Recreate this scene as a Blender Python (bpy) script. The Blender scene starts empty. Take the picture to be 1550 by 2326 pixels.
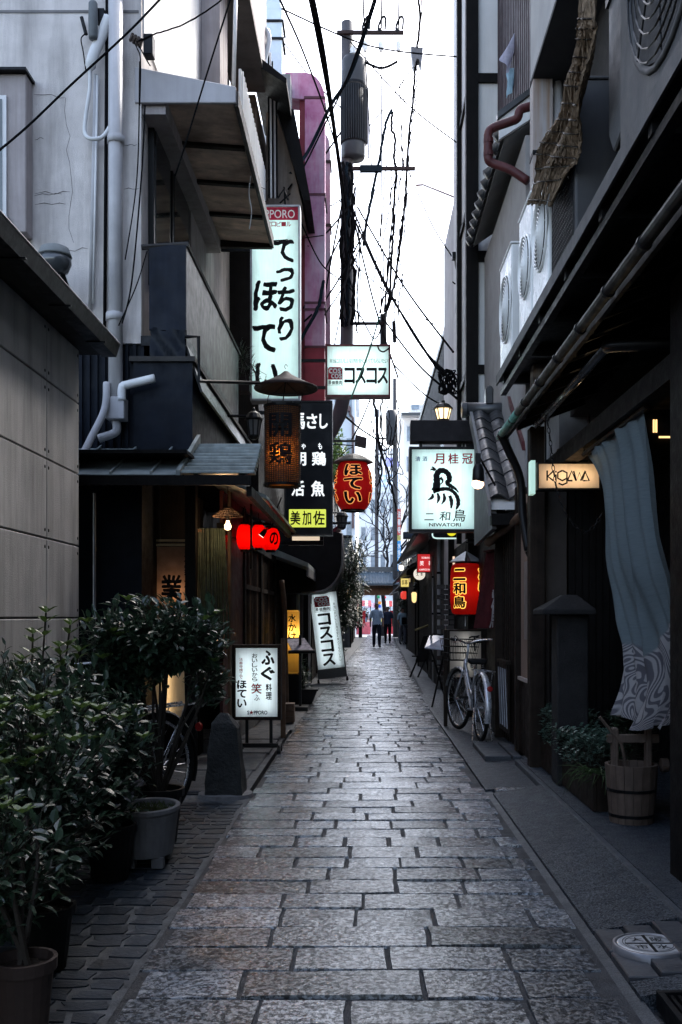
import bpy, bmesh, math, random
from mathutils import Vector, Matrix, noise
import numpy as np
rnd = random.Random(7)
R = math.radians
S = bpy.context.scene
COL = S.collection

# ---------------------------------------------------------------- camera
F, VX, VY, H = 2261.0, 830.0, 1400.0, 1.25      # focal length in photo pixels, vanishing point, eye height
cam_d = bpy.data.cameras.new('camera')
cam_d.sensor_fit = 'VERTICAL'; cam_d.sensor_height = 36.0; cam_d.lens = 35.0
cam_d.shift_x = -55 / 2326; cam_d.shift_y = 237 / 2326
cam_d.clip_start = 0.05; cam_d.clip_end = 2000
cam = bpy.data.objects.new('camera', cam_d); COL.objects.link(cam)
cam.location = (0, 0, H); cam.rotation_euler = (R(90), 0, 0)
S.camera = cam
# ---------------------------------------------------------------- sky and sun (bright overcast)
SUN_EL, SUN_AZ = 48.0, 28.0                      # azimuth from +Y towards +X
w = bpy.data.worlds.new('World'); S.world = w; w.use_nodes = True
nt = w.node_tree
bg = nt.nodes['Background']
sky = nt.nodes.new('ShaderNodeTexSky'); sky.sky_type = 'NISHITA'; sky.sun_disc = False
sky.sun_elevation = R(SUN_EL); sky.sun_rotation = R(SUN_AZ)
sky.dust_density = 2.5; sky.air_density = 1.0; sky.ozone_density = 1.0
hsv = nt.nodes.new('ShaderNodeHueSaturation'); hsv.inputs['Saturation'].default_value = 0.78
nt.links.new(sky.outputs[0], hsv.inputs['Color']); nt.links.new(hsv.outputs[0], bg.inputs['Color'])
bg.inputs['Strength'].default_value = 0.15
sun_d = bpy.data.lights.new('sun', 'SUN'); sun_d.energy = 1.2; sun_d.angle = R(12); sun_d.color = (1.0, 0.97, 0.93)
sun = bpy.data.objects.new('sun', sun_d); COL.objects.link(sun)
d = Vector((math.sin(R(SUN_AZ)) * math.cos(R(SUN_EL)), math.cos(R(SUN_AZ)) * math.cos(R(SUN_EL)), math.sin(R(SUN_EL))))
sun.rotation_euler = d.to_track_quat('Z', 'Y').to_euler(); sun.location = d * 60
# ---------------------------------------------------------------- exposure and render settings
S.view_settings.view_transform = 'Standard'; S.view_settings.look = 'None'
S.view_settings.exposure = 2.45; S.view_settings.gamma = 1.0; S.view_settings.use_curve_mapping = False
S.render.engine = 'CYCLES'
S.cycles.use_denoising = True
S.cycles.max_bounces = 6; S.cycles.diffuse_bounces = 3; S.cycles.glossy_bounces = 3
S.cycles.transmission_bounces = 4; S.cycles.transparent_max_bounces = 6
S.cycles.sample_clamp_indirect = 4.0; S.cycles.caustics_reflective = False; S.cycles.caustics_refractive = False
try: S.cycles.use_light_tree = True
except Exception: pass

# ---------------------------------------------------------------- helpers
def P(px, py, Y):
    """a point of the place measured from the photograph: pixel and distance down the alley"""
    return Vector(((px - VX) * Y / F, Y, H + (VY - py) * Y / F))
def PX(px, Y): return (px - VX) * Y / F
def PZ(py, Y): return H + (VY - py) * Y / F
def bend(Y): return 0.018 * max(0.0, Y - 12.0)     # the alley drifts to one side far away

OFF = {}
class MB:
    def __init__(s): s.v = []; s.f = []
    def add(s, vs, fs, M=None):
        n = len(s.v)
        s.v += [tuple(M @ Vector(p)) if M else tuple(p) for p in vs]
        s.f += [tuple(i + n for i in f) for f in fs]; return s
    def box(s, x0, x1, y0, y1, z0, z1, M=None):
        if x0 > x1: x0, x1 = x1, x0
        if y0 > y1: y0, y1 = y1, y0
        if z0 > z1: z0, z1 = z1, z0
        return s.add([(x0,y0,z0),(x1,y0,z0),(x1,y1,z0),(x0,y1,z0),(x0,y0,z1),(x1,y0,z1),(x1,y1,z1),(x0,y1,z1)],
                     [(0,3,2,1),(4,5,6,7),(0,1,5,4),(1,2,6,5),(2,3,7,6),(3,0,4,7)], M)
    def poly(s, pts): return s.add(pts, [tuple(range(len(pts)))])
    def prism(s, poly, axis, a, b, M=None):
        n = len(poly)
        def q(p, t): return {'x': (t, p[0], p[1]), 'y': (p[0], t, p[1]), 'z': (p[0], p[1], t)}[axis]
        vs = [q(p, a) for p in poly] + [q(p, b) for p in poly]
        fs = [tuple(range(n))[::-1], tuple(range(n, 2*n))] + [(i, (i+1) % n, n + (i+1) % n, n + i) for i in range(n)]
        return s.add(vs, fs, M)
    def tube(s, pts, r, n=6, caps=True, M=None):
        pts = [Vector(p) for p in pts]; k = len(pts)
        rs = r if isinstance(r, (list, tuple)) else [r] * k
        vs = []; fs = []; up = None
        for i, p in enumerate(pts):
            t = (pts[min(i+1, k-1)] - pts[max(i-1, 0)])
            t = t.normalized() if t.length > 1e-9 else Vector((0, 0, 1))
            if up is None: up = Vector((0, 0, 1)) if abs(t.z) < .9 else Vector((1, 0, 0))
            a = t.cross(up); a = a.normalized() if a.length > 1e-6 else t.orthogonal().normalized()
            b = a.cross(t).normalized(); up = b
            for j in range(n):
                q = 2 * math.pi * j / n
                vs.append(p + (a * math.cos(q) + b * math.sin(q)) * rs[i])
        for i in range(k - 1):
            for j in range(n):
                fs.append((i*n + j, i*n + (j+1) % n, (i+1)*n + (j+1) % n, (i+1)*n + j))
        if caps: fs += [tuple(range(n))[::-1], tuple(range((k-1)*n, k*n))]
        return s.add(vs, fs, M)
    def lathe(s, c, prof, n=16, M=None, sx=1, sy=1, caps=True):
        vs = []; fs = []
        for r, z in prof:
            for j in range(n):
                q = 2 * math.pi * j / n
                vs.append((c[0] + r * sx * math.cos(q), c[1] + r * sy * math.sin(q), c[2] + z))
        k = len(prof)
        for i in range(k - 1):
            for j in range(n):
                fs.append((i*n + j, i*n + (j+1) % n, (i+1)*n + (j+1) % n, (i+1)*n + j))
        if caps:
            if prof[0][0] > 1e-4: fs.append(tuple(range(n))[::-1])
            if prof[-1][0] > 1e-4: fs.append(tuple(range((k-1)*n, k*n)))
        return s.add(vs, fs, M)
    def torus(s, c, R0, r, n=28, m=6, M=None):       # ring in the YZ plane of the local frame, axis X
        vs = []; fs = []
        for i in range(n):
            a = 2*math.pi*i/n
            for j in range(m):
                b = 2*math.pi*j/m; q = R0 + r*math.cos(b)
                vs.append((c[0] + r*math.sin(b), c[1] + q*math.cos(a), c[2] + q*math.sin(a)))
        for i in range(n):
            for j in range(m):
                fs.append((i*m+j, i*m+(j+1) % m, ((i+1) % n)*m+(j+1) % m, ((i+1) % n)*m+j))
        return s.add(vs, fs, M)
    def grid(s, fn, nu, nv):                          # fn(u,v) -> point, u,v in 0..1
        vs = [fn(i/nu, j/nv) for i in range(nu+1) for j in range(nv+1)]
        fs = [(i*(nv+1)+j, (i+1)*(nv+1)+j, (i+1)*(nv+1)+j+1, i*(nv+1)+j+1) for i in range(nu) for j in range(nv)]
        return s.add(vs, fs)

def mesh_of(mb, off=(0, 0, 0), smooth=False):
    me = bpy.data.meshes.new('mesh'); o = Vector(off)
    me.from_pydata([tuple(Vector(p) - o) for p in mb.v], [], mb.f)
    if smooth:
        me.polygons.foreach_set('use_smooth', [True] * len(me.polygons))
    me.update(); return me
def fix_normals(me):
    bm = bmesh.new(); bm.from_mesh(me); bmesh.ops.recalc_face_normals(bm, faces=bm.faces[:]); bm.to_mesh(me); bm.free()
def rootof(o):
    while o.parent: o = o.parent
    return o
def thing(name, label, cat, loc=(0, 0, 0), group=None):
    o = bpy.data.objects.new(name, None); COL.objects.link(o); o.location = loc
    o.empty_display_size = 0.1
    o['label'] = label; o['category'] = cat
    if group: o['group'] = group
    OFF[o.name] = Vector(loc); return o
def part(name, mb, mat, parent, smooth=False, bevel=0, label=None, stuff=False, fix=True, seg=1):
    off = OFF.get(rootof(parent).name, Vector((0, 0, 0)))
    me = mb if isinstance(mb, bpy.types.Mesh) else mesh_of(mb, off, smooth)
    if fix and not isinstance(mb, bpy.types.Mesh): fix_normals(me)
    if mat: me.materials.append(mat)
    o = bpy.data.objects.new(name, me); COL.objects.link(o); o.parent = parent
    if bevel:
        m = o.modifiers.new('bevel', 'BEVEL'); m.width = bevel; m.segments = seg; m.limit_method = 'ANGLE'; m.angle_limit = R(40)
    if label: o['label'] = label
    if stuff: o['kind'] = 'stuff'
    return o
def single(name, mb, mat, label, cat, smooth=False, bevel=0, group=None, loc=None):
    loc = Vector(loc) if loc is not None else Vector(mb.v[0])
    me = mesh_of(mb, loc, smooth); fix_normals(me)
    if mat: me.materials.append(mat)
    o = bpy.data.objects.new(name, me); COL.objects.link(o); o.location = loc; OFF[o.name] = loc
    o['label'] = label; o['category'] = cat
    if group: o['group'] = group
    if bevel:
        m = o.modifiers.new('bevel', 'BEVEL'); m.width = bevel; m.segments = 1; m.limit_method = 'ANGLE'; m.angle_limit = R(40)
    return o
def structure(name, mb, mat, smooth=False, kind='structure', label=None):
    me = mesh_of(mb, (0, 0, 0), smooth); fix_normals(me)
    if mat: me.materials.append(mat)
    o = bpy.data.objects.new(name, me); COL.objects.link(o); o['kind'] = kind; OFF[o.name] = Vector((0, 0, 0))
    if label: o['label'] = label
    return o
def copy_tree(o, parent=None):
    c = o.copy(); COL.objects.link(c); c.parent = parent
    for ch in list(o.children): copy_tree(ch, c)
    return c
def smoothpts(pts, k=6):
    pts = [Vector(p) for p in pts]; out = []
    for i in range(len(pts) - 1):
        p0, p1, p2, p3 = pts[max(i-1, 0)], pts[i], pts[i+1], pts[min(i+2, len(pts)-1)]
        for j in range(k):
            t = j / k
            out.append(0.5*((2*p1) + (p2-p0)*t + (2*p0-5*p1+4*p2-p3)*t*t + (3*p1-p0-3*p2+p3)*t**3))
    out.append(pts[-1]); return out
def lamp(name, loc, energy, col, parent=None, radius=.03):
    l = bpy.data.lights.new(name, 'POINT'); l.energy = energy * EM * .55; l.color = col; l.shadow_soft_size = radius
    o = bpy.data.objects.new(name, l); COL.objects.link(o); o.location = Vector(loc)
    if parent: o.parent = parent; o.location = Vector(loc) - OFF.get(rootof(parent).name, Vector((0, 0, 0)))
    return o

# ---------------------------------------------------------------- materials
MATS = {}
def mat(name, col, rough=.7, var=.25, scale=5., bump=.15, bscale=60., metal=0., col2=None, streak=0., streakcol=(.02,.018,.016),
        spec=.25, rand=0., speck=0., speckscale=140., rvar=.1, coat=0., bdist=.01, blotch=0., transl=None, sscale=(9, 9, .5), gloss_lo=None, detail=4.):
    if name in MATS: return MATS[name]
    m = bpy.data.materials.new(name); m.use_nodes = True; t = m.node_tree; N = t.nodes; L = t.links
    b = N['Principled BSDF']
    geo = N.new('ShaderNodeNewGeometry'); pos = geo.outputs['Position']
    def noisen(sc, det=detail, vec=None, rough_=.6):
        n = N.new('ShaderNodeTexNoise'); n.inputs['Scale'].default_value = sc; n.inputs['Detail'].default_value = det
        n.inputs['Roughness'].default_value = rough_; L.new(vec or pos, n.inputs['Vector']); return n.outputs['Fac']
    def rng(src, a, b_, lo, hi):
        n = N.new('ShaderNodeMapRange'); n.inputs[1].default_value = a; n.inputs[2].default_value = b_
        n.inputs[3].default_value = lo; n.inputs[4].default_value = hi; L.new(src, n.inputs[0]); return n.outputs[0]
    def mix(fac, A, B, mode='MIX'):
        n = N.new('ShaderNodeMix'); n.data_type = 'RGBA'; n.blend_type = mode
        if isinstance(fac, float): n.inputs[0].default_value = fac
        else: L.new(fac, n.inputs[0])
        for k, s in ((6, A), (7, B)):
            if isinstance(s, tuple): n.inputs[k].default_value = (*s, 1)
            else: L.new(s, n.inputs[k])
        return n.outputs[2]
    c = tuple(col)
    if max(c) < .03 and 'leaf' not in name: spec *= .4
    lo = tuple(max(0, x*(1-var)) for x in c); hi = tuple(min(1, x*(1+var)) for x in c)
    if col2: hi = tuple(col2)
    base = mix(rng(noisen(scale), .3, .7, 0, 1), lo, hi)
    if blotch:
        base = mix(rng(noisen(scale*.23, 3.), .52, .62, 0, blotch), base, tuple(x*.45 for x in c))
    if speck:
        sn_ = noisen(speckscale, 3., None, .75)
        base = mix(rng(sn_, .46, .53, 0, speck), base, tuple(x*.16 for x in c))
        speck_spec = rng(sn_, .45, .54, spec, spec*(1-speck))
        base = mix(rng(noisen(speckscale*1.9, 1.), .60, .68, 0, speck*.6), base, tuple(min(1, x*1.9) for x in c))
    if streak:
        mp = N.new('ShaderNodeMapping'); mp.inputs['Scale'].default_value = sscale; L.new(pos, mp.inputs[0])
        s1 = rng(noisen(1., 5., mp.outputs[0], .65), .44, .66, 0, streak); base = mix(s1, base, tuple(streakcol))
    if rand:
        oi = N.new('ShaderNodeObjectInfo'); fr_ = N.new('ShaderNodeMath'); fr_.operation = 'ADD'; L.new(oi.outputs['Random'], fr_.inputs[0]); L.new(geo.outputs['Random Per Island'], fr_.inputs[1])
        f2 = N.new('ShaderNodeMath'); f2.operation = 'FRACT'; L.new(fr_.outputs[0], f2.inputs[0]); v = rng(f2.outputs[0], 0, 1, 1-rand, 1+rand)
        cx = N.new('ShaderNodeCombineColor')
        for i in range(3): L.new(v, cx.inputs[i])
        base = mix(1.0, base, cx.outputs[0], 'MULTIPLY')
    L.new(base, b.inputs['Base Color'])
    rl = gloss_lo if gloss_lo is not None else max(.05, rough - rvar)
    L.new(rng(noisen(scale*1.7), .3, .7, rl, min(1, rough + rvar)), b.inputs['Roughness'])
    b.inputs['Metallic'].default_value = metal; b.inputs['Specular IOR Level'].default_value = spec
    if speck:
        if rand:
            ml = N.new('ShaderNodeMath'); ml.operation = 'MULTIPLY'; L.new(speck_spec, ml.inputs[0]); L.new(v, ml.inputs[1]); speck_spec = ml.outputs[0]
        L.new(speck_spec, b.inputs['Specular IOR Level'])
    if coat: b.inputs['Coat Weight'].default_value = coat; b.inputs['Coat Roughness'].default_value = .30
    if bump:
        bn = N.new('ShaderNodeBump'); bn.inputs['Strength'].default_value = bump; bn.inputs['Distance'].default_value = bdist
        L.new(noisen(bscale, 5.), bn.inputs['Height']); L.new(bn.outputs[0], b.inputs['Normal'])
    if transl is not None:                              # thin paper, cloth, plastic or leaf: light comes through
        tb = N.new('ShaderNodeBsdfTranslucent'); ms = N.new('ShaderNodeMixShader'); ms.inputs[0].default_value = transl
        L.new(base, tb.inputs['Color']); L.new(b.outputs[0], ms.inputs[1]); L.new(tb.outputs[0], ms.inputs[2])
        L.new(ms.outputs[0], N['Material Output'].inputs['Surface'])
    MATS[name] = m; return m
EM = 0.20
def emit(name, col, strength):
    if name in MATS: return MATS[name]
    m = bpy.data.materials.new(name); m.use_nodes = True; b = m.node_tree.nodes['Principled BSDF']
    b.inputs['Base Color'].default_value = (*[min(1, c) for c in col], 1); b.inputs['Roughness'].default_value = .5
    b.inputs['Emission Color'].default_value = (*col, 1); b.inputs['Emission Strength'].default_value = strength * EM
    MATS[name] = m; return m
def glass(name, col=(.02, .025, .03), rough=.08, var=.3):
    return mat(name, col, rough, var, 3., .03, 4., spec=.7, rvar=.05)

black_ink = mat('black_ink', (.008, .008, .009), .6, .2, bump=0)
white_ink = mat('white_ink', (.75, .75, .72), .6, .1, bump=0)
red_ink = mat('red_ink', (.35, .015, .03), .6, .1, bump=0)
green_ink = mat('green_ink', (.02, .16, .10), .6, .1, bump=0)
blue_ink = mat('blue_ink', (.02, .10, .22), .6, .1, bump=0)
stucco = mat('grey_stucco', (.60, .555, .53), .85, .18, 2.6, .6, 110, streak=.6, streakcol=(.24,.22,.21), blotch=.2, sscale=(5, 5, .55))
pink_stucco = mat('pinkish_render', (.36, .32, .315), .85, .15, 3, .3, 90, streak=.4, streakcol=(.14,.12,.11))
concrete = mat('panel_concrete', (.30, .295, .28), .75, .14, 2.4, .2, 120, blotch=.25, streak=.3, streakcol=(.16, .15, .14), sscale=(7, 7, .8))
navy = mat('navy_sheet', (.005, .0075, .013), .55, .3, 6, .1, 30, streak=.3, streakcol=(.011, .014, .02))
blackwood = mat('black_stained_wood', (.0055, .005, .005), .55, .4, 8, .25, 50, streak=.4, streakcol=(.012,.010,.009), sscale=(40, 40, 1.5), spec=.2)
darkwood = mat('dark_brown_wood', (.016, .0115, .009), .55, .4, 8, .25, 50, streak=.4, streakcol=(.034,.023,.016), sscale=(40, 40, 1.5), spec=.2)
midwood = mat('weathered_wood', (.085, .052, .033), .65, .4, 8, .25, 50, streak=.5, streakcol=(.05,.03,.02), sscale=(40, 40, 2))
palewood = mat('pale_cedar', (.095, .068, .052), .65, .3, 8, .2, 60, streak=.4, streakcol=(.045,.032,.026), sscale=(50, 50, 2))
redwall = mat('dark_red_wall', (.05, .007, .006), .5, .3, 6, .1, 40)
redpaint = mat('red_brown_paint', (.075, .019, .02), .5, .3, 6, .1, 40)
pvc = mat('grey_pvc', (.43, .42, .43), .45, .12, 5, .05, 30, streak=.3, streakcol=(.2,.19,.18))
pvcw = mat('white_pvc', (.62, .62, .62), .4, .1, 5, .05, 30)
darkmetal = mat('dark_metal', (.014, .0145, .016), .45, .35, 12, .1, 60, metal=.6)
blackmetal = mat('black_metal', (.0045, .0045, .005), .42, .3, 12, .06, 60, metal=.0, spec=.5)
greymetal = mat('grey_metal', (.22, .22, .23), .45, .2, 8, .08, 60, metal=.6)
steel = mat('bright_steel', (.55, .55, .56), .28, .15, 20, .05, 60, metal=.9)
galv = mat('galvanised_sheet', (.22, .25, .245), .45, .3, 6, .12, 40, metal=.15, streak=.3, streakcol=(.05,.05,.05))
rust = mat('rusty_metal', (.022, .013, .012), .6, .4, 14, .2, 80, spec=.4)
cable_m = mat('black_cable', (.008, .008, .009), .9, .2, bump=0, spec=0.)
cable_b = mat('blue_grey_cable', (.012, .018, .024), .9, .2, bump=0, spec=0.)
tile_m = mat('grey_roof_tile', (.035, .037, .041), .38, .3, 9, .12, 50, rand=.25, spec=.6)
plaster_w = mat('white_plaster', (.66, .66, .65), .8, .05, 3, .1, 80, streak=.3, streakcol=(.42,.41,.39))
plaster_d = mat('tan_plaster', (.13, .105, .085), .85, .15, 3, .2, 90)
acwhite = mat('ivory_ac_paint', (.74, .74, .73), .3, .08, 4, .03, 60, streak=.3, streakcol=(.35,.33,.3))
acgrey = mat('grey_ac_paint', (.05, .05, .053), .6, .15, 4, .05, 60, streak=.3, streakcol=(.09,.085,.08))
glass_d = glass('dark_glass')
soil = mat('potting_soil', (.02, .015, .011), .9, .4, 30, .5, 90)
# ---------------------------------------------------------------- lettering
_GL = {}
def glyph(ch, bold):
    key = (ch, bold)
    if key in _GL: return _GL[key]
    cu = bpy.data.curves.new('t', 'FONT'); cu.body = ch; cu.size = 1.0; cu.resolution_u = 3; cu.offset = bold
    ob = bpy.data.objects.new('t', cu); COL.objects.link(ob)
    bpy.context.view_layer.update()
    me = bpy.data.meshes.new_from_object(ob.evaluated_get(bpy.context.evaluated_depsgraph_get()))
    vs = [(v.co.x, v.co.y) for v in me.vertices]; fs = [tuple(p.vertices) for p in me.polygons]
    bpy.data.objects.remove(ob); bpy.data.curves.remove(cu); bpy.data.meshes.remove(me)
    if vs:
        x0 = min(v[0] for v in vs); x1 = max(v[0] for v in vs); y0 = min(v[1] for v in vs); y1 = max(v[1] for v in vs)
    else: x0 = x1 = y0 = y1 = 0
    _GL[key] = (vs, fs, x0, x1, y0, y1); return _GL[key]
def put(mb, body, x0, x1, z0, z1, bold=.0, keep=False, slant=0., fn=None, wob=0.):
    """fit a string into a box of the XZ plane; strokes thickened by shifted copies; fn maps (x,z) to 3-D"""
    vs, fs, a, b, c, d_ = glyph(body, 0.)
    if not vs: return mb
    a -= bold; b += bold; c -= bold; d_ += bold
    sx = (x1-x0)/max(1e-6, b-a); sz = (z1-z0)/max(1e-6, d_-c)
    if keep: sx = sz = min(sx, sz)
    cx, cz, mx, mz = (x0+x1)/2, (z0+z1)/2, (a+b)/2, (c+d_)/2
    ring = [(0, 0)]
    if bold: 
        n_ = 6 if bold < .05 else 10
        ring += [(bold*math.cos(2*math.pi*q/n_), bold*math.sin(2*math.pi*q/n_)) for q in range(n_)]
    for k, (ox, oz) in enumerate(ring):
        out = []
        for x, y in vs:
            X = (x+ox-mx)*sx; Z = (y+oz-mz)*sz; X += Z*slant
            if wob:
                X += wob*math.sin(Z*60+X*25); Z += wob*math.sin(X*55+1.3+Z*20)
            p = fn(cx+X, cz+Z) if fn else (cx+X, 0, cz+Z)
            out.append((p[0], p[1]-k*.00012, p[2]))
        mb.add(out, fs)
    return mb
def column(mb, s, xc, w_, ztop, zbot, bold=0., fn=None, fill=.9, slant=0., wob=0.):
    h = (ztop-zbot)/len(s)
    for i, ch in enumerate(s):
        za = ztop-h*i; m = h*(1-fill)/2
        if ch in 'ー': put(mb, '|', xc-w_*.06, xc+w_*.06, za-h+m, za-m, bold, fn=fn); continue
        k = .72 if ch in 'っゃょ' else 1
        put(mb, ch, xc-w_/2*k, xc+w_/2*k, za-h+m, za-m, bold, fn=fn, slant=slant, wob=wob)
    return mb
def row(mb, s, x0, x1, z0, z1, bold=0., fn=None, fill=.9):
    w_ = (x1-x0)/len(s)
    for i, ch in enumerate(s):
        if ch == ' ': continue
        put(mb, ch, x0+w_*i+w_*(1-fill)/2, x0+w_*(i+1)-w_*(1-fill)/2, z0, z1, bold, fn=fn)
    return mb
def at_y(mb, y):
    mb.v = [(p[0], y+p[1], p[2]) for p in mb.v]; return mb
def ribbon(mb, pts, w_, y=0):
    """flat brush stroke in the XZ plane; w_ may be a list"""
    pts = [Vector((p[0], p[1])) for p in pts]; n = len(pts)
    ws = w_ if isinstance(w_, (list, tuple)) else [w_]*n
    vs = []
    for i, p in enumerate(pts):
        t = pts[min(i+1, n-1)]-pts[max(i-1, 0)]; t = t.normalized() if t.length else Vector((1, 0))
        q = Vector((-t.y, t.x))*ws[i]/2
        vs += [(p.x+q.x, y, p.y+q.y), (p.x-q.x, y, p.y-q.y)]
    return mb.add(vs, [(2*i, 2*i+1, 2*i+3, 2*i+2) for i in range(n-1)])
def curve2(pts, k=6): return [(p.x, p.y) for p in smoothpts([Vector((a, b, 0)) for a, b in pts], k)]

def subdivide(me, maxlen):
    bm = bmesh.new(); bm.from_mesh(me)
    for _ in range(4):
        es = [e for e in bm.edges if e.calc_length() > maxlen]
        if not es: break
        bmesh.ops.subdivide_edges(bm, edges=es, cuts=1)
        bmesh.ops.triangulate(bm, faces=[f for f in bm.faces if len(f.verts) > 4])
    bm.to_mesh(me); bm.free()

# translucent sign faces, lit from behind by real tubes inside the box
def face_mat(name, col, tr=.75): return mat(name, col, .4, .05, 6, 0, transl=tr, streak=.35, streakcol=tuple(x*.72 for x in col), sscale=(22, 22, 1.6), blotch=.0)
face_cyan = face_mat('pale_cyan_acrylic', (.74, .93, .91))
face_white = face_mat('white_acrylic', (.86, .92, .98))
face_cream = face_mat('cream_acrylic', (.95, .80, .66))
face_yellow = face_mat('yellow_acrylic', (.80, .85, .12))
face_amber = face_mat('amber_paper', (.80, .56, .17))
face_red = face_mat('red_acrylic', (.75, .03, .035))
face_paper = face_mat('cream_paper', (.85, .74, .55))
tube_w = lambda s: emit('tube_white_%g' % s, (.90, 1.0, 1.0), s)
tube_c = lambda s: emit('tube_warm_%g' % s, (1.0, .72, .42), s)

def box_sign(root, x0, x1, z0, z1, y, depth, face, frame_mat, tubes=3, power=6., vertical=True, fw=.025, tube=None, backs=False):
    """light box: frame, translucent face towards -Y, fluorescent tubes inside"""
    mb = MB()
    mb.box(x0-fw, x0, y-.012, y+depth, z0-fw, z1+fw); mb.box(x1, x1+fw, y-.012, y+depth, z0-fw, z1+fw)
    mb.box(x0, x1, y-.0121, y+depth-.001, z1, z1+fw-.0007); mb.box(x0, x1, y-.0121, y+depth-.001, z0-fw+.0007, z0)
    fr = part('frame', mb, frame_mat, root)
    part('back_panel', MB().box(x0+.001, x1-.001, y+depth-.02, y+depth-.003, z0+.001, z1-.001), plaster_w, root)
    part('sign_face', MB().poly([(x0, y, z0), (x1, y, z0), (x1, y, z1), (x0, y, z1)]), face, root, fix=False)
    tm = tube or tube_w(power)
    for i in range(tubes):
        t = (i+.5)/tubes; tb = MB()
        if vertical:
            x = x0+(x1-x0)*t; tb.tube([(x, y+depth*.55, z0+.04), (x, y+depth*.55, z1-.04)], .013, 6)
        else:
            z = z0+(z1-z0)*t; tb.tube([(x0+.03, y+depth*.55, z), (x1-.03, y+depth*.55, z)], .013, 6)
        part('fluorescent_tube', tb, tm, root, smooth=True)
    return fr
# ================================================================ GROUND
asphalt = mat('dark_asphalt', (.045, .045, .048), .6, .3, 12, .5, 160, speck=.3)
joint_m = mat('joint_mortar', (.024, .026, .030), .7, .4, 10, .5, 120)
stone_m = mat('granite_setts', (.15, .165, .185), .25, .36, 6, .38, 46, speck=.96, speckscale=44, rand=.5, rvar=.17, spec=.9, coat=.34, blotch=.55, bdist=.012)
slab_m = mat('exposed_aggregate', (.050, .059, .071), .42, .25, 9, 1.0, 120, speck=.85, speckscale=105, spec=.28, blotch=.3, bdist=.008)
slab2_m = mat('washed_concrete', (.060, .066, .074), .5, .2, 6, .3, 150, speck=.4, speckscale=150, blotch=.3, spec=.2)
slate_m = mat('slate_paver', (.021, .028, .037), .5, .3, 8, .4, 60, rand=.3, spec=.15, blotch=.3)
grout_m = mat('pale_grout', (.06, .066, .072), .7, .4, 14, .4, 120)
structure('ground', MB().poly([(-400, -200, -.05), (400, -200, -.05), (400, 900, -.05), (-400, 900, -.05)]), asphalt)

# ---- stone path: rows of granite setts
path = structure('stone_path', MB().grid(lambda u, v: ((-.80+1.66*v)+bend(-6+u*72), -6+u*72, -.011), 40, 4), joint_m)
def sett(mb, x0, x1, y0, y1, z, rr):
    """one sett: cushion-shaped top with uneven corners and chipped edges"""
    nx = 4 if x1-x0 > .3 else 3; ny = 2
    xs = [x0+(x1-x0)*i/nx for i in range(nx+1)]; ys = [y0+(y1-y0)*j/ny for j in range(ny+1)]
    tilt = rr.uniform(-.012, .012); tilt2 = rr.uniform(-.02, .02); base = z+rr.uniform(-.004, .003)
    n = len(mb.v); vs = []
    e = .006
    for i, x in enumerate(xs):
        for j, y in enumerate(ys):
            px = x+(e if i == 0 else -e if i == nx else 0)+rr.uniform(-.004, .004)
            py = y+(e if j == 0 else -e if j == ny else 0)+rr.uniform(-.004, .004)
            edge = (i in (0, nx))+(j in (0, ny))
            vs.append((px, py, base+tilt*(px-x0-(x1-x0)/2)+tilt2*(py-y0-(y1-y0)/2)+rr.uniform(-.0016, .0016)-.0008*edge))
    fs = []; w_ = ny+1
    for i in range(nx):
        for j in range(ny): fs.append((i*w_+j, (i+1)*w_+j, (i+1)*w_+j+1, i*w_+j+1))
    ring = [i*w_ for i in range(nx+1)]+[nx*w_+j for j in range(1, ny+1)]+[i*w_+ny for i in range(nx-1, -1, -1)]+[j for j in range(ny-1, 0, -1)]
    k = len(vs); cx, cy = (x0+x1)/2, (y0+y1)/2
    for r_ in ring:
        p = vs[r_]; dx = p[0]-cx; dy = p[1]-cy
        vs.append((p[0]+math.copysign(min(e, abs(dx)), dx)*(1 if abs(abs(dx)-(x1-x0)/2) < .04 else 0)+rr.uniform(-.004, .004),
                   p[1]+math.copysign(min(e, abs(dy)), dy)*(1 if abs(abs(dy)-(y1-y0)/2) < .04 else 0)+rr.uniform(-.003, .003), z-.022))
    m = len(ring)
    for a in range(m): fs.append((ring[a], k+a, k+(a+1) % m, ring[(a+1) % m]))
    mb.add(vs, fs)
rr = random.Random(3); y = 1.9; count = 0; far = MB()
while y < 66:
    dpt = .236*rr.uniform(.90, 1.10)
    xl = -.785+rr.uniform(-.03, .02)+bend(y); xr = .83+rr.uniform(-.05, .04)+bend(y); x = xl
    cuts = [xl]
    while cuts[-1] < xr-.24: cuts.append(min(xr, cuts[-1]+rr.choice((.26, .34, .42, .42, .50, .58))*rr.uniform(.9, 1.1)))
    if xr-cuts[-1] > .12: cuts.append(xr)
    else: cuts[-1] = xr
    for a, b in zip(cuts, cuts[1:]):
        g = rr.uniform(.002, .0075); ja = rr.uniform(-.004, .004); jb = rr.uniform(-.006, .004)
        if count < 300:
            mb = MB(); sett(mb, a+g, b-g, y+ja+.001, y+dpt+jb-.008, 0, rr)
            c = Vector(((a+b)/2, y+dpt/2, 0)); me = mesh_of(mb, c, False); fix_normals(me); me.materials.append(stone_m)
            o = bpy.data.objects.new('paving_stone', me); COL.objects.link(o); o.parent = path; o.location = c
            count += 1
        else: sett(far, a+g, b-g, y+ja+.001, y+dpt+jb-.008, 0, rr)
    y += dpt
part('distant_paving', far, stone_m, path, smooth=False, stuff=True)

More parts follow.
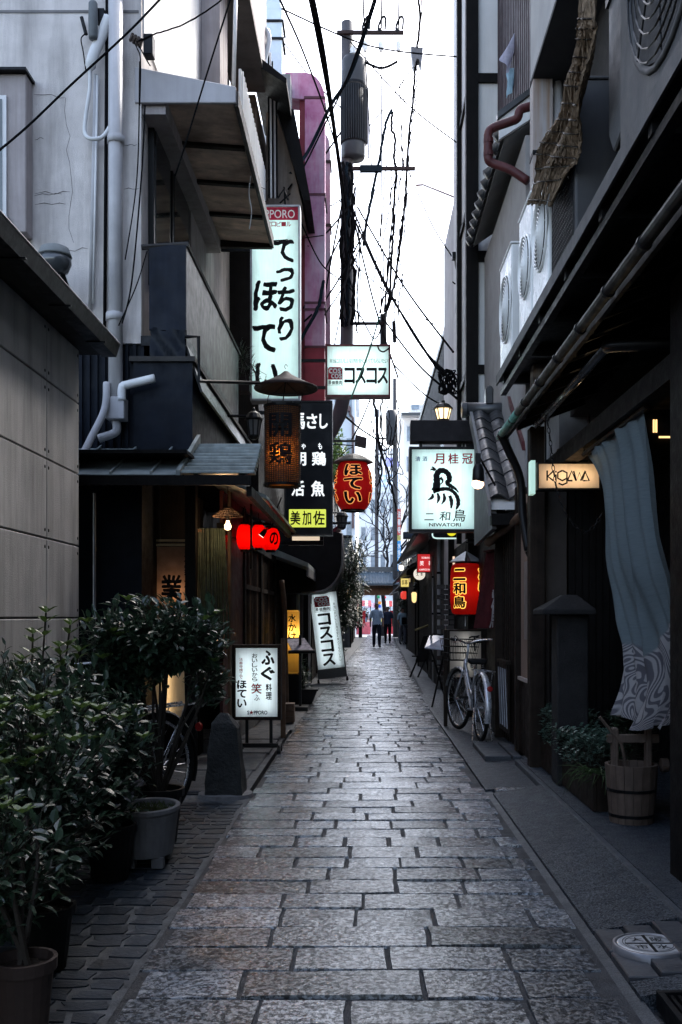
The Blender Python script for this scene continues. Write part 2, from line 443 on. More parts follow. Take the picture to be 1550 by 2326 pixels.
# ---- side strip of irregular slate pieces in front of the potted shrubs
lp = structure('side_paving', MB().poly([(-2.4, -6, -.0085), (-.80, -6, -.0085), (-.80, 7.0, -.0085), (-2.4, 7.0, -.0085)]), grout_m)
rr = random.Random(11)
def slate_pieces():
    cells = []; y = 1.6; r_i = 0
    while y < 6.7:
        h = rr.uniform(.085, .135); x = -.815; 
        while x > -1.75:
            w_ = rr.uniform(.10, .19); cells.append((x-w_, x, y, y+h)); x -= w_
        y += h; r_i += 1
    return cells
for (a, b, c, d2) in slate_pieces():
    g = rr.uniform(.006, .014); j = lambda s=.018: rr.uniform(-s, s)
    poly = [(a+g+j(), c+g), ((a+b)/2+j(), c+g+j(.010)), (b-g+j(.012), c+g+j()), (b-g+j(.014), (c+d2)/2), (b-g+j(.012), d2-g+j()), ((a+b)/2+j(), d2-g+j(.010)), (a+g+j(), d2-g), (a+g+j(), (c+d2)/2)]
    poly = [(min(p[0], -.812), p[1]) for p in poly]
    cx = sum(p[0] for p in poly)/8; cy = sum(p[1] for p in poly)/8; t1 = rr.uniform(-.02, .02); t2 = rr.uniform(-.02, .02)
    top = [(p[0]+(cx-p[0])*.06, p[1]+(cy-p[1])*.06, -.004+t1*(p[0]-cx)+t2*(p[1]-cy)) for p in poly]
    bot = [(p[0], p[1], -.03) for p in poly]
    mb = MB().add(top+bot, [tuple(range(8))]+[(i, (i+1) % 8, 8+(i+1) % 8, 8+i) for i in range(8)])
    cc = Vector((cx, cy, 0)); me = mesh_of(mb, cc); fix_normals(me); me.materials.append(slate_m)
    o = bpy.data.objects.new('slate_piece', me); COL.objects.link(o); o.parent = lp; o.location = cc
# concrete aprons before the restaurants on that side
ap = structure('side_apron', MB().box(-2.6, -.83, 7.0, 11.0, -.06, .004), slab2_m)
for i in range(4):
    part('apron_slab', MB().box(-1.6+rr.uniform(-.02, .02), -.85-rr.uniform(0, .05), 7.02+i*.98, 7.97+i*.98, -.05, .016+.003*i), slab2_m, ap, bevel=.008)
structure('side_kerb', MB().grid(lambda u, v: (-1.6+v*.80+bend(11+u*47)-.0, 11+u*47, -.004), 30, 2), slab2_m)

# ---- other side: drain channel, aggregate ramp, kerb
gut = structure('drain_channel', MB().grid(lambda u, v: (.80+v*.115, -6+u*13.2, -.020+.012*abs(v-.5)), 4, 4), slab2_m)
def ramp(y0, y1): return MB().prism([(.905, -.05), (.905, .002), (1.245, .055), (1.245, -.05)], 'y', y0, y1)
pv = structure('side_pavement', ramp(3.95, 7.05), slab_m)
part('edge_strip', MB().box(1.247, 1.285, 2.0, 8.3, -.05, .060), slab2_m, pv, bevel=.006)
part('threshold_paving', MB().box(1.287, 3.2, -6, 8.3, -.05, .058), slab_m, pv)
part('near_paving', ramp(-6, 2.68), slab_m, pv)
part('near_paving', ramp(3.27, 3.40), slab_m, pv)
part('far_paving', MB().prism([(.87, -.05), (.87, -.002), (1.6, .03), (1.6, -.05)], 'y', 7.2, 16), slab_m, pv)
part('steel_threshold', MB().box(.93, 1.22, 7.07, 7.17, -.05, .018), steel, pv, bevel=.004)
for i in range(2):
    part('step_slab', MB().box(1.03+.24*i, 1.255+.24*i, 8.55, 9.55, -.02, .050), slab2_m, pv, bevel=.006)
structure('far_side_pavement', MB().grid(lambda u, v: (.87+v*.9+bend(16+u*44), 16+u*44, -.004), 30, 2), slab2_m)
# water meter lid in its tiled frame
t = thing('meter_lid', 'round pale metal meter lid set in square tiles on the ramp', 'manhole cover', (1.02, 3.68, .02))
tl = mat('lid_tiles', (.042, .045, .050), .4, .2, 9, .2, 60, spec=.5)
for i in range(3):
    for j in range(2):
        part('tile', MB().box(.905+.1135*i, 1.012+.1135*i, 3.415+.265*j, 3.67+.265*j, -.03, .014+.0165*i), tl, t, bevel=.004)
part('rim', MB().lathe((1.05, 3.68, .032), [(.132, -.03), (.132, .008), (.120, .010), (.118, .004)], 40, caps=False), greymetal, t, smooth=True)
lidm = mat('zinc_lid', (.36, .37, .38), .45, .15, 20, .1, 80, metal=.3)
ld = part('lid', MB().lathe((1.05, 3.68, .032), [(.117, -.02), (.117, .006), (.110, .009), (.0, .009)], 40), lidm, t)
mk = MB()
for r_ in (.098, .088): mk.add([(1.05+r_*k*math.cos(q*math.pi/20), 3.68+r_*k*math.sin(q*math.pi/20), .0425) for q in range(40) for k in (1, .97)], [(2*q, 2*q+1, (2*q+3) % 80, (2*q+2) % 80) for q in range(40)])
mk.box(1.044, 1.056, 3.59, 3.77, .0405, .043); mk.box(.96, 1.14, 3.675, 3.685, .0406, .0427)
for sx in (-1, 1):
    for sy in (-1, 1):
        vs, fs, a_, b_, c_, d_ = glyph({(-1, 1): '大', (1, 1): '阪', (-1, -1): '市', (1, -1): '水'}[(sx, sy)], .01)
        mk.add([(1.05+sx*.038+(x-(a_+b_)/2)*.05, 3.68+sy*.040+(yy-(c_+d_)/2)*0.05, .0432) for x, yy in vs], fs)
part('cast_markings', mk, darkmetal, ld, fix=False)
# iron drain grate at the bottom corner
t = thing('drain_grate', 'dark iron bar grate at the lower corner of the lane', 'drain grate', (1.08, 3.12, 0))
part('frame', MB().box(.95, 1.24, 3.23, 3.25, -.03, .03).box(.95, .97, 2.7, 3.229, -.03, .0295).box(1.22, 1.24, 2.7, 3.229, -.03, .0295), darkmetal, t)
for i in range(9): part('bar', MB().box(.985+.026*i, .997+.026*i, 2.7, 3.228, -.02, .022), darkmetal, t)
# ================================================================ LEFT SIDE
# ---- low building faced with bolted concrete panels
t = thing('concrete_panel_building', 'low building faced with grey bolted concrete panels behind the potted shrubs', 'building', (-1.9, 0, 0))
part('wall', MB().box(-6, -1.922, -9, 6.60, -.05, 3.02), mat('panel_backing', (.03, .03, .03), .9, .1), t)
zs = [-.03, .29, .76, 1.24, 1.715, 2.19, 2.66, 3.02]; ysp = [6.61, 5.94, 5.04, 4.14, 3.24, 2.34, 1.0, -1.5, -5, -9]
pan_m = mat('concrete_panel', (.48, .465, .45), .8, .14, 2.8, .35, 130, blotch=.2, rand=.10, streak=.7, streakcol=(.22, .21, .20), sscale=(7, 7, .7))
bolt_m = mat('bolt_hole', (.012, .012, .012), .6, .2)
for i in range(len(ysp)-1):
    for k in range(len(zs)-1):
        a, b = ysp[i+1]+.004, ysp[i]-.004; c, e = zs[k]+.005, zs[k+1]-.005
        pn = part('concrete_panel', MB().box(-1.92, -1.9, a, b, c, e), pan_m, t, bevel=.004)
        if ysp[i] > 4.1:
            bo = MB()
            for yy in (a+.03, b-.03):
                for zz in (c+.045, e-.045): bo.lathe((0, 0, 0), [(.0105, -.002), (.0105, .0015), (.006, .003)], 8, M=Matrix.Translation((-1.9, yy, zz)) @ Matrix.Rotation(R(90), 4, 'Y'))
            part('bolt', bo, bolt_m, pn)
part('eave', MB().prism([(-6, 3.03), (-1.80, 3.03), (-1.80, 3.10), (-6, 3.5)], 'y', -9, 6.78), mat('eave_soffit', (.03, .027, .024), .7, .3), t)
part('gutter', MB().prism([(-1.795, 3.02), (-1.70, 3.02), (-1.675, 3.10), (-1.682, 3.105), (-1.71, 3.04), (-1.795, 3.04)], 'y', -9, 6.80), darkmetal, t)
part('gutter_rim', MB().tube([(-1.677, -9, 3.108), (-1.677, 6.80, 3.108)], .007, 6), greymetal, t)
for k in range(6): part('gutter_strap', MB().box(-1.796, -1.672, 6.4-k*.75, 6.42-k*.75, 3.012, 3.019), darkmetal, t)
# a dented metal bin-like lamp on the grey wall above that roof
t = thing('floodlight', 'round grey floodlight on the stucco wall just above the panel roof', 'floodlight', P(125, 640, 7.6))
b0 = P(125, 600, 7.6)
part('housing', MB().lathe((b0.x, b0.y, b0.z), [(.06, .14), (.105, .12), (.125, .07), (.128, .055)], 20, caps=True), mat('floodlight_shell', (.17, .18, .18), .5, .2), t, smooth=True)
part('glass', MB().lathe((b0.x, b0.y, b0.z), [(.122, .054), (.125, .0), (.10, -.06), (.05, -.09)], 20), glass('lamp_glass', (.05, .055, .06), .15), t, smooth=True)
part('bracket', MB().tube([(b0.x+.06, b0.y, b0.z-.08), (b0.x+.08, b0.y+.05, b0.z-.16), (b0.x+.08, 7.99, b0.z-.18)], .018, 8), darkmetal, t)

# ---- grey stucco building with the canopy and the balcony
YB = 8.0; XW = -1.80
gb = thing('stucco_building', 'tall grey stucco building with sheet canopy and dark balcony over the lane', 'building', (XW, YB, 0))
mb = MB(); mb.box(-9, XW, YB, 13.2, 3.45, 10.5)
part('wall', mb, stucco, gb)
part('lower_wall', MB().box(-9, XW+.0, YB+.02, 13.2, -.05, 3.449), navy, gb)
for i in range(30): part('corrugation_rib', MB().box(-3.6+i*.062, -3.575+i*.062, YB-.008, YB+.02, 2.3, 3.44), navy, gb)
part('plinth_band', MB().box(-9, XW+.012, YB-.012, YB+.019, 3.44, 3.475), stucco, gb)
part('groove_shade_strip', MB().box(-9, XW-.02, YB-.006, YB+.001, PZ(30, YB), PZ(24, YB)), mat('groove_shadow_line', (.16, .155, .155), .9), gb)  # dark strip: the shade of a horizontal groove put into the colour
# white cladding on the lane face, pilaster and upper bay
part('white_cladding', MB().box(XW, XW+.012, 8.06, 10.7, 5.95, 10.5), mat('white_sheet_cladding', (.74, .73, .71), .6, .05, 3, .08, 60, streak=.3, streakcol=(.5,.48,.45)), gb)
part('pilaster', MB().box(XW, PX(500, 10.9), 10.9, 11.5, 5.6, 10.5), pink_stucco, gb, bevel=.01)
part('downpipe', MB().tube([P(537, -60, 10.8), P(531, 195, 10.8)], .022, 8), pvcw, gb, smooth=True)
part('upper_bay', MB().box(XW, -1.34, 11.0, 13.5, 8.42, 10.6), pink_stucco, gb)
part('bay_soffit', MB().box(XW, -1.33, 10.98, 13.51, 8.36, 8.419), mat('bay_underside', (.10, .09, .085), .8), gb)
part('bay_rail_panel', MB().box(-1.40, -1.37, 11.0, 13.6, 6.1, 7.3), plaster_w, gb)
for i in range(22): part('rail_bar', MB().box(-1.366, -1.352, 11.05+i*.115, 11.08+i*.115, 6.1, 7.3), plaster_w, gb)
# window on the front wall
wn = part('window', MB().box(-4.2, PX(75, YB), YB-.16, YB, PZ(545, YB), PZ(192, YB)), pink_stucco, gb, bevel=.008)
part('hood', MB().box(-4.2, PX(80, YB), YB-.22, YB-.002, PZ(192, YB), PZ(186, YB)), darkmetal, wn)
part('frame', MB().box(-4.1, PX(33, YB), YB-.18, YB-.161, PZ(512, YB), PZ(243, YB)), pvcw, wn)
part('pane', MB().box(-4.08, PX(24, YB), YB-.186, YB-.181, PZ(500, YB), PZ(252, YB)), glass('green_pane', (.08, .10, .10), .2), wn)
part('sill', MB().box(-4.2, PX(38, YB), YB-.2, YB-.161, PZ(520, YB), PZ(513, YB)), greymetal, wn)
# cracks and mortar ledges standing off the render
for (x0, y0, x1, y1) in ((78, 215, 150, 222), (78, 445, 140, 440), (80, 465, 150, 464), (80, 318, 100, 316), (135, 570, 200, 565), (282, 430, 318, 427), (282, 330, 312, 328), (80, 440, 160, 436)):
    part('crack', MB().tube([P(x0, y0, YB-.001), P(x0+(x1-x0)*.3, y0+(y1-y0)*.3+rnd.uniform(-4, 4), YB-.001), P(x0+(x1-x0)*.55, (y0+y1)/2+rnd.uniform(-5, 5), YB-.001), P(x0+(x1-x0)*.8, y1+rnd.uniform(-3, 3), YB-.001), P(x1, y1, YB-.001)], [.0012, .0028, .0018, .0026, .0008], 4), mat('crack_line', (.10, .095, .09), .9), gb)
pts = [P(150+rnd.uniform(-3, 3)+.05*(k*30), 222+k*30, YB-.001) for k in range(12)]
part('crack', MB().tube([p+Vector((rnd.uniform(-.02, .02), 0, rnd.uniform(-.02, .02))) for p in pts], .0014, 4), mat('crack_line', (.10, .095, .09), .9), gb)
# canopy
c_x = PX(537, 8); zo = 5.37; zi = 5.86
part('head_beam', MB().box(XW+.001, -1.61, 8.03, 11.1, 5.30, 5.47), pink_stucco, gb)
cn = part('canopy', MB().prism([(XW, 5.50), (c_x, zo+.06), (c_x, zo+.11), (XW, 5.60)], 'y', 8.02, 11.1), mat('canopy_sheet', (.30, .28, .27), .7, .2), gb)
part('fascia', MB().prism([(XW-.05, 5.37), (c_x, 5.37), (c_x, 5.50), (XW-.05, 5.66)], 'y', 7.985, 8.019), mat('canopy_fascia', (.40, .385, .40), .6, .1, 3, .1, 60, streak=.3, streakcol=(.25,.23,.22)), cn, bevel=.006)
sof_m = mat('peeling_soffit', (.64, .48, .38), .8, .3, 4, .3, 60, streak=.5, streakcol=(.07,.05,.04), blotch=.5, sscale=(3, 6, 3))
for i in range(4):
    part('soffit_board', MB().prism([(-1.62, 5.43), (c_x-.03, zo+.02), (c_x-.03, zo+.05), (-1.62, 5.46)], 'y', 8.03+i*.76, 8.77+i*.76), sof_m, cn)
for i in range(3):
    part('batten', MB().prism([(-1.62, 5.40), (c_x-.025, zo-.010), (c_x-.025, zo+.018), (-1.62, 5.429)], 'y', 8.75+i*.76, 8.81+i*.76), darkwood, cn)
part('edge_beam', MB().box(c_x-.02, c_x+.015, 8.02, 11.12, zo-.01, zo+.11), mat('canopy_edge', (.06, .05, .045), .6, .3), cn)
part('end_board', MB().prism([(XW, 5.36), (c_x, 5.35), (c_x, 5.46), (XW, 5.50)], 'y', 11.06, 11.13), darkwood, cn)
tp = [P(570, 400, 9.2), P(566, 440, 9.2), P(572, 480, 9.2), P(567, 520, 9.2)]
part('hanging_string', MB().tube(smoothpts(tp), .004, 4), pvcw, cn)
for k in range(14):
    a = P(590+rnd.uniform(-25, 20), 410+rnd.uniform(-30, 80), 10.2)
    part('twig', MB().tube([a, a+Vector((rnd.uniform(-.1, .1), rnd.uniform(-.1, .1), rnd.uniform(-.03, .12)))], .004, 4), darkwood, cn)
# tall windows under the canopy
for i, (y0, y1) in enumerate(((8.25, 8.95), (9.05, 9.9))):
    wn = part('window', MB().box(XW+.001, XW+.05, y0, y1, 4.0, 5.55), blackmetal, gb)
    part('pane', MB().box(XW+.051, XW+.056, y0+.06, y1-.06, 4.05, 5.48), glass('sky_glass', (.03, .03, .03), .05), wn)
part('door_pier', MB().box(XW+.002, XW+.06, 9.95, 10.9, 3.4, 5.8), pink_stucco, gb)
# balcony
bx = PX(425, 8)
bl = part('balcony', MB().box(XW, bx, YB-.02, 11.25, 3.42, 3.50), darkmetal, gb)
part('end_panel', MB().box(PX(341, YB), bx-.001, YB-.03, YB-.005, PZ(752, YB), PZ(560, YB)), mat('navy_tarp_panel', (.006, .009, .017), .45, .3, 6, .1, 20, streak=.2, streakcol=(.03,.035,.05)), bl)
part('side_panel', MB().box(bx-.02, bx, YB-.004, 11.25, 3.50, 4.22), mat('streaky_sheet', (.06, .056, .055), .5, .25, 5, .1, 40, streak=.7, streakcol=(.028,.026,.025), sscale=(14, 14, .7)), bl)
part('handrail', MB().tube([P(322, 562, YB-.02), (bx, YB-.02, 4.235), (bx, 11.3, 4.235)], .022, 6), mat('rusty_rail', (.03, .027, .026), .6, .4), bl)
for i in range(0): part('end_slat', MB().box(PX(341, YB)+i*.036, PX(341, YB)+.006+i*.036, YB-.038, YB-.031, PZ(750, YB), PZ(566, YB)), navy, bl)
tarp = MB().grid(lambda u, v: (PX(345, YB)+u*.28, YB-.06-.02*math.sin(u*9+v*6), 3.30+v*.24+.015*math.sin(u*13)), 10, 5)
part('tarpaulin', tarp, mat('tarp', (.008, .011, .017), .4, .4, 8, .3, 20), bl, smooth=True)
part('glass_skirt', MB().prism([(bx-.02, 3.42), (bx+.11, 3.05), (bx+.125, 3.06), (bx, 3.43)], 'y', YB+.0, 11.3), mat('skirt_sheet', (.018, .019, .021), .35, .3), bl)
# boxed-out lower storey
lb = part('boxed_storey', MB().box(XW-.05, -1.38, YB-.05, 11.9, 2.50, 3.28), navy, gb)
part('cap_board', MB().box(XW-.08, -1.355, YB-.08, 11.95, 3.281, 3.32), mat('cap_board', (.03, .028, .027), .7), lb)
part('bracket_rail', MB().tube([P(420, 765, 7.95), P(452, 765, 7.95), P(452, 866, 7.95), P(590, 870, 8.4)], .016, 6), darkmetal, lb)
# pent roof over the entrance
rf = part('pent_roof', MB().prism([(7.15, 2.27), (8.0, 2.60), (8.0, 2.55), (7.15, 2.235)], 'x', -3.4, -1.36), galv, gb)
for i in range(6): part('seam', MB().prism([(7.15, 2.272), (8.0, 2.602), (8.0, 2.625), (7.15, 2.292)], 'x', -3.0+i*.29, -2.985+i*.29), galv, rf)
for i in range(9):
    y0 = 7.2+i*.095; z0 = 2.285+i*.040
    part('roof_slat', MB().box(-1.33, -.80-.004*i, y0, y0+.10, z0, z0+.026), galv, rf, bevel=.004)
part('verge_sheet', MB().prism([(7.15, 2.24), (8.05, 2.60), (8.05, 2.72), (7.15, 2.30)], 'x', -1.36, -1.331), galv, rf)
part('eave_board', MB().box(-3.4, -.82, 7.13, 7.149, 2.19, 2.262), blackwood, rf)
for i in range(7): part('rafter', MB().prism([(7.16, 2.20), (8.0, 2.45), (8.0, 2.52), (7.16, 2.255)], 'x', -2.9+i*.33, -2.86+i*.33), blackwood, rf)
part('purlin', MB().box(-.86, -.82, 7.2, 11.0, 2.12, 2.19), blackwood, rf)
part('side_roof', MB().prism([(-1.42, 2.46), (-.80, 2.20), (-.80, 2.23), (-1.42, 2.49)], 'y', 8.06, 11.6), galv, rf)
# pipes on the front wall
def pipe(label, pts, r, m, name='drain_pipe', cat='pipe', n=8, joints=(), root=None):
    t_ = thing(name, label, cat, Vector(pts[-1]))
    part('pipe', MB().tube(pts, r, n), m, t_, smooth=True)
    for j in joints:
        part('collar', MB().tube([Vector(j)+Vector((0, 0, .03)), Vector(j)-Vector((0, 0, .03))], r*1.22, n), m, t_, smooth=True)
    return t_
t = pipe('thick grey drainpipe down the stucco wall ending in a square hopper', [P(263, -40, 7.9), P(263, 905, 7.9)], .058, pvc, joints=[P(264, 318, 7.9), P(261, 720, 7.9)])
part('hopper', MB().box(PX(245, 7.9), PX(287, 7.9), 7.83, 7.97, PZ(955, 7.9), PZ(905, 7.9)), pvc, t, bevel=.006)
part('elbow', MB().tube(smoothpts([P(263, 950, 7.9), P(266, 975, 7.9), P(258, 985, 7.9), P(225, 996, 7.9)], 4), .034, 8), pvc, t, smooth=True)
t = pipe('short white pipe stub leaning out beside the hopper', smoothpts([P(277, 910, 7.85), P(278, 880, 7.85), P(290, 874, 7.85), P(352, 859, 7.85)], 4), .034, pvcw)
pipe('thin grey conduit pair running down beside the thick drainpipe', [P(218, 170, 7.96), P(205, 715, 7.96)], .016, pvc)
pipe('slim white conduit beside the thin conduit on stucco wall', [P(222, 172, 7.95), P(212, 690, 7.95)], .010, pvcw)
pipe('black vertical cable trunk left of the thick drainpipe', [P(244, -20, 7.97), P(238, 780, 7.97)], .014, cable_m)
pipe('white wrapped hose looping out from under the roof line', smoothpts([P(248, 40, 7.9), P(228, 90, 7.9), P(208, 140, 7.88), P(204, 205, 7.9), P(196, 260, 7.9), P(193, 300, 7.9), P(205, 315, 7.88), P(232, 312, 7.9), P(250, 288, 7.93)]), [.045]*14+[.016]*35, pvcw, 'wrapped_hose', 'hose')
pipe('pale pipe slanting down behind the concrete panel building', smoothpts([P(243, 870, 7.85), P(238, 930, 7.8), P(205, 1000, 7.7), P(182, 1045, 7.6)]), .030, pvc)
t = thing('security_camera', 'grey cylindrical sensor on a bracket high on the stucco wall', 'sensor', P(212, 60, 7.9))
part('body', MB().lathe(P(212, 90, 7.85), [(.030, 0), (.036, .02), (.038, .16), (.036, .28), (.025, .30)], 12), mat('sensor_shell', (.11, .12, .125), .5, .2), t, smooth=True)
part('bracket', MB().box(PX(220, 7.9), PX(238, 7.9), 7.88, 8.0, PZ(50, 7.9), PZ(22, 7.9)).tube([P(196, 78, 7.92), P(186, 40, 7.95)], .016, 6), darkmetal, t)
part('wire', MB().tube(smoothpts([P(198, 75, 7.92), P(185, 88, 7.95), P(190, 120, 7.96), P(196, 165, 7.97)]), .005, 5), cable_m, t)
t = thing('junction_box', 'small dark junction box with insulators at the stucco building corner', 'junction box', P(340, 105, 7.9))
part('box', MB().box(PX(329, 7.85), PX(350, 7.85), 7.8, 7.9, PZ(130, 7.85), PZ(84, 7.85)), darkmetal, t, bevel=.004)
for k in range(4): part('insulator', MB().tube([P(297+k*7, 92+k*5, 7.9), P(302+k*7, 78+k*4, 7.8)], .014, 6), mat('brown_insulator', (.05, .035, .03), .4), t)
part('wires', MB().tube(smoothpts([P(300, 90, 7.9), P(312, 110, 7.85), P(320, 140, 7.9), P(318, 240, 7.93)]), .005, 5).tube(smoothpts([P(305, 82, 7.9), P(330, 130, 7.85), P(342, 150, 7.9)]), .005, 5), cable_m, t)

# ---- restaurant below: dark recess, lit picture panel, reed curtain, red wall, lattice
t = thing('timber_restaurant', 'dark timber restaurant under the pent roof with red wall and lattice door', 'shop front', (-1.45, 9, 0))
part('back_wall', MB().box(-4.2, -1.50, 8.75, 8.80, -.04, 2.5), blackwood, t)
part('ceiling', MB().box(-4.2, -1.30, 7.25, 11.4, 2.44, 2.465), blackwood, t)
pn = part('picture_panel', MB().poly([(PX(351, 8.6), 8.60, PZ(1488, 8.6)), (PX(436, 8.6), 8.60, PZ(1488, 8.6)), (PX(436, 8.6), 8.60, PZ(1242, 8.6)), (PX(351, 8.6), 8.60, PZ(1242, 8.6))]), mat('painted_scroll', (.40, .27, .20), .7, .4, 6, .05, 40, col2=(.55, .40, .30), transl=.7, blotch=.4), t, fix=False)
lamp('scroll_lamp', (PX(396, 8.6), 8.69, PZ(1345, 8.6)), 1.3, (1, .55, .28), t, .03)
lt = MB(); column(lt, '業', PX(390, 8.6), .19, PZ(1302, 8.6), PZ(1372, 8.6), .03, wob=.004); column(lt, '米家水', PX(425, 8.6), .045, PZ(1250, 8.6), PZ(1340, 8.6), .01)
part('brushwork', at_y(lt, 8.596), black_ink, pn, fix=False)
for px_ in (336, 346, 440): part('frame_bar', MB().box(PX(px_-2.5, 8.6), PX(px_+2.5, 8.6), 8.57, 8.599, PZ(1640, 8.6), PZ(1225, 8.6)), mat('gilt_wood', (.36, .24, .12), .5, .2), pn)
for py_ in (1228, 1238): part('frame_bar', MB().box(PX(349, 8.6), PX(437, 8.6), 8.575, 8.599, PZ(py_+2.5, 8.6), PZ(py_-2.5, 8.6)), mat('gilt_wood', (.36, .24, .12), .5, .2), pn)
lp_ = part('lower_screen', MB().poly([(PX(342, 8.55), 8.55, PZ(1632, 8.55)), (PX(422, 8.55), 8.55, PZ(1632, 8.55)), (PX(418, 8.55), 8.55, PZ(1496, 8.55)), (PX(344, 8.55), 8.55, PZ(1496, 8.55))]), face_paper, t, fix=False)
part('screen_tube', MB().tube([(PX(385, 8.6), 8.585, PZ(1620, 8.6)), (PX(385, 8.6), 8.585, PZ(1510, 8.6))], .010, 6), tube_c(5.), lp_)
for k in (0, 1): part('screen_rail', MB().box(PX(338, 8.55), PX(428, 8.55), 8.53, 8.56, PZ((1640, 1496)[k], 8.55), PZ((1633, 1489)[k], 8.55)), blackwood, lp_)
part('screen_post', MB().box(PX(423, 8.5), PX(447, 8.5), 8.45, 8.549, .0, 2.4), blackwood, t)
part('screen_post', MB().box(PX(326, 8.5), PX(333, 8.5), 8.45, 8.53, .0, 2.4), blackwood, t)
part('pole', MB().tube([P(215, 1120, 7.6), P(215, 1500, 7.6)], .012, 6), greymetal, t)
for k in range(26):
    x = PX(452+k*2.25, 8.7); part('reed', MB().tube([(x, 8.70+rnd.uniform(0, .04), 2.02), (x+rnd.uniform(-.01, .01)+.05*(k/26), 8.68+rnd.uniform(0, .04), .95+rnd.uniform(-.1, .1))], .007, 5), mat('green_reed', (.025, .036, .026), .6, .5, 20), t)
part('curtain_rod', MB().tube([P(448, 1205, 8.68), P(512, 1212, 8.9)], .014, 6), midwood, t)
part('door_post', MB().box(PX(519, 9), PX(526, 9), 8.95, 9.06, 0, 2.4), midwood, t)
XR = -1.30
part('red_wall', MB().box(XR-.03, XR, 9.1, 10.6, .25, 2.4), redwall, t)
part('sill_board', MB().box(XR-.06, XR+.05, 9.05, 14.3, .0, .22), mat('plinth_granite', (.10, .098, .095), .5, .2, speck=.3), t, bevel=.01)
part('lattice_backing', MB().box(XR-.08, XR-.05, 10.65, 14.2, .25, 2.4), blackwood, t)
for k in range(24): part('lattice_slat', MB().box(XR-.049, XR-.01, 10.68+k*.145, 10.72+k*.145, .26, 2.38), darkwood if k % 5 else midwood, t)
part('lattice_rail', MB().box(XR-.05, XR+.006, 10.62, 14.2, 1.55, 1.60), darkwood, t)
part('lintel', MB().box(XR-.05, XR+.03, 9.05, 14.2, 2.02, 2.10), blackwood, t)
for yy in (10.6, 12.3, 14.2): part('post', MB().box(XR-.08, XR+.02, yy, yy+.09, .0, 2.5), blackwood, t)
part('black_post', MB().box(PX(569, 9.5), PX(573, 9.5), 9.48, 9.52, 1.7, 2.44), blackwood, t)
part('log_post', MB().tube(smoothpts([P(652, 1625, 12.6), P(648, 1480, 12.6), P(647, 1390, 12.6), P(640, 1318, 12.6)]), .033, 8), midwood, t, smooth=True)
part('side_door', MB().box(-1.5, -1.47, 8.82, 9.04, 0, 2.3), blackwood, t)
# warm bulb under a little basket shade
t = thing('basket_pendant', 'bare warm bulb under a small woven shade beside the reed curtain', 'pendant lamp', P(518, 1160, 8.5))
c0 = P(518, 1195, 8.5)
part('bulb', MB().lathe((c0.x, c0.y, c0.z), [(.001, -.034), (.020, -.028), (.028, -.008), (.026, .008), (.014, .028), (.012, .045)], 14), emit('warm_bulb', (1.0, .66, .34), 14.), t, smooth=True)
lamp('bulb_light', (c0.x-.03, c0.y-.05, c0.z-.03), 10., (1, .62, .32), t, .03)
part('socket', MB().lathe((c0.x, c0.y, c0.z), [(.014, .046), (.016, .085)], 10), blackmetal, t)
sh = MB()
for k in range(28):
    q = 2*math.pi*k/28; sh.tube([(c0.x+.02*math.cos(q), c0.y+.02*math.sin(q), c0.z+.16), (c0.x+.13*math.cos(q), c0.y+.13*math.sin(q), c0.z+.085)], .004, 4)
for rr_, zz in ((.13, .085), (.10, .105), (.07, .127), (.04, .147)):
    sh.tube([(c0.x+rr_*math.cos(q*math.pi/12), c0.y+rr_*math.sin(q*math.pi/12), c0.z+zz) for q in range(25)], .005, 4)
part('woven_shade', sh, midwood, t)
part('cord', MB().tube([(c0.x, c0.y, c0.z+.08), (c0.x, c0.y, 2.44)], .004, 5), cable_m, t)
# ================================================================ LEFT SIGNS
# tall white light box
Y = 12.0
x0, x1, z0, z1 = PX(573, Y), PX(678, Y), PZ(906, Y), PZ(470, Y)
t = thing('tall_light_box', 'tall white light box with black brush hiragana above the black sign', 'sign', (x0, Y, z0))
box_sign(t, x0, x1, z0, z1, Y, .22, face_cyan, greymetal, 2, 8., True, .022)
zr = PZ(500, Y)
rb = part('red_band', MB().poly([(x0+.002, Y-.002, zr), (x1-.002, Y-.002, zr), (x1-.002, Y-.002, z1-.002), (x0+.002, Y-.002, z1-.002)]), face_mat('crimson_acrylic', (.42, .02, .05)), t, fix=False)
part('lettering', at_y(put(MB(), 'SAPPORO', PX(578, Y), PX(670, Y), PZ(496, Y), PZ(477, Y), .005), Y-.004), white_ink, rb, fix=False)
part('lettering', at_y(row(MB(), 'サッポロビール', PX(582, Y), PX(662, Y), PZ(515, Y), PZ(504, Y), .02), Y-.003), red_ink, t, fix=False)
lt = MB()
for ch, a, b, c, e, sl in (('て', 622, 670, 545, 596, -.1), ('っ', 626, 669, 608, 641, .15), ('ち', 628, 670, 650, 708, .15), ('り', 631, 667, 720, 776, .12),
                           ('ほ', 577, 632, 637, 707, .08), ('て', 576, 629, 736, 801, -.1), ('い', 579, 634, 824, 892, .08)):
    lt = MB(); put(lt, ch, PX(a, Y), PX(b, Y), PZ(e, Y), PZ(c, Y), .035, slant=sl, wob=.006); part('character', at_y(lt, Y-.004), black_ink, t, fix=False)
part('bracket', MB().box(-1.75, x0-.025, Y+.08, Y+.12, z1-.5, z1-.46), darkmetal, t)
part('bracket', MB().box(-1.75, x0-.025, Y+.08, Y+.12, z0+.4, z0+.44), darkmetal, t)

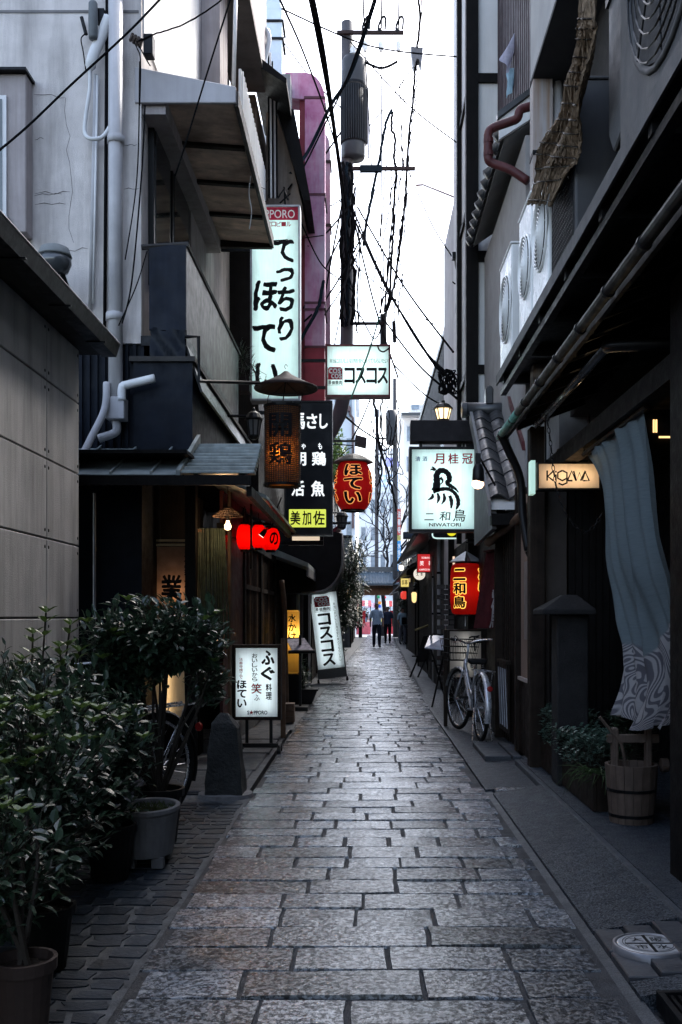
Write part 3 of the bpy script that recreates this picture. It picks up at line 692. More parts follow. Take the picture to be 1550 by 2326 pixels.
# black sign with the yellow panel
Y = 11.5
x0, x1, z0, z1 = PX(650, Y), PX(752, Y), PZ(1212, Y), PZ(914, Y)
t = thing('black_menu_sign', 'black projecting sign with white kanji and a yellow panel at its foot', 'sign', (x0, Y, z0))
blk = mat('black_sign_face', (.008, .009, .012), .4, .2, bump=.02)
part('body', MB().box(x0, x1, Y, Y+.20, z0, z1), blk, t)
part('frame', MB().box(x0-.018, x0-.001, Y-.015, Y+.205, z0-.018, z1+.018).box(x1+.001, x1+.018, Y-.015, Y+.205, z0-.018, z1+.018).box(x0-.0005, x1+.0005, Y-.015, Y+.2, z1+.001, z1+.018).box(x0-.0005, x1+.0005, Y-.015, Y+.2, z0-.018, z0-.001), mat('sign_frame_black', (.02, .02, .023), .35, .2), t)
wh = emit('lit_white_letters', (.92, .95, .95), .85)
lt = MB()
for s_, a, b, c, e in (('馬', 668, 693, 938, 975), ('さ', 697, 721, 940, 974), ('し', 726, 745, 940, 974), ('や', 685, 695, 1008, 1021), ('も', 723, 732, 1006, 1021),
                       ('朝', 664, 696, 1026, 1058), ('鶏', 709, 741, 1026, 1058), ('活', 662, 692, 1092, 1127), ('魚', 707, 738, 1092, 1128)):
    lt = MB(); put(lt, s_, PX(a, Y), PX(b, Y), PZ(e, Y), PZ(c, Y), .03); part('character', at_y(lt, Y-.004), wh, t, fix=False)
yp = part('yellow_panel', MB().box(PX(657, Y), PX(741, Y), Y-.012, Y-.002, PZ(1198, Y), PZ(1157, Y)), emit('yellow_lit_panel', (.72, .80, .10), .8), t, bevel=.008)
lt = MB()
for s_, a, b in (('美', 660, 683), ('加', 687, 708), ('佐', 712, 738)): put(lt, s_, PX(a, Y), PX(b, Y), PZ(1193, Y), PZ(1161, Y), .02, wob=.003)
part('lettering', at_y(lt, Y-.016), black_ink, yp, fix=False)
part('bracket', MB().box(-1.32, x0-.02, Y+.08, Y+.12, z1-.12, z1-.08), darkmetal, t)
part('bracket', MB().box(-1.32, x0-.02, Y+.08, Y+.12, z0+.1, z0+.14), darkmetal, t)
# small cream lit strip sign under it
Y = 12.6
t = thing('strip_light_sign', 'small cream lit strip sign just below the black sign', 'sign', P(700, 1232, Y))
part('panel', MB().box(PX(664, Y), PX(726, Y), Y, Y+.06, PZ(1227, Y), PZ(1217, Y)), emit('cream_strip', (.95, .76, .55), .7), t)
part('housing', MB().box(PX(655, Y), PX(735, Y), Y+.005, Y+.10, PZ(1238, Y), PZ(1228, Y)).box(PX(727, Y), PX(735, Y), Y+.006, Y+.10, PZ(1227.5, Y), PZ(1214, Y)), darkmetal, t)
part('arm', MB().box(-1.35, PX(656, Y), Y+.03, Y+.06, PZ(1237, Y), PZ(1230, Y)), darkmetal, t)

# woven basket lamp under a conical tin hat
Y = 9.5
t = thing('basket_lantern', 'woven cylinder lantern glowing amber under a conical tin hat', 'lantern', P(645, 1105, Y))
c0 = P(642, 1018, Y); r0 = 40*Y/F; zt, zb = PZ(925, Y), PZ(1102, Y)
wick = mat('wicker_weave', (.05, .03, .018), .7, .4, 30, .3, 90, transl=.12)
mb = MB()
for k in range(44):
    q = 2*math.pi*k/44; mb.box(-.0045, .0045, -.002, .002, zb, zt, Matrix.Translation((c0.x+r0*math.cos(q), c0.y+r0*math.sin(q), 0)) @ Matrix.Rotation(q+math.pi/2, 4, 'Z'))
nr = 40
for k in range(nr):
    z = zb+(zt-zb)*(k+.5)/nr; ph = k % 2
    mb.tube([(c0.x+(r0+(.004 if (j+ph) % 2 else -.004))*math.cos(2*math.pi*j/44), c0.y+(r0+(.004 if (j+ph) % 2 else -.004))*math.sin(2*math.pi*j/44), z) for j in range(45)], .0052, 4, caps=False)
bs = part('woven_body', mb, wick, t)
part('paper_lining', MB().lathe((c0.x, c0.y, 0), [(r0-.012, zb), (r0-.012, zt)], 24, caps=False), face_mat('amber_lining', (.30, .13, .032), .5), bs, smooth=True)
wrap = lambda x, z: (c0.x+(r0+.014)*math.sin((x-c0.x)/r0), c0.y-(r0+.014)*math.cos((x-c0.x)/r0), z)
lt = MB(); put(lt, '開', c0.x-.115, c0.x+.10, PZ(1000, Y), PZ(945, Y), .03, fn=wrap); put(lt, '鶏', c0.x-.115, c0.x+.10, PZ(1060, Y), PZ(1012, Y), .02, fn=wrap, wob=.003)
part('lettering', lt, black_ink, bs, fix=False)
for z in (zt, zb): part('hoop', MB().lathe((c0.x, c0.y, z), [(r0+.012, -.012), (r0+.014, .012), (r0-.016, .012), (r0-.016, -.012)], 24, caps=False), blackmetal, t)
part('bulb', MB().lathe((c0.x-.01, c0.y-.115, PZ(1035, Y)), [(.001, -.03), (.020, -.02), (.024, 0), (.014, .03), (.01, .05)], 12), emit('flame_bulb', (1.0, .55, .18), 90.), t, smooth=True)
lamp('bulb_light', (c0.x-.01, c0.y-.128, PZ(1037, Y)), 9., (1, .55, .2), t, .02)
hz = PZ(884, Y); hc = P(650, 870, Y)
part('tin_hat', MB().lathe((hc.x, hc.y, hz), [(.302, -.004), (.306, .006), (.30, .020), (.19, .065), (.06, .135), (.02, .168), (.0, .172)], 28, caps=False).lathe((hc.x, hc.y, hz), [(.30, -.004), (.19, .055), (.0, .155)], 28, caps=False), rust, t, smooth=True)
part('hook', MB().tube([(hc.x+.012*math.cos(q*.6), hc.y, hz+.215+.02*math.sin(q*.6)) for q in range(9)], .003, 5), darkmetal, t)
hw = MB()
for sx in (-1, 1): hw.tube(smoothpts([(hc.x+sx*.0, hc.y, hz+.07), (hc.x+sx*.10, hc.y, hz-.03), (hc.x+sx*.16, hc.y, hz-.05), (c0.x+sx*r0*.9, c0.y, zt)]), .004, 5)
hw.tube([(hc.x, hc.y, hz+.08), (c0.x, c0.y, zt+.02)], .006, 6); hw.box(hc.x-.10, hc.x+.10, hc.y-.005, hc.y+.005, hz-.055, hz-.045)
part('hanger_wire', hw, darkmetal, t)
part('crossbar', MB().box(c0.x-.10, c0.x+.10, c0.y-.02, c0.y+.02, zt+.01, zt+.06), blackmetal, t)
# carriage lamp beside it
Y = 9.9
def carriage_lamp(name, label, px, py, Y, w_px, h_px, lit, base=None, group=None):
    t_ = thing(name, label, 'lamp', P(px, py+h_px/2, Y)); s = Y/F; a = w_px*s/2; zt_, zb_ = PZ(py-h_px/2, Y), PZ(py+h_px/2, Y); c = P(px, py, Y); hh = zt_-zb_
    part('cap', MB().lathe((c.x, c.y, zt_), [(a*1.12, -hh*.36), (a*1.1, -hh*.30), (a*.75, -hh*.12), (a*.25, -hh*.03), (a*.18, .02), (.0, .03)], 12), blackmetal, t_)
    gl = emit('warm_lamp_glass', (1.0, .72, .38), 2.2) if lit else glass('clear_lamp_glass', (.12, .12, .12), .2)
    part('glass', MB().lathe((c.x, c.y, zb_), [(a*.62, .015), (a*.92, hh*.62)], 8), gl, t_)
    for k in range(8):
        q = 2*math.pi*k/8; part('glazing_bar', MB().tube([(c.x+a*.64*math.cos(q), c.y+a*.64*math.sin(q), zb_+.01), (c.x+a*.95*math.cos(q), c.y+a*.95*math.sin(q), zb_+hh*.63)], .006, 4), blackmetal, t_)
    part('base', MB().lathe((c.x, c.y, zb_), [(a*.3, -.03), (a*.7, .0), (a*.7, .014)], 12), blackmetal, t_)
    if base: part('arm', MB().tube(base, .014, 6), blackmetal, t_)
    return t_
carriage_lamp('carriage_lamp', 'unlit black carriage lamp tucked behind the woven lantern', 577, 962, Y, 36, 60, False, [P(577, 945, Y), (-1.38, Y, PZ(945, Y))])
# row of glowing red paper lanterns over the door
redpaper = mat('lit_red_paper', (.85, .012, .006), .6, .05, 4, .1, 90, transl=.8)
def paper_lantern(root, c, r, h, m, ribs=12, power=10., colr=(1, .45, .25), hr=.5, n=24, capm=None, squarish=2.2):
    prof = []
    for k in range(ribs*2+1):
        u = k/(ribs*2); q = 2*u-1
        rr_ = r*(hr+(1-hr)*(1-abs(q)**squarish)**(1/squarish if squarish > 2.5 else .62)); prof.append((rr_*(1.0 if k % 2 else .985), -h/2+h*u))
    b = part('paper_shade', MB().lathe(c, prof, n, caps=False), m, root, smooth=True)
    for s_ in (-1, 1): part('rim', MB().lathe((c[0], c[1], c[2]+s_*h/2), [(r*hr*1.04, -.018), (r*hr*1.04, .018), (r*hr*.9, .018), (r*hr*.9, -.018)], 18, caps=True), capm or blackmetal, root)
    if power: lamp('lantern_bulb', c, power, colr, root, .03)
    return b, prof
for i, (px_, py_, Y) in enumerate(((556, 1220, 9.7), (588, 1219, 10.5), (615, 1225, 11.0))):
    t = thing('red_paper_lantern', ('glowing red lantern at the near end of the row over the door', 'glowing red lantern in the middle of the row over the door', 'glowing red lantern with a black character at the far end of the row')[i], 'lantern', P(px_, py_+30, Y), 'red lanterns over the door')
    c = P(px_, py_, Y); paper_lantern(t, c, .078 if i < 2 else .105, .25, redpaper, 10, 1.1, (1, .12, .05), .5, 20)
    if i == 2:
        wrap = lambda x, z: (c.x+.122*math.sin((x-c.x)/.118), c.y-.122*math.cos((x-c.x)/.118), z)
        part('lettering', put(MB(), 'の', c.x-.0, c.x+.10, c.z-.07, c.z+.07, .03, fn=wrap), black_ink, t, fix=False)
    part('hanger', MB().tube([(c.x, c.y, c.z+.15), (c.x, c.y, c.z+.30)], .005, 5), blackmetal, t)
Y = 9.6
t = thing('spot_lamp', 'small black spot lamp clamped in front of the red lantern row', 'spotlight', P(601, 1205, Y))
a, b = P(604, 1203, Y), P(594, 1217, Y)
part('housing', MB().tube([a, b], [.018, .03], 10), blackmetal, t)
part('lens', MB().tube([b+(b-a)*.02, b+(b-a)*.06], [.027, .027], 10), emit('spot_lens', (1, .85, .7), 3.), t)
part('arm', MB().tube(smoothpts([a, P(618, 1195, Y), P(628, 1160, Y), P(640, 1130, Y)]), .006, 5), blackmetal, t)

# green-black meat restaurant box sign over the lane
Y = 14.0
x0, x1, z0, z1 = PX(744, Y), PX(883, Y), PZ(897, Y), PZ(787, Y)
t = thing('yakiniku_light_box', 'wide white light box with black katakana in dark red frame hung over the lane', 'sign', (x0, Y, z0))
box_sign(t, x0, x1, z0, z1, Y, .18, face_cyan, mat('maroon_frame', (.10, .02, .022), .45, .2), 4, 7., False, .03)
part('lettering', at_y(row(MB(), '本当においしいお肉を安く食べてもらいたい', PX(749, Y), PX(881, Y), PZ(825, Y), PZ(815, Y), .008, fill=.95), Y-.003), green_ink, t, fix=False)
part('lettering', at_y(row(MB(), 'コスコス', PX(782, Y), PX(882, Y), PZ(872, Y), PZ(835, Y), .035, fill=.97), Y-.003), black_ink, t, fix=False)
def coscos_logo(root, a, b, c, e, y, outline=True):
    """red rounded square with white letters over a line of black kanji: a..b, c(top)..e(bottom)"""
    w_ = b-a; h_ = c-e; zs_ = e+h_*.28
    q = part('logo', MB().poly([(a, y-.004, e+h_*.30), (b, y-.004, e+h_*.30), (b, y-.004, c-w_*.12), (b-w_*.12, y-.004, c), (a+w_*.12, y-.004, c), (a, y-.004, c-w_*.12)]), red_ink, root, fix=False)
    lt_ = MB()
    put(lt_, 'cos', a+w_*.06, b-w_*.10, e+h_*.64, e+h_*.93, .02); part('lettering', at_y(lt_, y-.006), white_ink, q, fix=False)
    lt_ = MB(); put(lt_, 'cos', a+w_*.22, b-w_*.04, e+h_*.36, e+h_*.64, .02); part('lettering', at_y(lt_, y-.006), white_ink, q, fix=False)
    part('lettering', at_y(row(MB(), '原価焼肉', a, b, e+h_*.02, e+h_*.26, .03), y-.004), black_ink, root, fix=False)
    ol = MB(); m = w_*.03
    ribbon(ol, [(a-m, c), (a-m, e-m), (b+m, e-m), (b+m, c)], w_*.025); part('logo_outline', at_y(ol, y-.003), black_ink, root, fix=False)
coscos_logo(t, PX(745.5, Y), PX(778, Y), PZ(834, Y), PZ(875, Y), Y)
part('bracket', MB().box(-1.3, x0-.03, Y+.06, Y+.10, z1-.2, z1-.16), darkmetal, t)
part('bracket', MB().box(-1.3, x0-.03, Y+.06, Y+.10, z0+.1, z0+.14), darkmetal, t)

# the big red lantern with its little roof
Y = 14.3
t = thing('hotei_lantern', 'big round red lantern with orange-edged black hiragana under a wooden hat', 'lantern', P(803, 1165, Y))
c = P(803, 1104, Y); r = .272; h = .70
red2 = mat('dark_red_paper', (.40, .012, .018), .55, .15, 4, .15, 60, transl=.55)
b, prof = paper_lantern(t, c, r, h, red2, 14, 3.2, (1, .55, .28), .58, 32)
def rad(prof_, z):
    for (ra, za), (rb_, zb_) in zip(prof_, prof_[1:]):
        if za <= z <= zb_: return ra+(rb_-ra)*(z-za)/max(1e-6, zb_-za)
    return prof_[0][0]
def lantern_text(root, s, c, prof_, zt_, zb_, width, ang, ink_b=.035, glow_b=.085, glow=None, parent=None):
    out = []
    for bold, lift, m_ in ((glow_b, .004, glow), (ink_b, .008, black_ink)):
        mb_ = MB(); hgt = (zt_-zb_)/len(s)
        for i_, ch in enumerate(s):
            ex = (bold-ink_b)*.22
            put(mb_, ch, -width/2-ex, width/2+ex, zt_-hgt*(i_+1)+hgt*.07-ex, zt_-hgt*i_-hgt*.07+ex, bold)
        me = mesh_of(mb_); subdivide(me, .03)
        for v in me.vertices:
            R_ = rad(prof_, max(prof_[0][1], min(prof_[-1][1], v.co.z)))+lift-v.co.y; q = v.co.x/prof_[len(prof_)//2][0]+ang
            z_ = v.co.z; v.co = (c[0]+R_*math.sin(q), c[1]-R_*math.cos(q), c[2]+z_)
        off = OFF[rootof(root).name]
        for v in me.vertices: v.co = v.co-off
        part('lettering', me, m_, parent or root)
orange = emit('orange_outline', (.95, .36, .10), .75)
lantern_text(t, 'ほてい', c, prof, .30, -.29, .27, 0, glow=orange, parent=b)
for q in (1.45, -1.45): lantern_text(t, 'ほてい', c, prof, .22, -.26, .22, q, glow=orange, parent=b)
hz = PZ(1047, Y)
part('wooden_hat', MB().lathe((c.x, c.y, hz), [(.29, -.03), (.285, -.01), (.20, .05), (.10, .09), (.0, .11)], 8, caps=True), mat('grey_board', (.10, .095, .09), .7, .3), t)
part('hanger', MB().tube([(c.x, c.y, hz+.10), (c.x, c.y, hz+.22), (-.45, c.y, hz+.24)], .009, 6).tube(smoothpts([(c.x-.25, c.y, hz), (c.x-.1, c.y, hz+.15), (c.x, c.y, hz+.2)]), .006, 5), blackmetal, t)
part('bracket', MB().box(-1.25, PX(812, Y), Y-.02, Y+.02, PZ(1004, Y), PZ(1000, Y)), blackmetal, t)
part('bracket', MB().box(-1.25, PX(797, Y), Y-.02, Y+.02, PZ(1191, Y), PZ(1186, Y)), blackmetal, t)

# standing fugu light box on casters
Y = 9.05
x0, x1, z0, z1 = PX(536, Y), PX(631, Y), PZ(1628, Y), PZ(1472, Y)
t = thing('fugu_stand_sign', 'white lit sandwich sign with black and red brush writing on caster stand', 'sign', ((x0+x1)/2, Y, 0))
box_sign(t, x0, x1, z0, z1, Y, .13, face_white, darkwood, 2, 5., True, .03)
lt = MB()
for (s_, px_, w_, pa, pb, bo, wo) in (('ふぐ', 609, .125, 1476, 1548, .04, .003), ('料理', 611, .055, 1552, 1590, .03, 0), ('おいしいから', 579, .050, 1484, 1548, .02, 0), ('ふ', 584, .05, 1577, 1592, .01, 0), ('ほてい', 550, .085, 1544, 1608, .035, .002)):
    part('lettering', at_y(column(MB(), s_, PX(px_, Y), w_, PZ(pa, Y), PZ(pb, Y), bo, wob=wo), Y-.004), black_ink, t, fix=False)
lt = MB(); column(lt, '笑', PX(583, Y), .095, PZ(1551, Y), PZ(1577, Y), .02); part('lettering', at_y(lt, Y-.0042), red_ink, t, fix=False); lt = MB(); column(lt, '法善寺横丁で', PX(548, Y), .032, PZ(1494, Y), PZ(1542, Y), .01)
part('lettering', at_y(lt, Y-.0042), red_ink, t, fix=False)
lt = MB(); navyink = mat('navy_ink', (.01, .02, .06), .6, .1, bump=0)
put(lt, 'S', PX(562, Y), PX(567, Y), PZ(1623, Y), PZ(1614, Y), .03); put(lt, 'PPORO', PX(577, Y), PX(608, Y), PZ(1623, Y), PZ(1614, Y), .03)
part('lettering', at_y(lt, Y-.004), navyink, t, fix=False)
sx_, sz_ = PX(571.5, Y), PZ(1618.5, Y)
part('star_emblem', at_y(MB().add([(sx_+(.024 if k % 2 == 0 else .009)*math.sin(k*math.pi/5), 0, sz_+(.024 if k % 2 == 0 else .009)*math.cos(k*math.pi/5)) for k in range(10)]+[(sx_, 0, sz_)], [(k, (k+1) % 10, 10) for k in range(10)]), Y-.004), red_ink, t, fix=False)
for px_ in (560, 615): part('leg', MB().box(PX(px_-3.5, Y), PX(px_+3.5, Y), Y+.04, Y+.08, .07, z0-.03), blackmetal, t)
part('crossbar', MB().box(PX(540, Y), PX(632, Y), Y-.0, Y+.03, .065, .095).box(PX(540, Y), PX(632, Y), Y+.19, Y+.22, .03, .05), blackmetal, t)
for px_ in (545, 634):
    for dy in (.0, .2): part('caster', MB().tube([(PX(px_-3.5, Y), Y+dy, .032), (PX(px_+3.5, Y), Y+dy, .032)], .034, 12), blackmetal, t)
for px_ in (545, 634): part('foot', MB().box(PX(px_-2, Y), PX(px_+2, Y), Y-.02, Y+.23, .055, .08), blackmetal, t)
t = thing('plank', 'tall grey-brown plank standing right behind the white fugu stand sign', 'plank', P(645, 1650, 10.2))
part('board', MB().box(PX(638, 10.2), PX(649, 10.2), 10.2, 10.24, .0, PZ(1450, 10.2)), midwood, t)

# yellow paper floor lantern, wooden box, menu lectern and pot beside it
Y = 13.9
t = thing('yellow_floor_lantern', 'tall yellow paper floor lantern with black brush writing beside log post', 'lantern', P(664, 1620, Y))
x0, x1 = PX(647, Y), PX(679, Y)
part('paper_shade', MB().prism([(x0, Y), (x1, Y), (x1, Y+.16), (x0, Y+.16)], 'z', PZ(1530, Y), PZ(1386, Y)), face_amber, t, bevel=.02)
lamp('lantern_bulb', ((x0+x1)/2, Y+.08, PZ(1440, Y)), 4., (1, .7, .35), t, .02)
part('lettering', at_y(column(MB(), '水かけ', PX(664, Y), .11, PZ(1394, Y), PZ(1455, Y), .03, wob=.003), Y-.005), black_ink, t, fix=False)
part('plinth', MB().box(x0-.02, x1+.02, Y-.02, Y+.18, .0, PZ(1532, Y)), blackwood, t)
t = thing('wooden_crate', 'small reddish wooden crate on the step below the yellow lantern', 'crate', P(658, 1620, 11.6))
for k in range(3): part('board', MB().box(PX(646, 11.6), PX(668, 11.6), 11.6, 11.8, .01+k*.075, .08+k*.075), midwood, t)
Y = 13.2
t = thing('menu_lectern', 'slanted menu board under shiny plastic on a dark stand', 'menu stand', P(680, 1600, Y))
q0, q1, q2, q3 = P(650, 1453, Y+.25), P(692, 1451, Y+.25), P(712, 1478, Y), P(665, 1480, Y)
def slab(pts, th):
    n_ = (pts[1]-pts[0]).cross(pts[3]-pts[0]).normalized()*th
    return MB().add([tuple(p) for p in pts]+[tuple(p-n_) for p in pts], [(0, 1, 2, 3), (7, 6, 5, 4), (0, 4, 5, 1), (1, 5, 6, 2), (2, 6, 7, 3), (3, 7, 4, 0)])
part('menu_sheet', slab([q0, q1, q2, q3], .012), mat('menu_paper', (.32, .30, .34), .12, .4, 22, .0, spec=.7, rvar=.04), t)
part('ledge', MB().tube([P(655, 1481, Y-.01), P(716, 1480, Y-.01)], .025, 8), blackmetal, t)
part('post', MB().box(PX(678, Y), PX(684, Y), Y+.1, Y+.14, .05, 1.0), blackmetal, t)
part('foot', MB().box(PX(662, Y), PX(700, Y), Y-.05, Y+.3, .0, .05), blackmetal, t)
part('shelf_edge', MB().box(PX(649, Y), PX(690, Y), Y+.26, Y+.28, PZ(1456, Y), PZ(1449, Y)), blackmetal, t)

# tilted katakana floor sign
Y = 18.6
t = thing('katakana_floor_sign', 'tall tilted white floor sign with black katakana and red logo on casters', 'sign', (0, 0, 0))
W, Hh = .50, 1.42
box_sign(t, -W/2, W/2, .26, .26+Hh, -.05, .12, face_white, mat('sign_grey_metal', (.05, .05, .052), .4, .2), 2, 4., True, .022)
coscos_logo(t, -W*.36, W*.20, .26+Hh*.955, .26+Hh*.76, -.05)
part('lettering', at_y(column(MB(), 'コスコス', -W*.06, W*.48, .26+Hh*.74, .26+Hh*.03, .035), -.054), black_ink, t, fix=False)
part('lettering', at_y(column(MB(), '本当においしいお肉を安く食べてもらいたい', W*.37, W*.075, .26+Hh*.86, .26+Hh*.08, .005), -.054), black_ink, t, fix=False)
part('base_panel', MB().box(-W/2-.02, W/2+.02, -.05, .07, .08, .237), mat('sign_grey_metal', (.05, .05, .052), .4, .2), t)
for sx in (-1, 1):
    part('caster', MB().tube([(sx*.27-.02, 0, .035), (sx*.27+.02, 0, .035)], .036, 12), blackmetal, t)
    part('foot', MB().box(sx*.27-.012, sx*.27+.012, -.16, .16, .06, .08), blackmetal, t)
g = P(757, 1547, Y); t.location = (g.x, Y, .02); t.rotation_euler = (R(-3), R(-6.5), R(4))
# ================================================================ RIGHT SIDE
# ---- the dark house with the hanging cloth, nearest on this side
t = thing('dark_tea_house', 'dark house with long eave, gutter and recessed entrance behind the hanging cloth', 'building', (1.6, 5, 0))
KH = t
upper = mat('upper_dark_wall', (.03, .028, .027), .8, .2, 3, .2, 70, streak=.4, streakcol=(.025,.022,.02))
part('upper_wall', MB().box(1.75, 7, -9, 8.5, 2.95, 9.6), upper, t)
part('recess_wall', MB().box(2.35, 2.40, -9, 8.2, -.04, 2.95), blackwood, t)
part('near_wall', MB().box(1.50, 1.56, -9, 3.9, -.04, 2.95), blackwood, t)
part('near_jamb', MB().box(1.415, 1.60, 4.40, 4.62, .0, 2.8), blackwood, t)
part('inner_plaster', MB().box(1.55, 2.35, 8.02, 8.06, -.04, 2.6), plaster_d, t)
part('entry_panel', MB().box(PX(1290, 7.98), 2.349, 7.96, 8.019, .0, 2.5), blackwood, t)
for k in range(7): part('panel_board', MB().box(PX(1292, 7.95)+k*.055, PX(1292, 7.95)+.048+k*.055, 7.945, 7.959, .0, 2.45), blackwood, t)
part('corner_post', MB().box(PX(1205, 7.85), PX(1240, 7.85), 7.85, 8.0, .0, 2.75), darkwood, t, bevel=.008)
part('wall_pier', MB().box(PX(1241, 7.9), PX(1289, 7.9), 7.93, 8.019, .25, 2.5), mat('grey_clay_wall', (.05, .042, .037), .85, .2), t)
part('glass_door_edge', MB().box(PX(1248, 7.7), PX(1264, 7.7), 7.69, 7.71, .15, 1.30), mat('mirror_glass', (.6, .62, .64), .06, .1, bump=.02, metal=1.), t)
# eave: soffit boards, rafters, gutter
eb = part('eave', MB().prism([(1.19, 2.80), (1.80, 3.03), (1.80, 3.08), (1.19, 2.84)], 'y', -9, 8.3), blackwood, t)
for k in range(16): part('rafter', MB().prism([(1.22, 2.74), (1.80, 2.96), (1.80, 3.025), (1.22, 2.80)], 'y', 1.2+k*.45, 1.25+k*.45), blackwood, eb)
part('fascia_board', MB().box(1.165, 1.189, -9, 8.32, 2.73, 2.86), blackwood, eb)
gx, gz = 1.125, 2.755
part('gutter', MB().tube([(gx, -9, gz), (gx, 7.35, gz)], .027, 10), mat('grey_gutter', (.012, .012, .013), .55, .3, 6, .05, 30), eb, smooth=True)
part('gutter_end', MB().tube([(gx, 7.36, gz), (gx, 8.35, gz)], .030, 10), mat('verdigris_copper', (.10, .22, .18), .5, .4, 12, .2, 60, streak=.3), eb, smooth=True, label='green patinated end of the gutter')
for k in range(12): part('gutter_ring', MB().tube([(gx, 1.6+k*.6, gz), (gx, 1.625+k*.6, gz)], .034, 10), blackmetal, eb)
part('lower_gutter', MB().tube([(1.30, 5.3, 2.70), (1.30, 7.55, 2.70)], .028, 10), mat('shiny_gutter', (.09, .09, .095), .22, .2, 6, .05, 30, metal=.7), eb, smooth=True)
part('gutter_outlet', MB().tube(smoothpts([(1.30, 5.35, 2.70), (1.33, 5.25, 2.68), (1.50, 5.15, 2.66), (1.75, 5.1, 2.66)]), .036, 8), blackmetal, eb, smooth=True)
part('beam', MB().box(1.45, 1.56, 4.2, 8.0, 2.38, 2.50), blackwood, t)
part('inner_ceiling', MB().box(1.57, 2.35, 3.9, 8.0, 2.55, 2.58), blackwood, t)
part('downpipe', MB().tube(smoothpts([(gx, 8.25, gz), (1.20, 8.3, 2.62), (1.30, 8.35, 2.40), (1.32, 8.35, 2.1), (1.36, 8.3, 1.8)]), .035, 8).tube(smoothpts([(1.36, 8.3, 1.8), (1.42, 8.3, 1.72), (1.55, 8.3, 1.70)]), .035, 8), blackmetal, t, smooth=True)
part('downlight', MB().lathe((PX(1385, 6.6), 6.6, PZ(965, 6.6)), [(.001, -.01), (.016, -.006), (.02, .004), (.02, .02)], 12), emit('downlight_bulb', (1, .78, .5), 12.), t)
lamp('downlight_light', (PX(1385, 6.6), 6.58, PZ(965, 6.6)-.05), 3.0, (1, .72, .42), t, .02)
for k in range(2): part('window_slot', MB().box(PX(1506+k*6, 6.0), PX(1509.5+k*6, 6.0), 6.2, 6.21, PZ(968, 6.0), PZ(938, 6.0)), emit('warm_slot', (1, .62, .25), 1.6), t)
part('lit_shelf_edge', MB().box(PX(1520, 6.0), 2.34, 6.2, 6.21, PZ(981, 6.0), PZ(977, 6.0)), emit('warm_slot', (1, .62, .25), 1.6), t)
part('wall_end', MB().box(1.56, 2.34, 6.215, 6.23, 2.2, 2.54), blackwood, t)
# upper-floor concrete balcony box, stained column, pipe
bb = part('balcony_box', MB().box(1.41, 1.749, 2.0, 8.5, 5.80, 9.6), mat('balcony_render', (.33, .33, .33), .85, .12, 3, .4, 110), t)
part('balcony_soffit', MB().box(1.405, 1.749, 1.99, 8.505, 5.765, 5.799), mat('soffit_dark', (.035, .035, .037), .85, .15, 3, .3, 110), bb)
part('stained_column', MB().box(1.41, 1.57, 8.35, 8.52, 3.2, 5.76), mat('rust_stained_column', (.36, .33, .32), .7, .12, 4, .1, 60, streak=.8, streakcol=(.26, .15, .08), sscale=(16, 16, .6)), t)
part('column_band', MB().box(1.405, 1.575, 8.345, 8.525, 5.12, 5.16), darkmetal, t)
part('rain_pipe', MB().tube([(1.63, 8.42, 5.76), (1.63, 8.42, 3.4)], .045, 10), pvc, t, smooth=True)
# steel shelf carrying the air conditioners
sf = part('ac_shelf', MB().box(1.20, 1.749, -3, 9.0, 3.365, 3.40), blackmetal, t)
part('shelf_edge', MB().box(1.185, 1.199, -3, 9.02, 3.34, 3.425), mat('shelf_edge_paint', (.05, .05, .052), .6, .3), sf)
for k in range(9): part('joist', MB().box(1.21, 1.745, 1.5+k*.9, 1.56+k*.9, 3.29, 3.364), blackmetal, sf)
part('stringer', MB().box(1.22, 1.27, -3, 8.98, 3.24, 3.288), blackmetal, sf)
part('far_bracket', MB().prism([(8.9, 3.24), (8.98, 3.24), (8.98, 3.02), (8.93, 3.02)], 'x', 1.6, 1.64), blackmetal, sf)

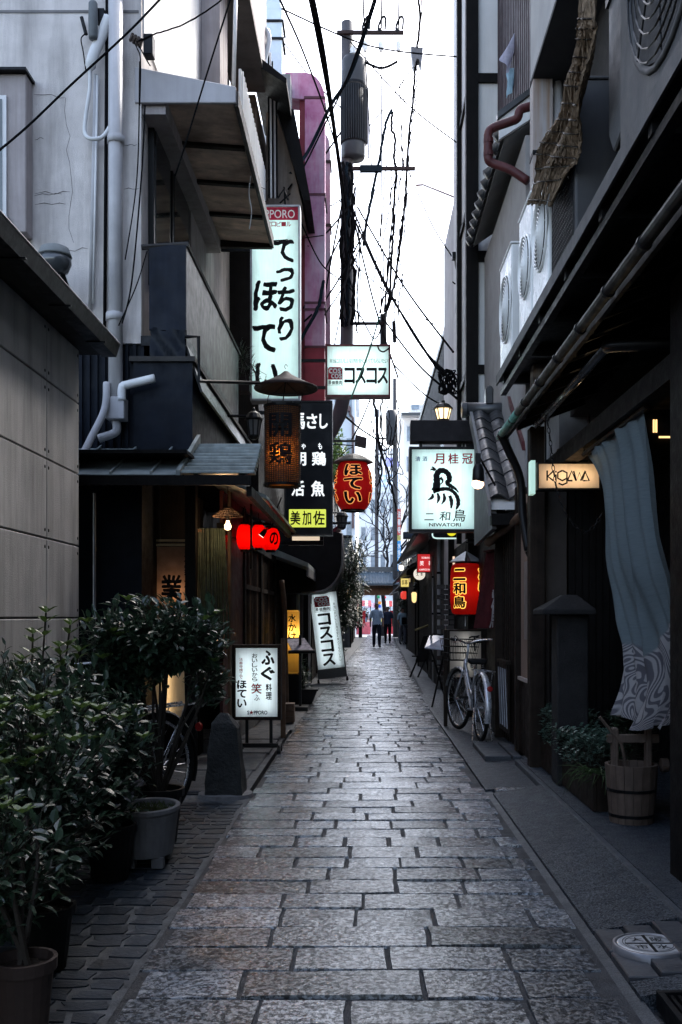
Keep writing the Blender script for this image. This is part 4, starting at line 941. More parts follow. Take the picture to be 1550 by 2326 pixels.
def ac_unit(label, y0, y1, z0, h, x0=1.215, dep=.30, m=None, fans=1, mesh=False):
    m = m or acwhite
    t_ = thing('air_conditioner', label, 'air conditioner', (x0, (y0+y1)/2, z0), 'air conditioners on the steel shelf')
    part('casing', MB().box(x0, x0+dep, y0, y1, z0+.03, z0+h), m, t_, bevel=.012, seg=2)
    part('top_lid', MB().box(x0-.008, x0+dep+.008, y0-.008, y1+.008, z0+h, z0+h+.018), m, t_, bevel=.005)
    for yy in (y0+.08, y1-.12): part('foot', MB().box(x0-.02, x0+dep+.02, yy, yy+.05, z0, z0+.03), greymetal, t_)
    if mesh:
        ms = MB()
        for k in range(22): ms.box(x0-.012, x0-.006, y0+.03+(y1-y0-.06)*k/21, y0+.036+(y1-y0-.06)*k/21, z0+.06, z0+h-.03)
        for k in range(26): ms.box(x0-.011, x0-.007, y0+.03, y1-.03, z0+.06+(h-.1)*k/25, z0+.066+(h-.1)*k/25)
        part('wire_guard', ms, darkmetal, t_)
    else:
        r_ = min((y1-y0)*.40, h/fans*.42); yc = y0+(y1-y0)*.42
        for q in range(fans):
            zc = z0+.03+(h-.03)*(q+.5)/fans
            part('fan_well', MB().lathe((0, 0, 0), [(r_, 0), (r_*1.02, .016), (r_*1.06, .016), (r_*1.07, 0)], 28, Matrix.Translation((x0, yc, zc)) @ Matrix.Rotation(R(-90), 4, 'Y')), m, t_, smooth=True)
            part('fan_dark', MB().lathe((0, 0, 0), [(r_*.99, .004), (.001, .005)], 24, Matrix.Translation((x0, yc, zc)) @ Matrix.Rotation(R(-90), 4, 'Y')), mat('fan_shadow', (.03, .03, .032), .7), t_)
            gr = MB()
            for k in range(9): gr.torus((x0-.022-.012*(1-(k/9)**2), yc, zc), r_*(k+1)/9.2, .0045, 26, 4)
            for k in range(8): q2 = 2*math.pi*k/8; gr.tube([(x0-.036, yc, zc), (x0-.018, yc+r_*math.cos(q2), zc+r_*math.sin(q2))], .004, 4)
            part('fan_grille', gr, blackmetal if m is acgrey else m, t_)
    return t_
ac_unit('far white air conditioner at the end of the steel shelf', 8.28, 8.96, 3.402, .95, fans=1)
ac_unit('second white air conditioner from the far end of the shelf', 7.30, 7.86, 3.402, .95)
ac_unit('third white air conditioner just beyond the reed mat', 6.62, 7.22, 3.402, .95)
ac_unit('grey air conditioner with wire guard below the reed mat', 5.75, 6.45, 3.402, .95, m=acgrey, mesh=True)
ac_unit('large grey air conditioner at the upper corner above the eave', 3.5, 4.75, 3.402, 1.25, m=acgrey)
t = thing('duct_box', 'dark boxy duct with sloped foot behind the hanging reed mat', 'duct', (1.5, 5.2, 3.6))
part('body', MB().prism([(4.85, 3.95), (5.0, 3.78), (5.3, 3.72), (5.4, 3.85), (5.4, 5.6), (4.85, 5.6)], 'x', 1.32, 1.74), mat('dark_duct_sheet', (.07, .07, .072), .6, .2), t, bevel=.01)
part('flange', MB().box(1.305, 1.745, 4.84, 5.41, 4.55, 4.59), darkmetal, t)
# hanging reed mat
t = thing('reed_mat', 'ragged straw reed mat hanging down across the air conditioner shelf', 'reed blind', P(1270, 400, 6.0))
straw = mat('straw', (.20, .145, .10), .8, .5, 30, .4, 80, rand=.2, transl=.25)
A = [P(1334, -60, 5.1), P(1330, 43, 5.2), P(1320, 78, 5.3), P(1303, 139, 5.5), P(1287, 190, 5.7), P(1280, 260, 5.9), P(1252, 306, 6.2), P(1228, 350, 6.5), P(1212, 406, 6.8), P(1192, 460, 7.0)]
B = [P(1346, -60, 4.9), P(1342, 43, 4.95), P(1339, 78, 5.0), P(1335, 145, 5.1), P(1329, 203, 5.2), P(1320, 262, 5.35), P(1310, 315, 5.5), P(1302, 360, 5.6), P(1287, 392, 5.75), P(1262, 468, 6.0)]
A = smoothpts(A, 5); B = smoothpts(B, 5); nrow = len(A)
ms = MB()
for k in range(84):
    u = k/83; pts = []
    stop = nrow - (rnd.randint(0, 4) if k % 3 else 0)
    for i in range(stop):
        p = A[i].lerp(B[i], u); p = p+Vector((-.03*math.sin(u*9+i*.25)+rnd.uniform(-.006, .006), rnd.uniform(-.006, .006), rnd.uniform(-.01, .01))); pts.append(p)
    ms.tube(pts, rnd.uniform(.005, .009), 4)
part('reeds', ms, straw, t, stuff=True)
cr = MB()
for i in range(2, nrow, 3): cr.tube([A[i].lerp(B[i], u/10)+Vector((-.03*math.sin(u*.9+i*.25)-.012, 0, 0)) for u in range(11)], .005, 4)
part('binding_cord', cr, darkwood, t)

# ---- hanging indigo cloth (noren)
t = thing('noren_cloth', 'long blue-grey hemp curtain with pale wave pattern blowing at the entrance', 'curtain', P(1400, 1650, 5.5))
XN = 1.50
NL = smoothpts([P(1332, 1035, 6.75), P(1358, 1095, 6.65), P(1368, 1200, 6.55), P(1378, 1300, 6.5), P(1400, 1400, 6.4), P(1412, 1480, 6.3), P(1408, 1560, 6.2), P(1396, 1630, 6.1)], 8)
NR = smoothpts([P(1463, 928, 5.35), P(1476, 1000, 5.30), P(1494, 1150, 5.25), P(1510, 1250, 5.2), P(1534, 1350, 5.2), P(1558, 1450, 5.2), P(1560, 1560, 5.25), P(1515, 1665, 5.4)], 8)
def cloth(u, v):
    k = v*(len(NL)-1); i = min(int(k), len(NL)-2); f = k-i
    p = NL[i].lerp(NL[i+1], f).lerp(NR[i].lerp(NR[i+1], f), u)
    fold = (.038*math.sin(u*15+1+v*1.2)+.020*math.sin(u*29+v*2)+.016*math.sin(u*47-v*5+2*math.sin(v*4))+.012*noise.noise(Vector((u*7, v*9, 3))))*(.35+.65*math.sin(min(1, v*1.6)*math.pi/2))
    return (p.x+fold, p.y+.02*math.sin(u*22+v*3), p.z+.03*math.sin(u*9)*v)
def noren_mat():
    m = bpy.data.materials.new('hemp_wave_cloth'); m.use_nodes = True; T = m.node_tree; N = T.nodes; L = T.links; b = N['Principled BSDF']
    uv = N.new('ShaderNodeUVMap'); uv.uv_map = 'uv'
    sep = N.new('ShaderNodeSeparateXYZ'); L.new(uv.outputs[0], sep.inputs[0])
    no = N.new('ShaderNodeTexNoise'); no.inputs['Scale'].default_value = 3.4; no.inputs['Detail'].default_value = 1.2; no.inputs['Distortion'].default_value = 1.6; L.new(uv.outputs[0], no.inputs['Vector'])
    mu = N.new('ShaderNodeMath'); mu.operation = 'MULTIPLY'; mu.inputs[1].default_value = 110.; L.new(no.outputs['Fac'], mu.inputs[0])
    sn = N.new('ShaderNodeMath'); sn.operation = 'SINE'; L.new(mu.outputs[0], sn.inputs[0])
    st = N.new('ShaderNodeMapRange'); st.inputs[1].default_value = -.25; st.inputs[2].default_value = .25; L.new(sn.outputs[0], st.inputs[0])
    ed = N.new('ShaderNodeTexNoise'); ed.inputs['Scale'].default_value = 2.2; L.new(uv.outputs[0], ed.inputs['Vector'])
    ad = N.new('ShaderNodeMath'); ad.operation = 'MULTIPLY_ADD'; ad.inputs[1].default_value = .35; L.new(ed.outputs['Fac'], ad.inputs[0]); L.new(sep.outputs['Y'], ad.inputs[2])
    lo = N.new('ShaderNodeMapRange'); lo.inputs[1].default_value = .86; lo.inputs[2].default_value = .875; L.new(ad.outputs[0], lo.inputs[0])
    fa = N.new('ShaderNodeMath'); fa.operation = 'MULTIPLY'; L.new(st.outputs[0], fa.inputs[0]); L.new(lo.outputs[0], fa.inputs[1])
    wv = N.new('ShaderNodeTexNoise'); wv.inputs['Scale'].default_value = 60; mp = N.new('ShaderNodeMapping'); mp.inputs['Scale'].default_value = (.3, 4, 1); L.new(uv.outputs[0], mp.inputs[0]); L.new(mp.outputs[0], wv.inputs['Vector'])
    def mx(f, A_, B_, mode='MIX'):
        n = N.new('ShaderNodeMix'); n.data_type = 'RGBA'; n.blend_type = mode
        if isinstance(f, float): n.inputs[0].default_value = f
        else: L.new(f, n.inputs[0])
        for k, s in ((6, A_), (7, B_)):
            if isinstance(s, tuple): n.inputs[k].default_value = (*s, 1)
            else: L.new(s, n.inputs[k])
        return n.outputs[2]
    blue = mx(wv.outputs['Fac'], (.14, .18, .19), (.22, .26, .27))
    ground = mx(lo.outputs[0], blue, (.14, .135, .15))
    bp = N.new('ShaderNodeBump'); bp.inputs['Strength'].default_value = .5; bp.inputs['Distance'].default_value = .01; L.new(wv.outputs['Fac'], bp.inputs['Height']); L.new(bp.outputs[0], b.inputs['Normal'])
    L.new(mx(fa.outputs[0], ground, (.42, .40, .39)), b.inputs['Base Color']); b.inputs['Roughness'].default_value = .9; b.inputs['Specular IOR Level'].default_value = .1
    tb = N.new('ShaderNodeBsdfTranslucent'); ms_ = N.new('ShaderNodeMixShader'); ms_.inputs[0].default_value = .42
    L.new(mx(fa.outputs[0], ground, (.42, .40, .39)), tb.inputs[0]); L.new(b.outputs[0], ms_.inputs[1]); L.new(tb.outputs[0], ms_.inputs[2]); L.new(ms_.outputs[0], N['Material Output'].inputs[0])
    return m
NU, NV = 64, 40
g_ = MB().grid(cloth, NU, NV); me = mesh_of(g_, OFF[t.name], True)
uvl = me.uv_layers.new(name='uv')
for p in me.polygons:
    for li in p.loop_indices:
        vi = me.loops[li].vertex_index; uvl.data[li].uv = ((vi//(NV+1))/NU*1.0, (vi % (NV+1))/NV*1.0)
part('cloth', me, noren_mat(), t)
part('rod', MB().tube([P(1326, 1033, 6.8), P(1470, 922, 5.3)], .017, 8), darkwood, t)
part('rod_hook', MB().tube(smoothpts([P(1330, 1032, 6.75), P(1328, 1015, 6.75), P(1335, 1000, 6.75)]), .006, 5), blackmetal, t)

# lit name sign under the eave
Y = 7.3
x0, x1, z0, z1 = PX(1224, Y), PX(1361, Y), PZ(1109, Y), PZ(1054, Y)
t = thing('name_light_box', 'small warm lit box sign reading kigawa hung below the eave', 'sign', (x0, Y, z0))
box_sign(t, x0, x1, z0, z1, Y, .12, face_cream, blackmetal, 1, 5., False, .012, tube=tube_c(7.))
lt = MB(); zb_, zt_ = PZ(1092, Y), PZ(1069, Y); hL = zt_-zb_; wS = hL*.17
def L_(pts): ribbon(lt, [(xk+p[0]*hL, zb_+p[1]*hL) for p in pts], wS)
xk = PX(1243, Y); L_([(0, 0), (0, 1)]); L_([(.62, .95), (.06, .42), (.62, 0)])
xk = PX(1260, Y); L_([(.12, 0), (.12, .62)]); L_([(.12, .8), (.12, .95)])
xk = PX(1266, Y); L_([(.5, 1.), (.05, .78), (.05, .24), (.5, 0), (.95, .24), (.95, .78), (.5, 1.)]); L_([(.95, .24), (.95, -.22), (.5, -.42), (.12, -.25)])
xk = PX(1289, Y); L_([(0, 0), (.42, .95), (.84, 0)]); L_([(.05, .0), (.5, .0)])
xk = PX(1303, Y); L_([(0, .95), (.3, 0), (.58, .8), (.86, 0), (1.16, .95)])
xk = PX(1319, Y); L_([(0, 0), (.42, .95), (.84, 0), (.25, 0)])
part('lettering', at_y(lt, Y-.004), black_ink, t, fix=False)
part('side_face', MB().box(PX(1206, Y), PX(1216, Y), Y-.01, Y+.10, PZ(1122, Y), PZ(1046, Y)), emit('pale_green_edge', (.55, .80, .66), .55), t)
part('hanger', MB().box(PX(1240, Y), PX(1244, Y), Y+.04, Y+.06, z1+.012, 2.74).box(PX(1340, Y), PX(1344, Y), Y+.04, Y+.06, z1+.012, 2.74), blackmetal, t)
# rain chain looping from the gutter
t = thing('rain_chain', 'black iron chain hanging from the gutter in front of the lit name sign', 'chain', P(1240, 935, 7.0))
cp = smoothpts([P(1240, 935, 7.0), P(1250, 1000, 7.0), P(1258, 1070, 7.0), P(1270, 1130, 7.0), P(1295, 1180, 7.0), P(1325, 1208, 7.0), P(1350, 1195, 7.0), P(1366, 1170, 7.0)], 10)
acc = 0; k = 0; last = cp[0]
for a, b in zip(cp, cp[1:]):
    acc += (b-a).length
    if acc > .030:
        acc = 0; d_ = (b-a).normalized(); q = d_.to_track_quat('Z', 'Y').to_matrix().to_4x4()
        M_ = Matrix.Translation(b) @ q @ Matrix.Rotation(R(90*(k % 2)), 4, 'Z') @ Matrix.Diagonal((1, .6, 1.2, 1))
        part('link', MB().torus((0, 0, 0), .017, .0042, 12, 5, M_), blackmetal, t, smooth=True); k += 1
# stone marker post with pyramid cap
t = thing('stone_marker', 'dark stone gatepost with a pyramid cap beside the entrance', 'stone post', (1.45, 7.0, .05))
a, b = PX(1266, 7.0), PX(1338, 7.0)
stn = mat('dark_stone', (.026, .025, .025), .75, .3, 6, .5, 80, speck=.3)
part('shaft', MB().box(a, b, 7.0, 7.22, .06, PZ(1396, 7)), stn, t, bevel=.01)
zc = PZ(1396, 7)
part('cap', MB().add([(a-.12, 6.9, zc), (b+.03, 6.9, zc), (b+.03, 7.3, zc), (a-.12, 7.3, zc), (a-.12, 6.9, zc+.035), (b+.03, 6.9, zc+.035), (b+.03, 7.3, zc+.035), (a-.12, 7.3, zc+.035), (a+.05, 7.05, zc+.14), (b-.07, 7.05, zc+.14), (b-.07, 7.15, zc+.14), (a+.05, 7.15, zc+.14)],
     [(0, 3, 2, 1), (0, 1, 5, 4), (1, 2, 6, 5), (2, 3, 7, 6), (3, 0, 4, 7), (4, 5, 9, 8), (5, 6, 10, 9), (6, 7, 11, 10), (7, 4, 8, 11), (8, 9, 10, 11)]), stn, t, bevel=.006)
# timber planter box
t = thing('timber_planter', 'long weathered timber planter at the foot of the dark house', 'planter', (1.5, 7.1, .06))
part('front_board', MB().box(1.385, 1.41, 6.05, 8.2, .062, .29), darkwood, t, bevel=.005)
part('end_board', MB().box(1.411, 1.70, 6.05, 6.075, .062, .285), darkwood, t)
part('soil', MB().box(1.411, 1.70, 6.076, 8.2, .06, .25), soil, t)
# wooden well bucket
t = thing('well_bucket', 'pale wooden staved bucket with upright handles and cross bar', 'bucket', (1.545, 5.78, .06))
c = Vector((1.545, 5.78, .06)); rb_, rt_ = .125, .152; hb = .335; NS = 18
for k in range(NS):
    q0_, q1_ = 2*math.pi*(k+.03)/NS, 2*math.pi*(k+.97)/NS; mb = MB(); vs = []
    for z, r_ in ((0, rb_), (hb, rt_)):
        for q in (q0_, q1_): vs.append((c.x+r_*math.cos(q), c.y+r_*math.sin(q), c.z+z))
        for q in (q1_, q0_): vs.append((c.x+(r_-.02)*math.cos(q), c.y+(r_-.02)*math.sin(q), c.z+z))
    mb.add(vs, [(0, 1, 5, 4), (1, 2, 6, 5), (2, 3, 7, 6), (3, 0, 4, 7), (4, 5, 6, 7), (3, 2, 1, 0)])
    part('stave', mb, palewood, t)
part('base', MB().lathe(c, [(rb_-.02, .0), (rb_-.02, .03)], 18), palewood, t)
for z, m_ in ((.19, blackmetal), (.045, blackmetal)):
    r_ = rb_+(rt_-rb_)*z/hb+.003; part('hoop', MB().lathe((c.x, c.y, c.z+z), [(r_-.004, -.009), (r_, -.009), (r_+.001, .009), (r_-.003, .009)], 24, caps=False), m_, t)
for s_ in (-1, 1): part('handle_post', MB().box(c.x+s_*.115-.036*(s_ > 0), c.x+s_*.115+.036*(s_ < 0), c.y-.03, c.y+.03, c.z+.20, c.z+.545), palewood, t, bevel=.008)
part('cross_bar', MB().box(c.x-.14, c.x+.16, c.y-.018, c.y+.018, c.z+.455, c.z+.505), palewood, t, bevel=.005)
part('peg', MB().tube([(c.x+.165, c.y-.02, c.z+.33), (c.x+.205, c.y-.02, c.z+.33)], .04, 14), palewood, t)
t = thing('bamboo_ladle_handle', 'thin pale stick leaning out of the wooden bucket', 'stick', c)
part('stick', MB().tube([P(1362, 1628, 5.75), P(1412, 1690, 5.75), Vector((c.x+.02, c.y, c.z+.06))], .010, 6), palewood, t)

# ---- plaster and timber wall between the dark house and the bird restaurant
t = thing('timber_wall', 'low peach plaster wall with dark timber boards beside the parked bicycle', 'wall', (1.4, 8.6, 0))
part('plaster', MB().box(1.385, 1.42, 8.02, 8.85, .72, 2.30), mat('peach_plaster', (.22, .155, .12), .8, .12, 3, .15, 80), t)
part('window_recess', MB().box(1.375, 1.384, 8.12, 8.62, 1.05, 1.72), mat('recess_glass', (.18, .15, .135), .5), t)
part('sill', MB().box(1.355, 1.384, 8.0, 8.9, .69, .719), mat('pale_sill', (.34, .29, .26), .6), t)
for k in range(6): part('board', MB().box(1.372, 1.40, 8.02+k*.14, 8.152+k*.14, .03, .689), darkwood, t)
part('base_stone', MB().box(1.34, 1.42, 8.0, 9.0, .0, .05), slab2_m, t)
part('dark_door', MB().box(1.40, 1.44, 8.92, 10.1, .03, 2.3), blackwood, t)
for k in range(8): part('door_slat', MB().box(1.385, 1.399, 8.95+k*.14, 9.0+k*.14, .05, 2.2), darkwood, t)
part('post', MB().box(1.34, 1.44, 8.86, 8.93, .0, 2.4), darkwood, t)
part('post', MB().box(1.32, 1.42, 10.1, 10.2, .0, 2.4), darkwood, t)
part('rough_log_beam', MB().tube(smoothpts([(1.22, 9.9, 1.98), (1.30, 9.3, 2.06), (1.37, 8.7, 2.13), (1.42, 8.1, 2.25)]), [.04+.008*math.sin(k*1.3) for k in range(19)], 8), midwood, t, smooth=True)
part('low_gate', MB().box(1.33, 1.35, 9.3, 9.9, .15, .80).box(1.31, 1.36, 9.28, 9.92, .80, .83), darkwood, t)
for k in range(4): part('gate_brace', MB().tube([(1.325, 9.3+.15*k, .2), (1.325, 9.45+.15*k, .75)], .008, 5), greymetal, t)

# ---- bird restaurant: half-timbered house, tiled porch roof, pent roof, lattice balcony
hb_ = thing('half_timbered_house', 'white plaster house with black timber posts and tiled pent roofs', 'building', (1.5, 12.2, 0))
Y = 12.2; xc = PX(1060, Y)
part('gable_wall', MB().box(xc+.02, 6, Y, 14.2, 2.2, 11), plaster_w, hb_)
part('lower_wall', MB().box(xc+.02, 6, Y+.01, 14.2, -.04, 2.199), blackwood, hb_)
part('corner_post', MB().box(xc-.01, PX(1086, Y), Y-.05, Y+.10, 2.2, 11), blackwood, hb_)
part('stud', MB().box(PX(1143, Y), PX(1165, Y), Y-.045, Y-.001, 2.2, 11), blackwood, hb_)
part('post', MB().box(PX(1042, 13.0)-.02, PX(1046, 13.0)+.02, 13.0, 13.1, 2.2, 11), blackwood, hb_)
for py_, th in ((178, 12), (582, 14), (838, 12)): part('rail', MB().box(PX(1086, Y)+.001, PX(1143, Y)-.001, Y-.04, Y-.001, PZ(py_+th, Y), PZ(py_-th+4, Y)), blackwood, hb_)
for py_ in (850, 480, 215): part('side_rail', MB().box(xc-.012, xc+.019, Y+.101, 12.999, PZ(py_+6, Y), PZ(py_-6, Y)), blackwood, hb_)
part('rear_wing', MB().box(PX(1034, 14.2), 6, 14.21, 16.2, -.04, 7.25), mat('pale_grey_render', (.46, .45, .44), .8, .1, 3, .1, 60), hb_)
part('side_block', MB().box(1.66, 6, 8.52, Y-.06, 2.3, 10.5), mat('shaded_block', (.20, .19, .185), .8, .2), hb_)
# lattice balcony with dark bars
part('lattice_backing', MB().box(1.62, 1.655, 9.55, 12.0, 6.2, 10.4), blackwood, hb_)
for k in range(20): part('lattice_bar', MB().box(1.585, 1.61, 9.6+k*.12, 9.64+k*.12, 6.2, 9.6), mat('purple_brown_bar', (.06, .042, .045), .5, .3), hb_)
# mid-height pent roof with round tile ends
pr = part('pent_roof', MB().prism([(1.27, 5.72), (1.72, 6.02), (1.72, 6.10), (1.27, 5.80)], 'y', 9.25, 12.05), tile_m, hb_)
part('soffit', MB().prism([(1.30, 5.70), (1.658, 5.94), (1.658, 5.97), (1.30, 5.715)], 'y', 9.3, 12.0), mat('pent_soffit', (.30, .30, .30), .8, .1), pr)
part('bargeboard', MB().prism([(1.24, 5.66), (1.655, 5.93), (1.655, 6.16), (1.24, 5.84)], 'y', 9.20, 9.248), plaster_w, pr)
part('verge_cap', MB().prism([(1.22, 5.84), (1.655, 6.165), (1.655, 6.22), (1.22, 5.90)], 'y', 9.17, 9.27), tile_m, pr)
for k in range(11):
    part('eave_tile', MB().tube([(1.225, 9.35+k*.26, 5.74), (1.70, 9.35+k*.26, 6.10)], .052, 10), tile_m, pr, smooth=True)
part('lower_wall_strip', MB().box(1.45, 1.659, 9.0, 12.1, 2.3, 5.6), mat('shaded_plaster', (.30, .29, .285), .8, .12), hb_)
# maroon drainpipe with elbows
Y = 11.0
t = thing('maroon_downpipe', 'maroon drainpipe with three elbows by the tiled pent roof', 'pipe', P(1112, 365, Y))
part('pipe', MB().tube(smoothpts([P(1205, 242, 8.9), P(1182, 250, 8.9), P(1176, 268, 8.9), P(1160, 276, 8.95), P(1122, 290, 9.0), P(1110, 302, 9.0), P(1109, 330, 9.0), P(1110, 362, 9.0), P(1122, 372, 9.0), P(1160, 386, 8.95), P(1200, 412, 8.9)], 4), .040, 10), redpaint, t, smooth=True)
for p_ in (P(1110, 320, 9.0), P(1110, 350, 9.0)): part('collar', MB().lathe(p_, [(.046, -.02), (.046, .02)], 10), redpaint, t)
# laundry
cl1 = mat('lavender_cloth', (.42, .42, .52), .9, .2, 12, .1, 60, transl=.3); cl2 = mat('blue_cloth', (.35, .52, .62), .9, .2, 12, .1, 60, transl=.3)
def cloth_piece(name, label, a, b, c_, d_, m_, wave=.02):
    t_ = MB().grid(lambda u, v: (a.lerp(b, u)).lerp(d_.lerp(c_, u), v)+Vector((wave*math.sin(u*9+v*3), wave*math.cos(u*7), 0)), 10, 10)
    return single(name, t_, m_, label, 'laundry', smooth=True, group='laundry on the lattice balcony')
Yl = 10.6
cloth_piece('hanging_shirt', 'lavender shirt drying high on the lattice balcony', P(1176, 55, Yl), P(1190, 50, Yl), P(1158, 170, Yl), P(1135, 130, Yl), cl1)
cloth_piece('hanging_towel', 'pale towel hanging at the top of the lattice balcony', P(1186, 18, Yl), P(1199, 10, Yl), P(1197, 95, Yl), P(1188, 108, Yl), mat('pale_cloth', (.62, .60, .64), .9, .1, transl=.3))
cloth_piece('blue_cloth', 'light blue cloth hanging lowest on the lattice balcony', P(1150, 165, Yl), P(1172, 150, Yl), P(1166, 205, Yl), P(1152, 222, Yl), cl2)

# tiled porch roof facing the camera
t = thing('tiled_porch_roof', 'steep grey pantile porch roof with ridge ornament beside the bird sign', 'roof', (1.3, 9.8, 2.2))
y0, z0, y1, z1 = 9.05, 2.32, 10.6, 3.42; sl = math.atan2(z1-z0, y1-y0); Ls = math.hypot(y1-y0, z1-z0)
part('deck', MB().prism([(y0, z0-.05), (y1, z1-.05), (y1, z1-.10), (y0, z0-.10)], 'x', 1.14, 1.66), plaster_w, t)
part('bargeboard', MB().prism([(y0-.04, z0-.16), (y1, z1-.12), (y1, z1+.03), (y0-.04, z0-.02)], 'x', 1.11, 1.139), mat('grey_bargeboard', (.16, .16, .165), .6, .2), t)
tw = .19; th_ = Ls/8
def pantile():
    mb_ = MB()
    def fn(u, v):
        x = u*tw; z = .030*math.sin(u*math.pi*1.6-.5)+.012*(1-v); return (x, v*(th_+.04), z)
    mb_.grid(fn, 8, 2); n = len(mb_.v)
    mb_.add([(p[0], p[1], p[2]-.018) for p in mb_.v[:]], [])
    for i in range(8): mb_.f.append((i*3, (i+1)*3, n+(i+1)*3, n+i*3))
    return mb_
tm = mesh_of(pantile(), (0, 0, 0), True); tm.materials.append(tile_m)
off = OFF[t.name]
for r_ in range(8):
    for c_ in range(3):
        o = bpy.data.objects.new('roof_tile', tm); COL.objects.link(o); o.parent = t
        s_ = r_*th_; o.location = Vector((1.13+c_*tw*.97, y0+s_*math.cos(sl), z0+s_*math.sin(sl)+.01))-off; o.rotation_euler = (sl, 0, rnd.uniform(-.015, .015))
part('ridge', MB().tube([(1.06, y1+.02, z1+.04), (1.70, y1+.02, z1+.04)], .07, 12), tile_m, t, smooth=True)
part('ridge_end', MB().lathe((0, 0, 0), [(.085, -.03), (.085, .02), (.0, .03)], 16, Matrix.Translation((1.05, y1+.02, z1+.03)) @ Matrix.Rotation(R(-90), 4, 'Y')), tile_m, t)
part('ridge_ornament', MB().prism([(1.28, z1+.08), (1.36, z1+.08), (1.36, z1+.24), (1.34, z1+.28), (1.30, z1+.28), (1.28, z1+.24)], 'y', y1-.05, y1+.12), tile_m, t, bevel=.012)
part('porch_gable', MB().prism([(y0+.05, z0-.1), (y1, z1-.12), (y1, 2.0), (y0+.05, 2.05)], 'x', 1.16, 1.20), mat('gable_panel', (.15, .15, .155), .7, .2), t)
part('porch_beam', MB().box(1.14, 1.66, 9.0, 9.10, 2.08, 2.18), blackwood, t)
part('copper_ridge_board', MB().prism([(9.0, 2.75), (9.9, 3.36), (9.95, 3.45), (9.05, 2.84)], 'x', 1.42, 1.54), redpaint, t)

# bird light box
Y = 11.0
x0, x1, z0, z1 = PX(936, Y), PX(1081, Y), PZ(1202, Y), PZ(1021, Y)
t = thing('bird_light_box', 'square pale cyan light box with black bird emblem and kanji', 'sign', (x0, Y, z0))
box_sign(t, x0, x1, z0, z1, Y, .2, face_cyan, blackmetal, 4, 8., False, .03)
for k, ch in enumerate('清酒'): part('character', at_y(put(MB(), ch, PX(944+16*k, Y), PX(955+16*k, Y), PZ(1048, Y), PZ(1037, Y), .015), Y-.004), blue_ink, t, fix=False)
for k, ch in enumerate('月桂冠'): part('character', at_y(put(MB(), ch, PX(986+32*k, Y), PX(1010+32*k, Y), PZ(1054, Y), PZ(1030, Y), .025), Y-.004), red_ink, t, fix=False)
em = MB(); e_ = lambda px_, py_: (PX(px_, Y), PZ(py_, Y))
def brush(pts, ws): q = curve2([e_(*p) for p in pts], 5); n = len(q); ribbon(em, q, [np.interp(i/(n-1), [k/(len(ws)-1) for k in range(len(ws))], [w_*Y/F for w_ in ws])*(1+.10*math.sin(i*2.1)) for i in range(n)])
brush([(990, 1115), (993, 1095), (992, 1080), (999, 1070), (1010, 1070), (1019, 1078), (1021, 1090), (1016, 1097), (1024, 1104), (1034, 1110), (1042, 1119)], [19, 16, 14, 13, 12, 12, 12, 10, 9, 6, 2])
brush([(984, 1117), (1000, 1112), (1018, 1111), (1032, 1119), (1040, 1132), (1041, 1146), (1036, 1158)], [10, 9, 8, 8, 9, 9, 2])
brush([(1000, 1085), (1006, 1092), (1002, 1100)], [8, 4, 2])
brush([(988, 1068), (981, 1066), (978, 1069)], [6, 4, 1]); brush([(990, 1068), (983, 1061), (981, 1063)], [6, 3, 1])
for pts in ([(983, 1122), (982, 1130), (972, 1136)], [(994, 1120), (997, 1132), (993, 1144)], [(1008, 1121), (1010, 1134), (1003, 1146)], [(1022, 1126), (1026, 1140), (1025, 1155)]): brush(pts, [4, 8, 1] if pts[0][0] < 1020 else [7, 9, 3])
part('bird_emblem', at_y(em, Y-.004), black_ink, t, fix=False)
lt = MB()
for ch, a, b, c_, d_ in (('二', 965, 986, 1182, 1166), ('和', 999, 1023, 1183, 1162), ('鳥', 1030, 1058, 1185, 1157)): lt = MB(); put(lt, ch, PX(a, Y), PX(b, Y), PZ(c_, Y), PZ(d_, Y), .012, slant=.1); part('character', at_y(lt, Y-.0042), black_ink, t, fix=False)
lt = MB()
put(lt, 'NIWATORI', PX(975, Y), PX(1047, Y), PZ(1196, Y), PZ(1188, Y), .02)
part('lettering', at_y(lt, Y-.0042), black_ink, t, fix=False)
for px_ in (957, 1055): part('hanger', MB().box(PX(px_-3, Y), PX(px_+3, Y), Y+.06, Y+.1, z1+.03, PZ(1003, Y)), blackmetal, t)
part('header_box', MB().box(PX(933, Y), PX(1095, Y), Y-.02, Y+.2, PZ(1003, Y), PZ(955, Y)), mat('dark_header', (.022, .020, .022), .6, .3), t, bevel=.006)
part('support_arm', MB().box(PX(1095, Y), 1.66, Y+.04, Y+.12, PZ(990, Y), PZ(965, Y)), blackmetal, t)
carriage_lamp('brass_carriage_lamp', 'lit carriage lamp standing on the header above the bird sign', 1007, 935, 11.05, 40, 42, True)
lamp('carriage_light', P(1007, 940, 11.0), 1.5, (1, .7, .4), None, .03)
Y = 8.85
t = thing('bullet_spotlight', 'black bullet spotlight with a warm lens in front of the bird sign', 'spotlight', P(1086, 1100, Y))
part('housing', MB().lathe(P(1087, 1080, Y), [(.05, -.06), (.055, -.03), (.05, .05), (.035, .10), (.0, .11)], 14), blackmetal, t, smooth=True)
part('lens', MB().lathe(P(1086, 1100, Y), [(.0, -.045), (.035, -.035), (.055, -.005), (.05, .03)], 14), emit('peach_bulb', (1, .66, .42), 3.4), t, smooth=True)
part('stem', MB().box(PX(1080, Y), PX(1092, Y), Y-.02, Y+.02, PZ(1068, Y), PZ(1030, Y)), blackmetal, t)
part('arm', MB().tube([P(1086, 1032, Y), (1.18, 9.04, 2.14+.3)], .010, 6), blackmetal, t)
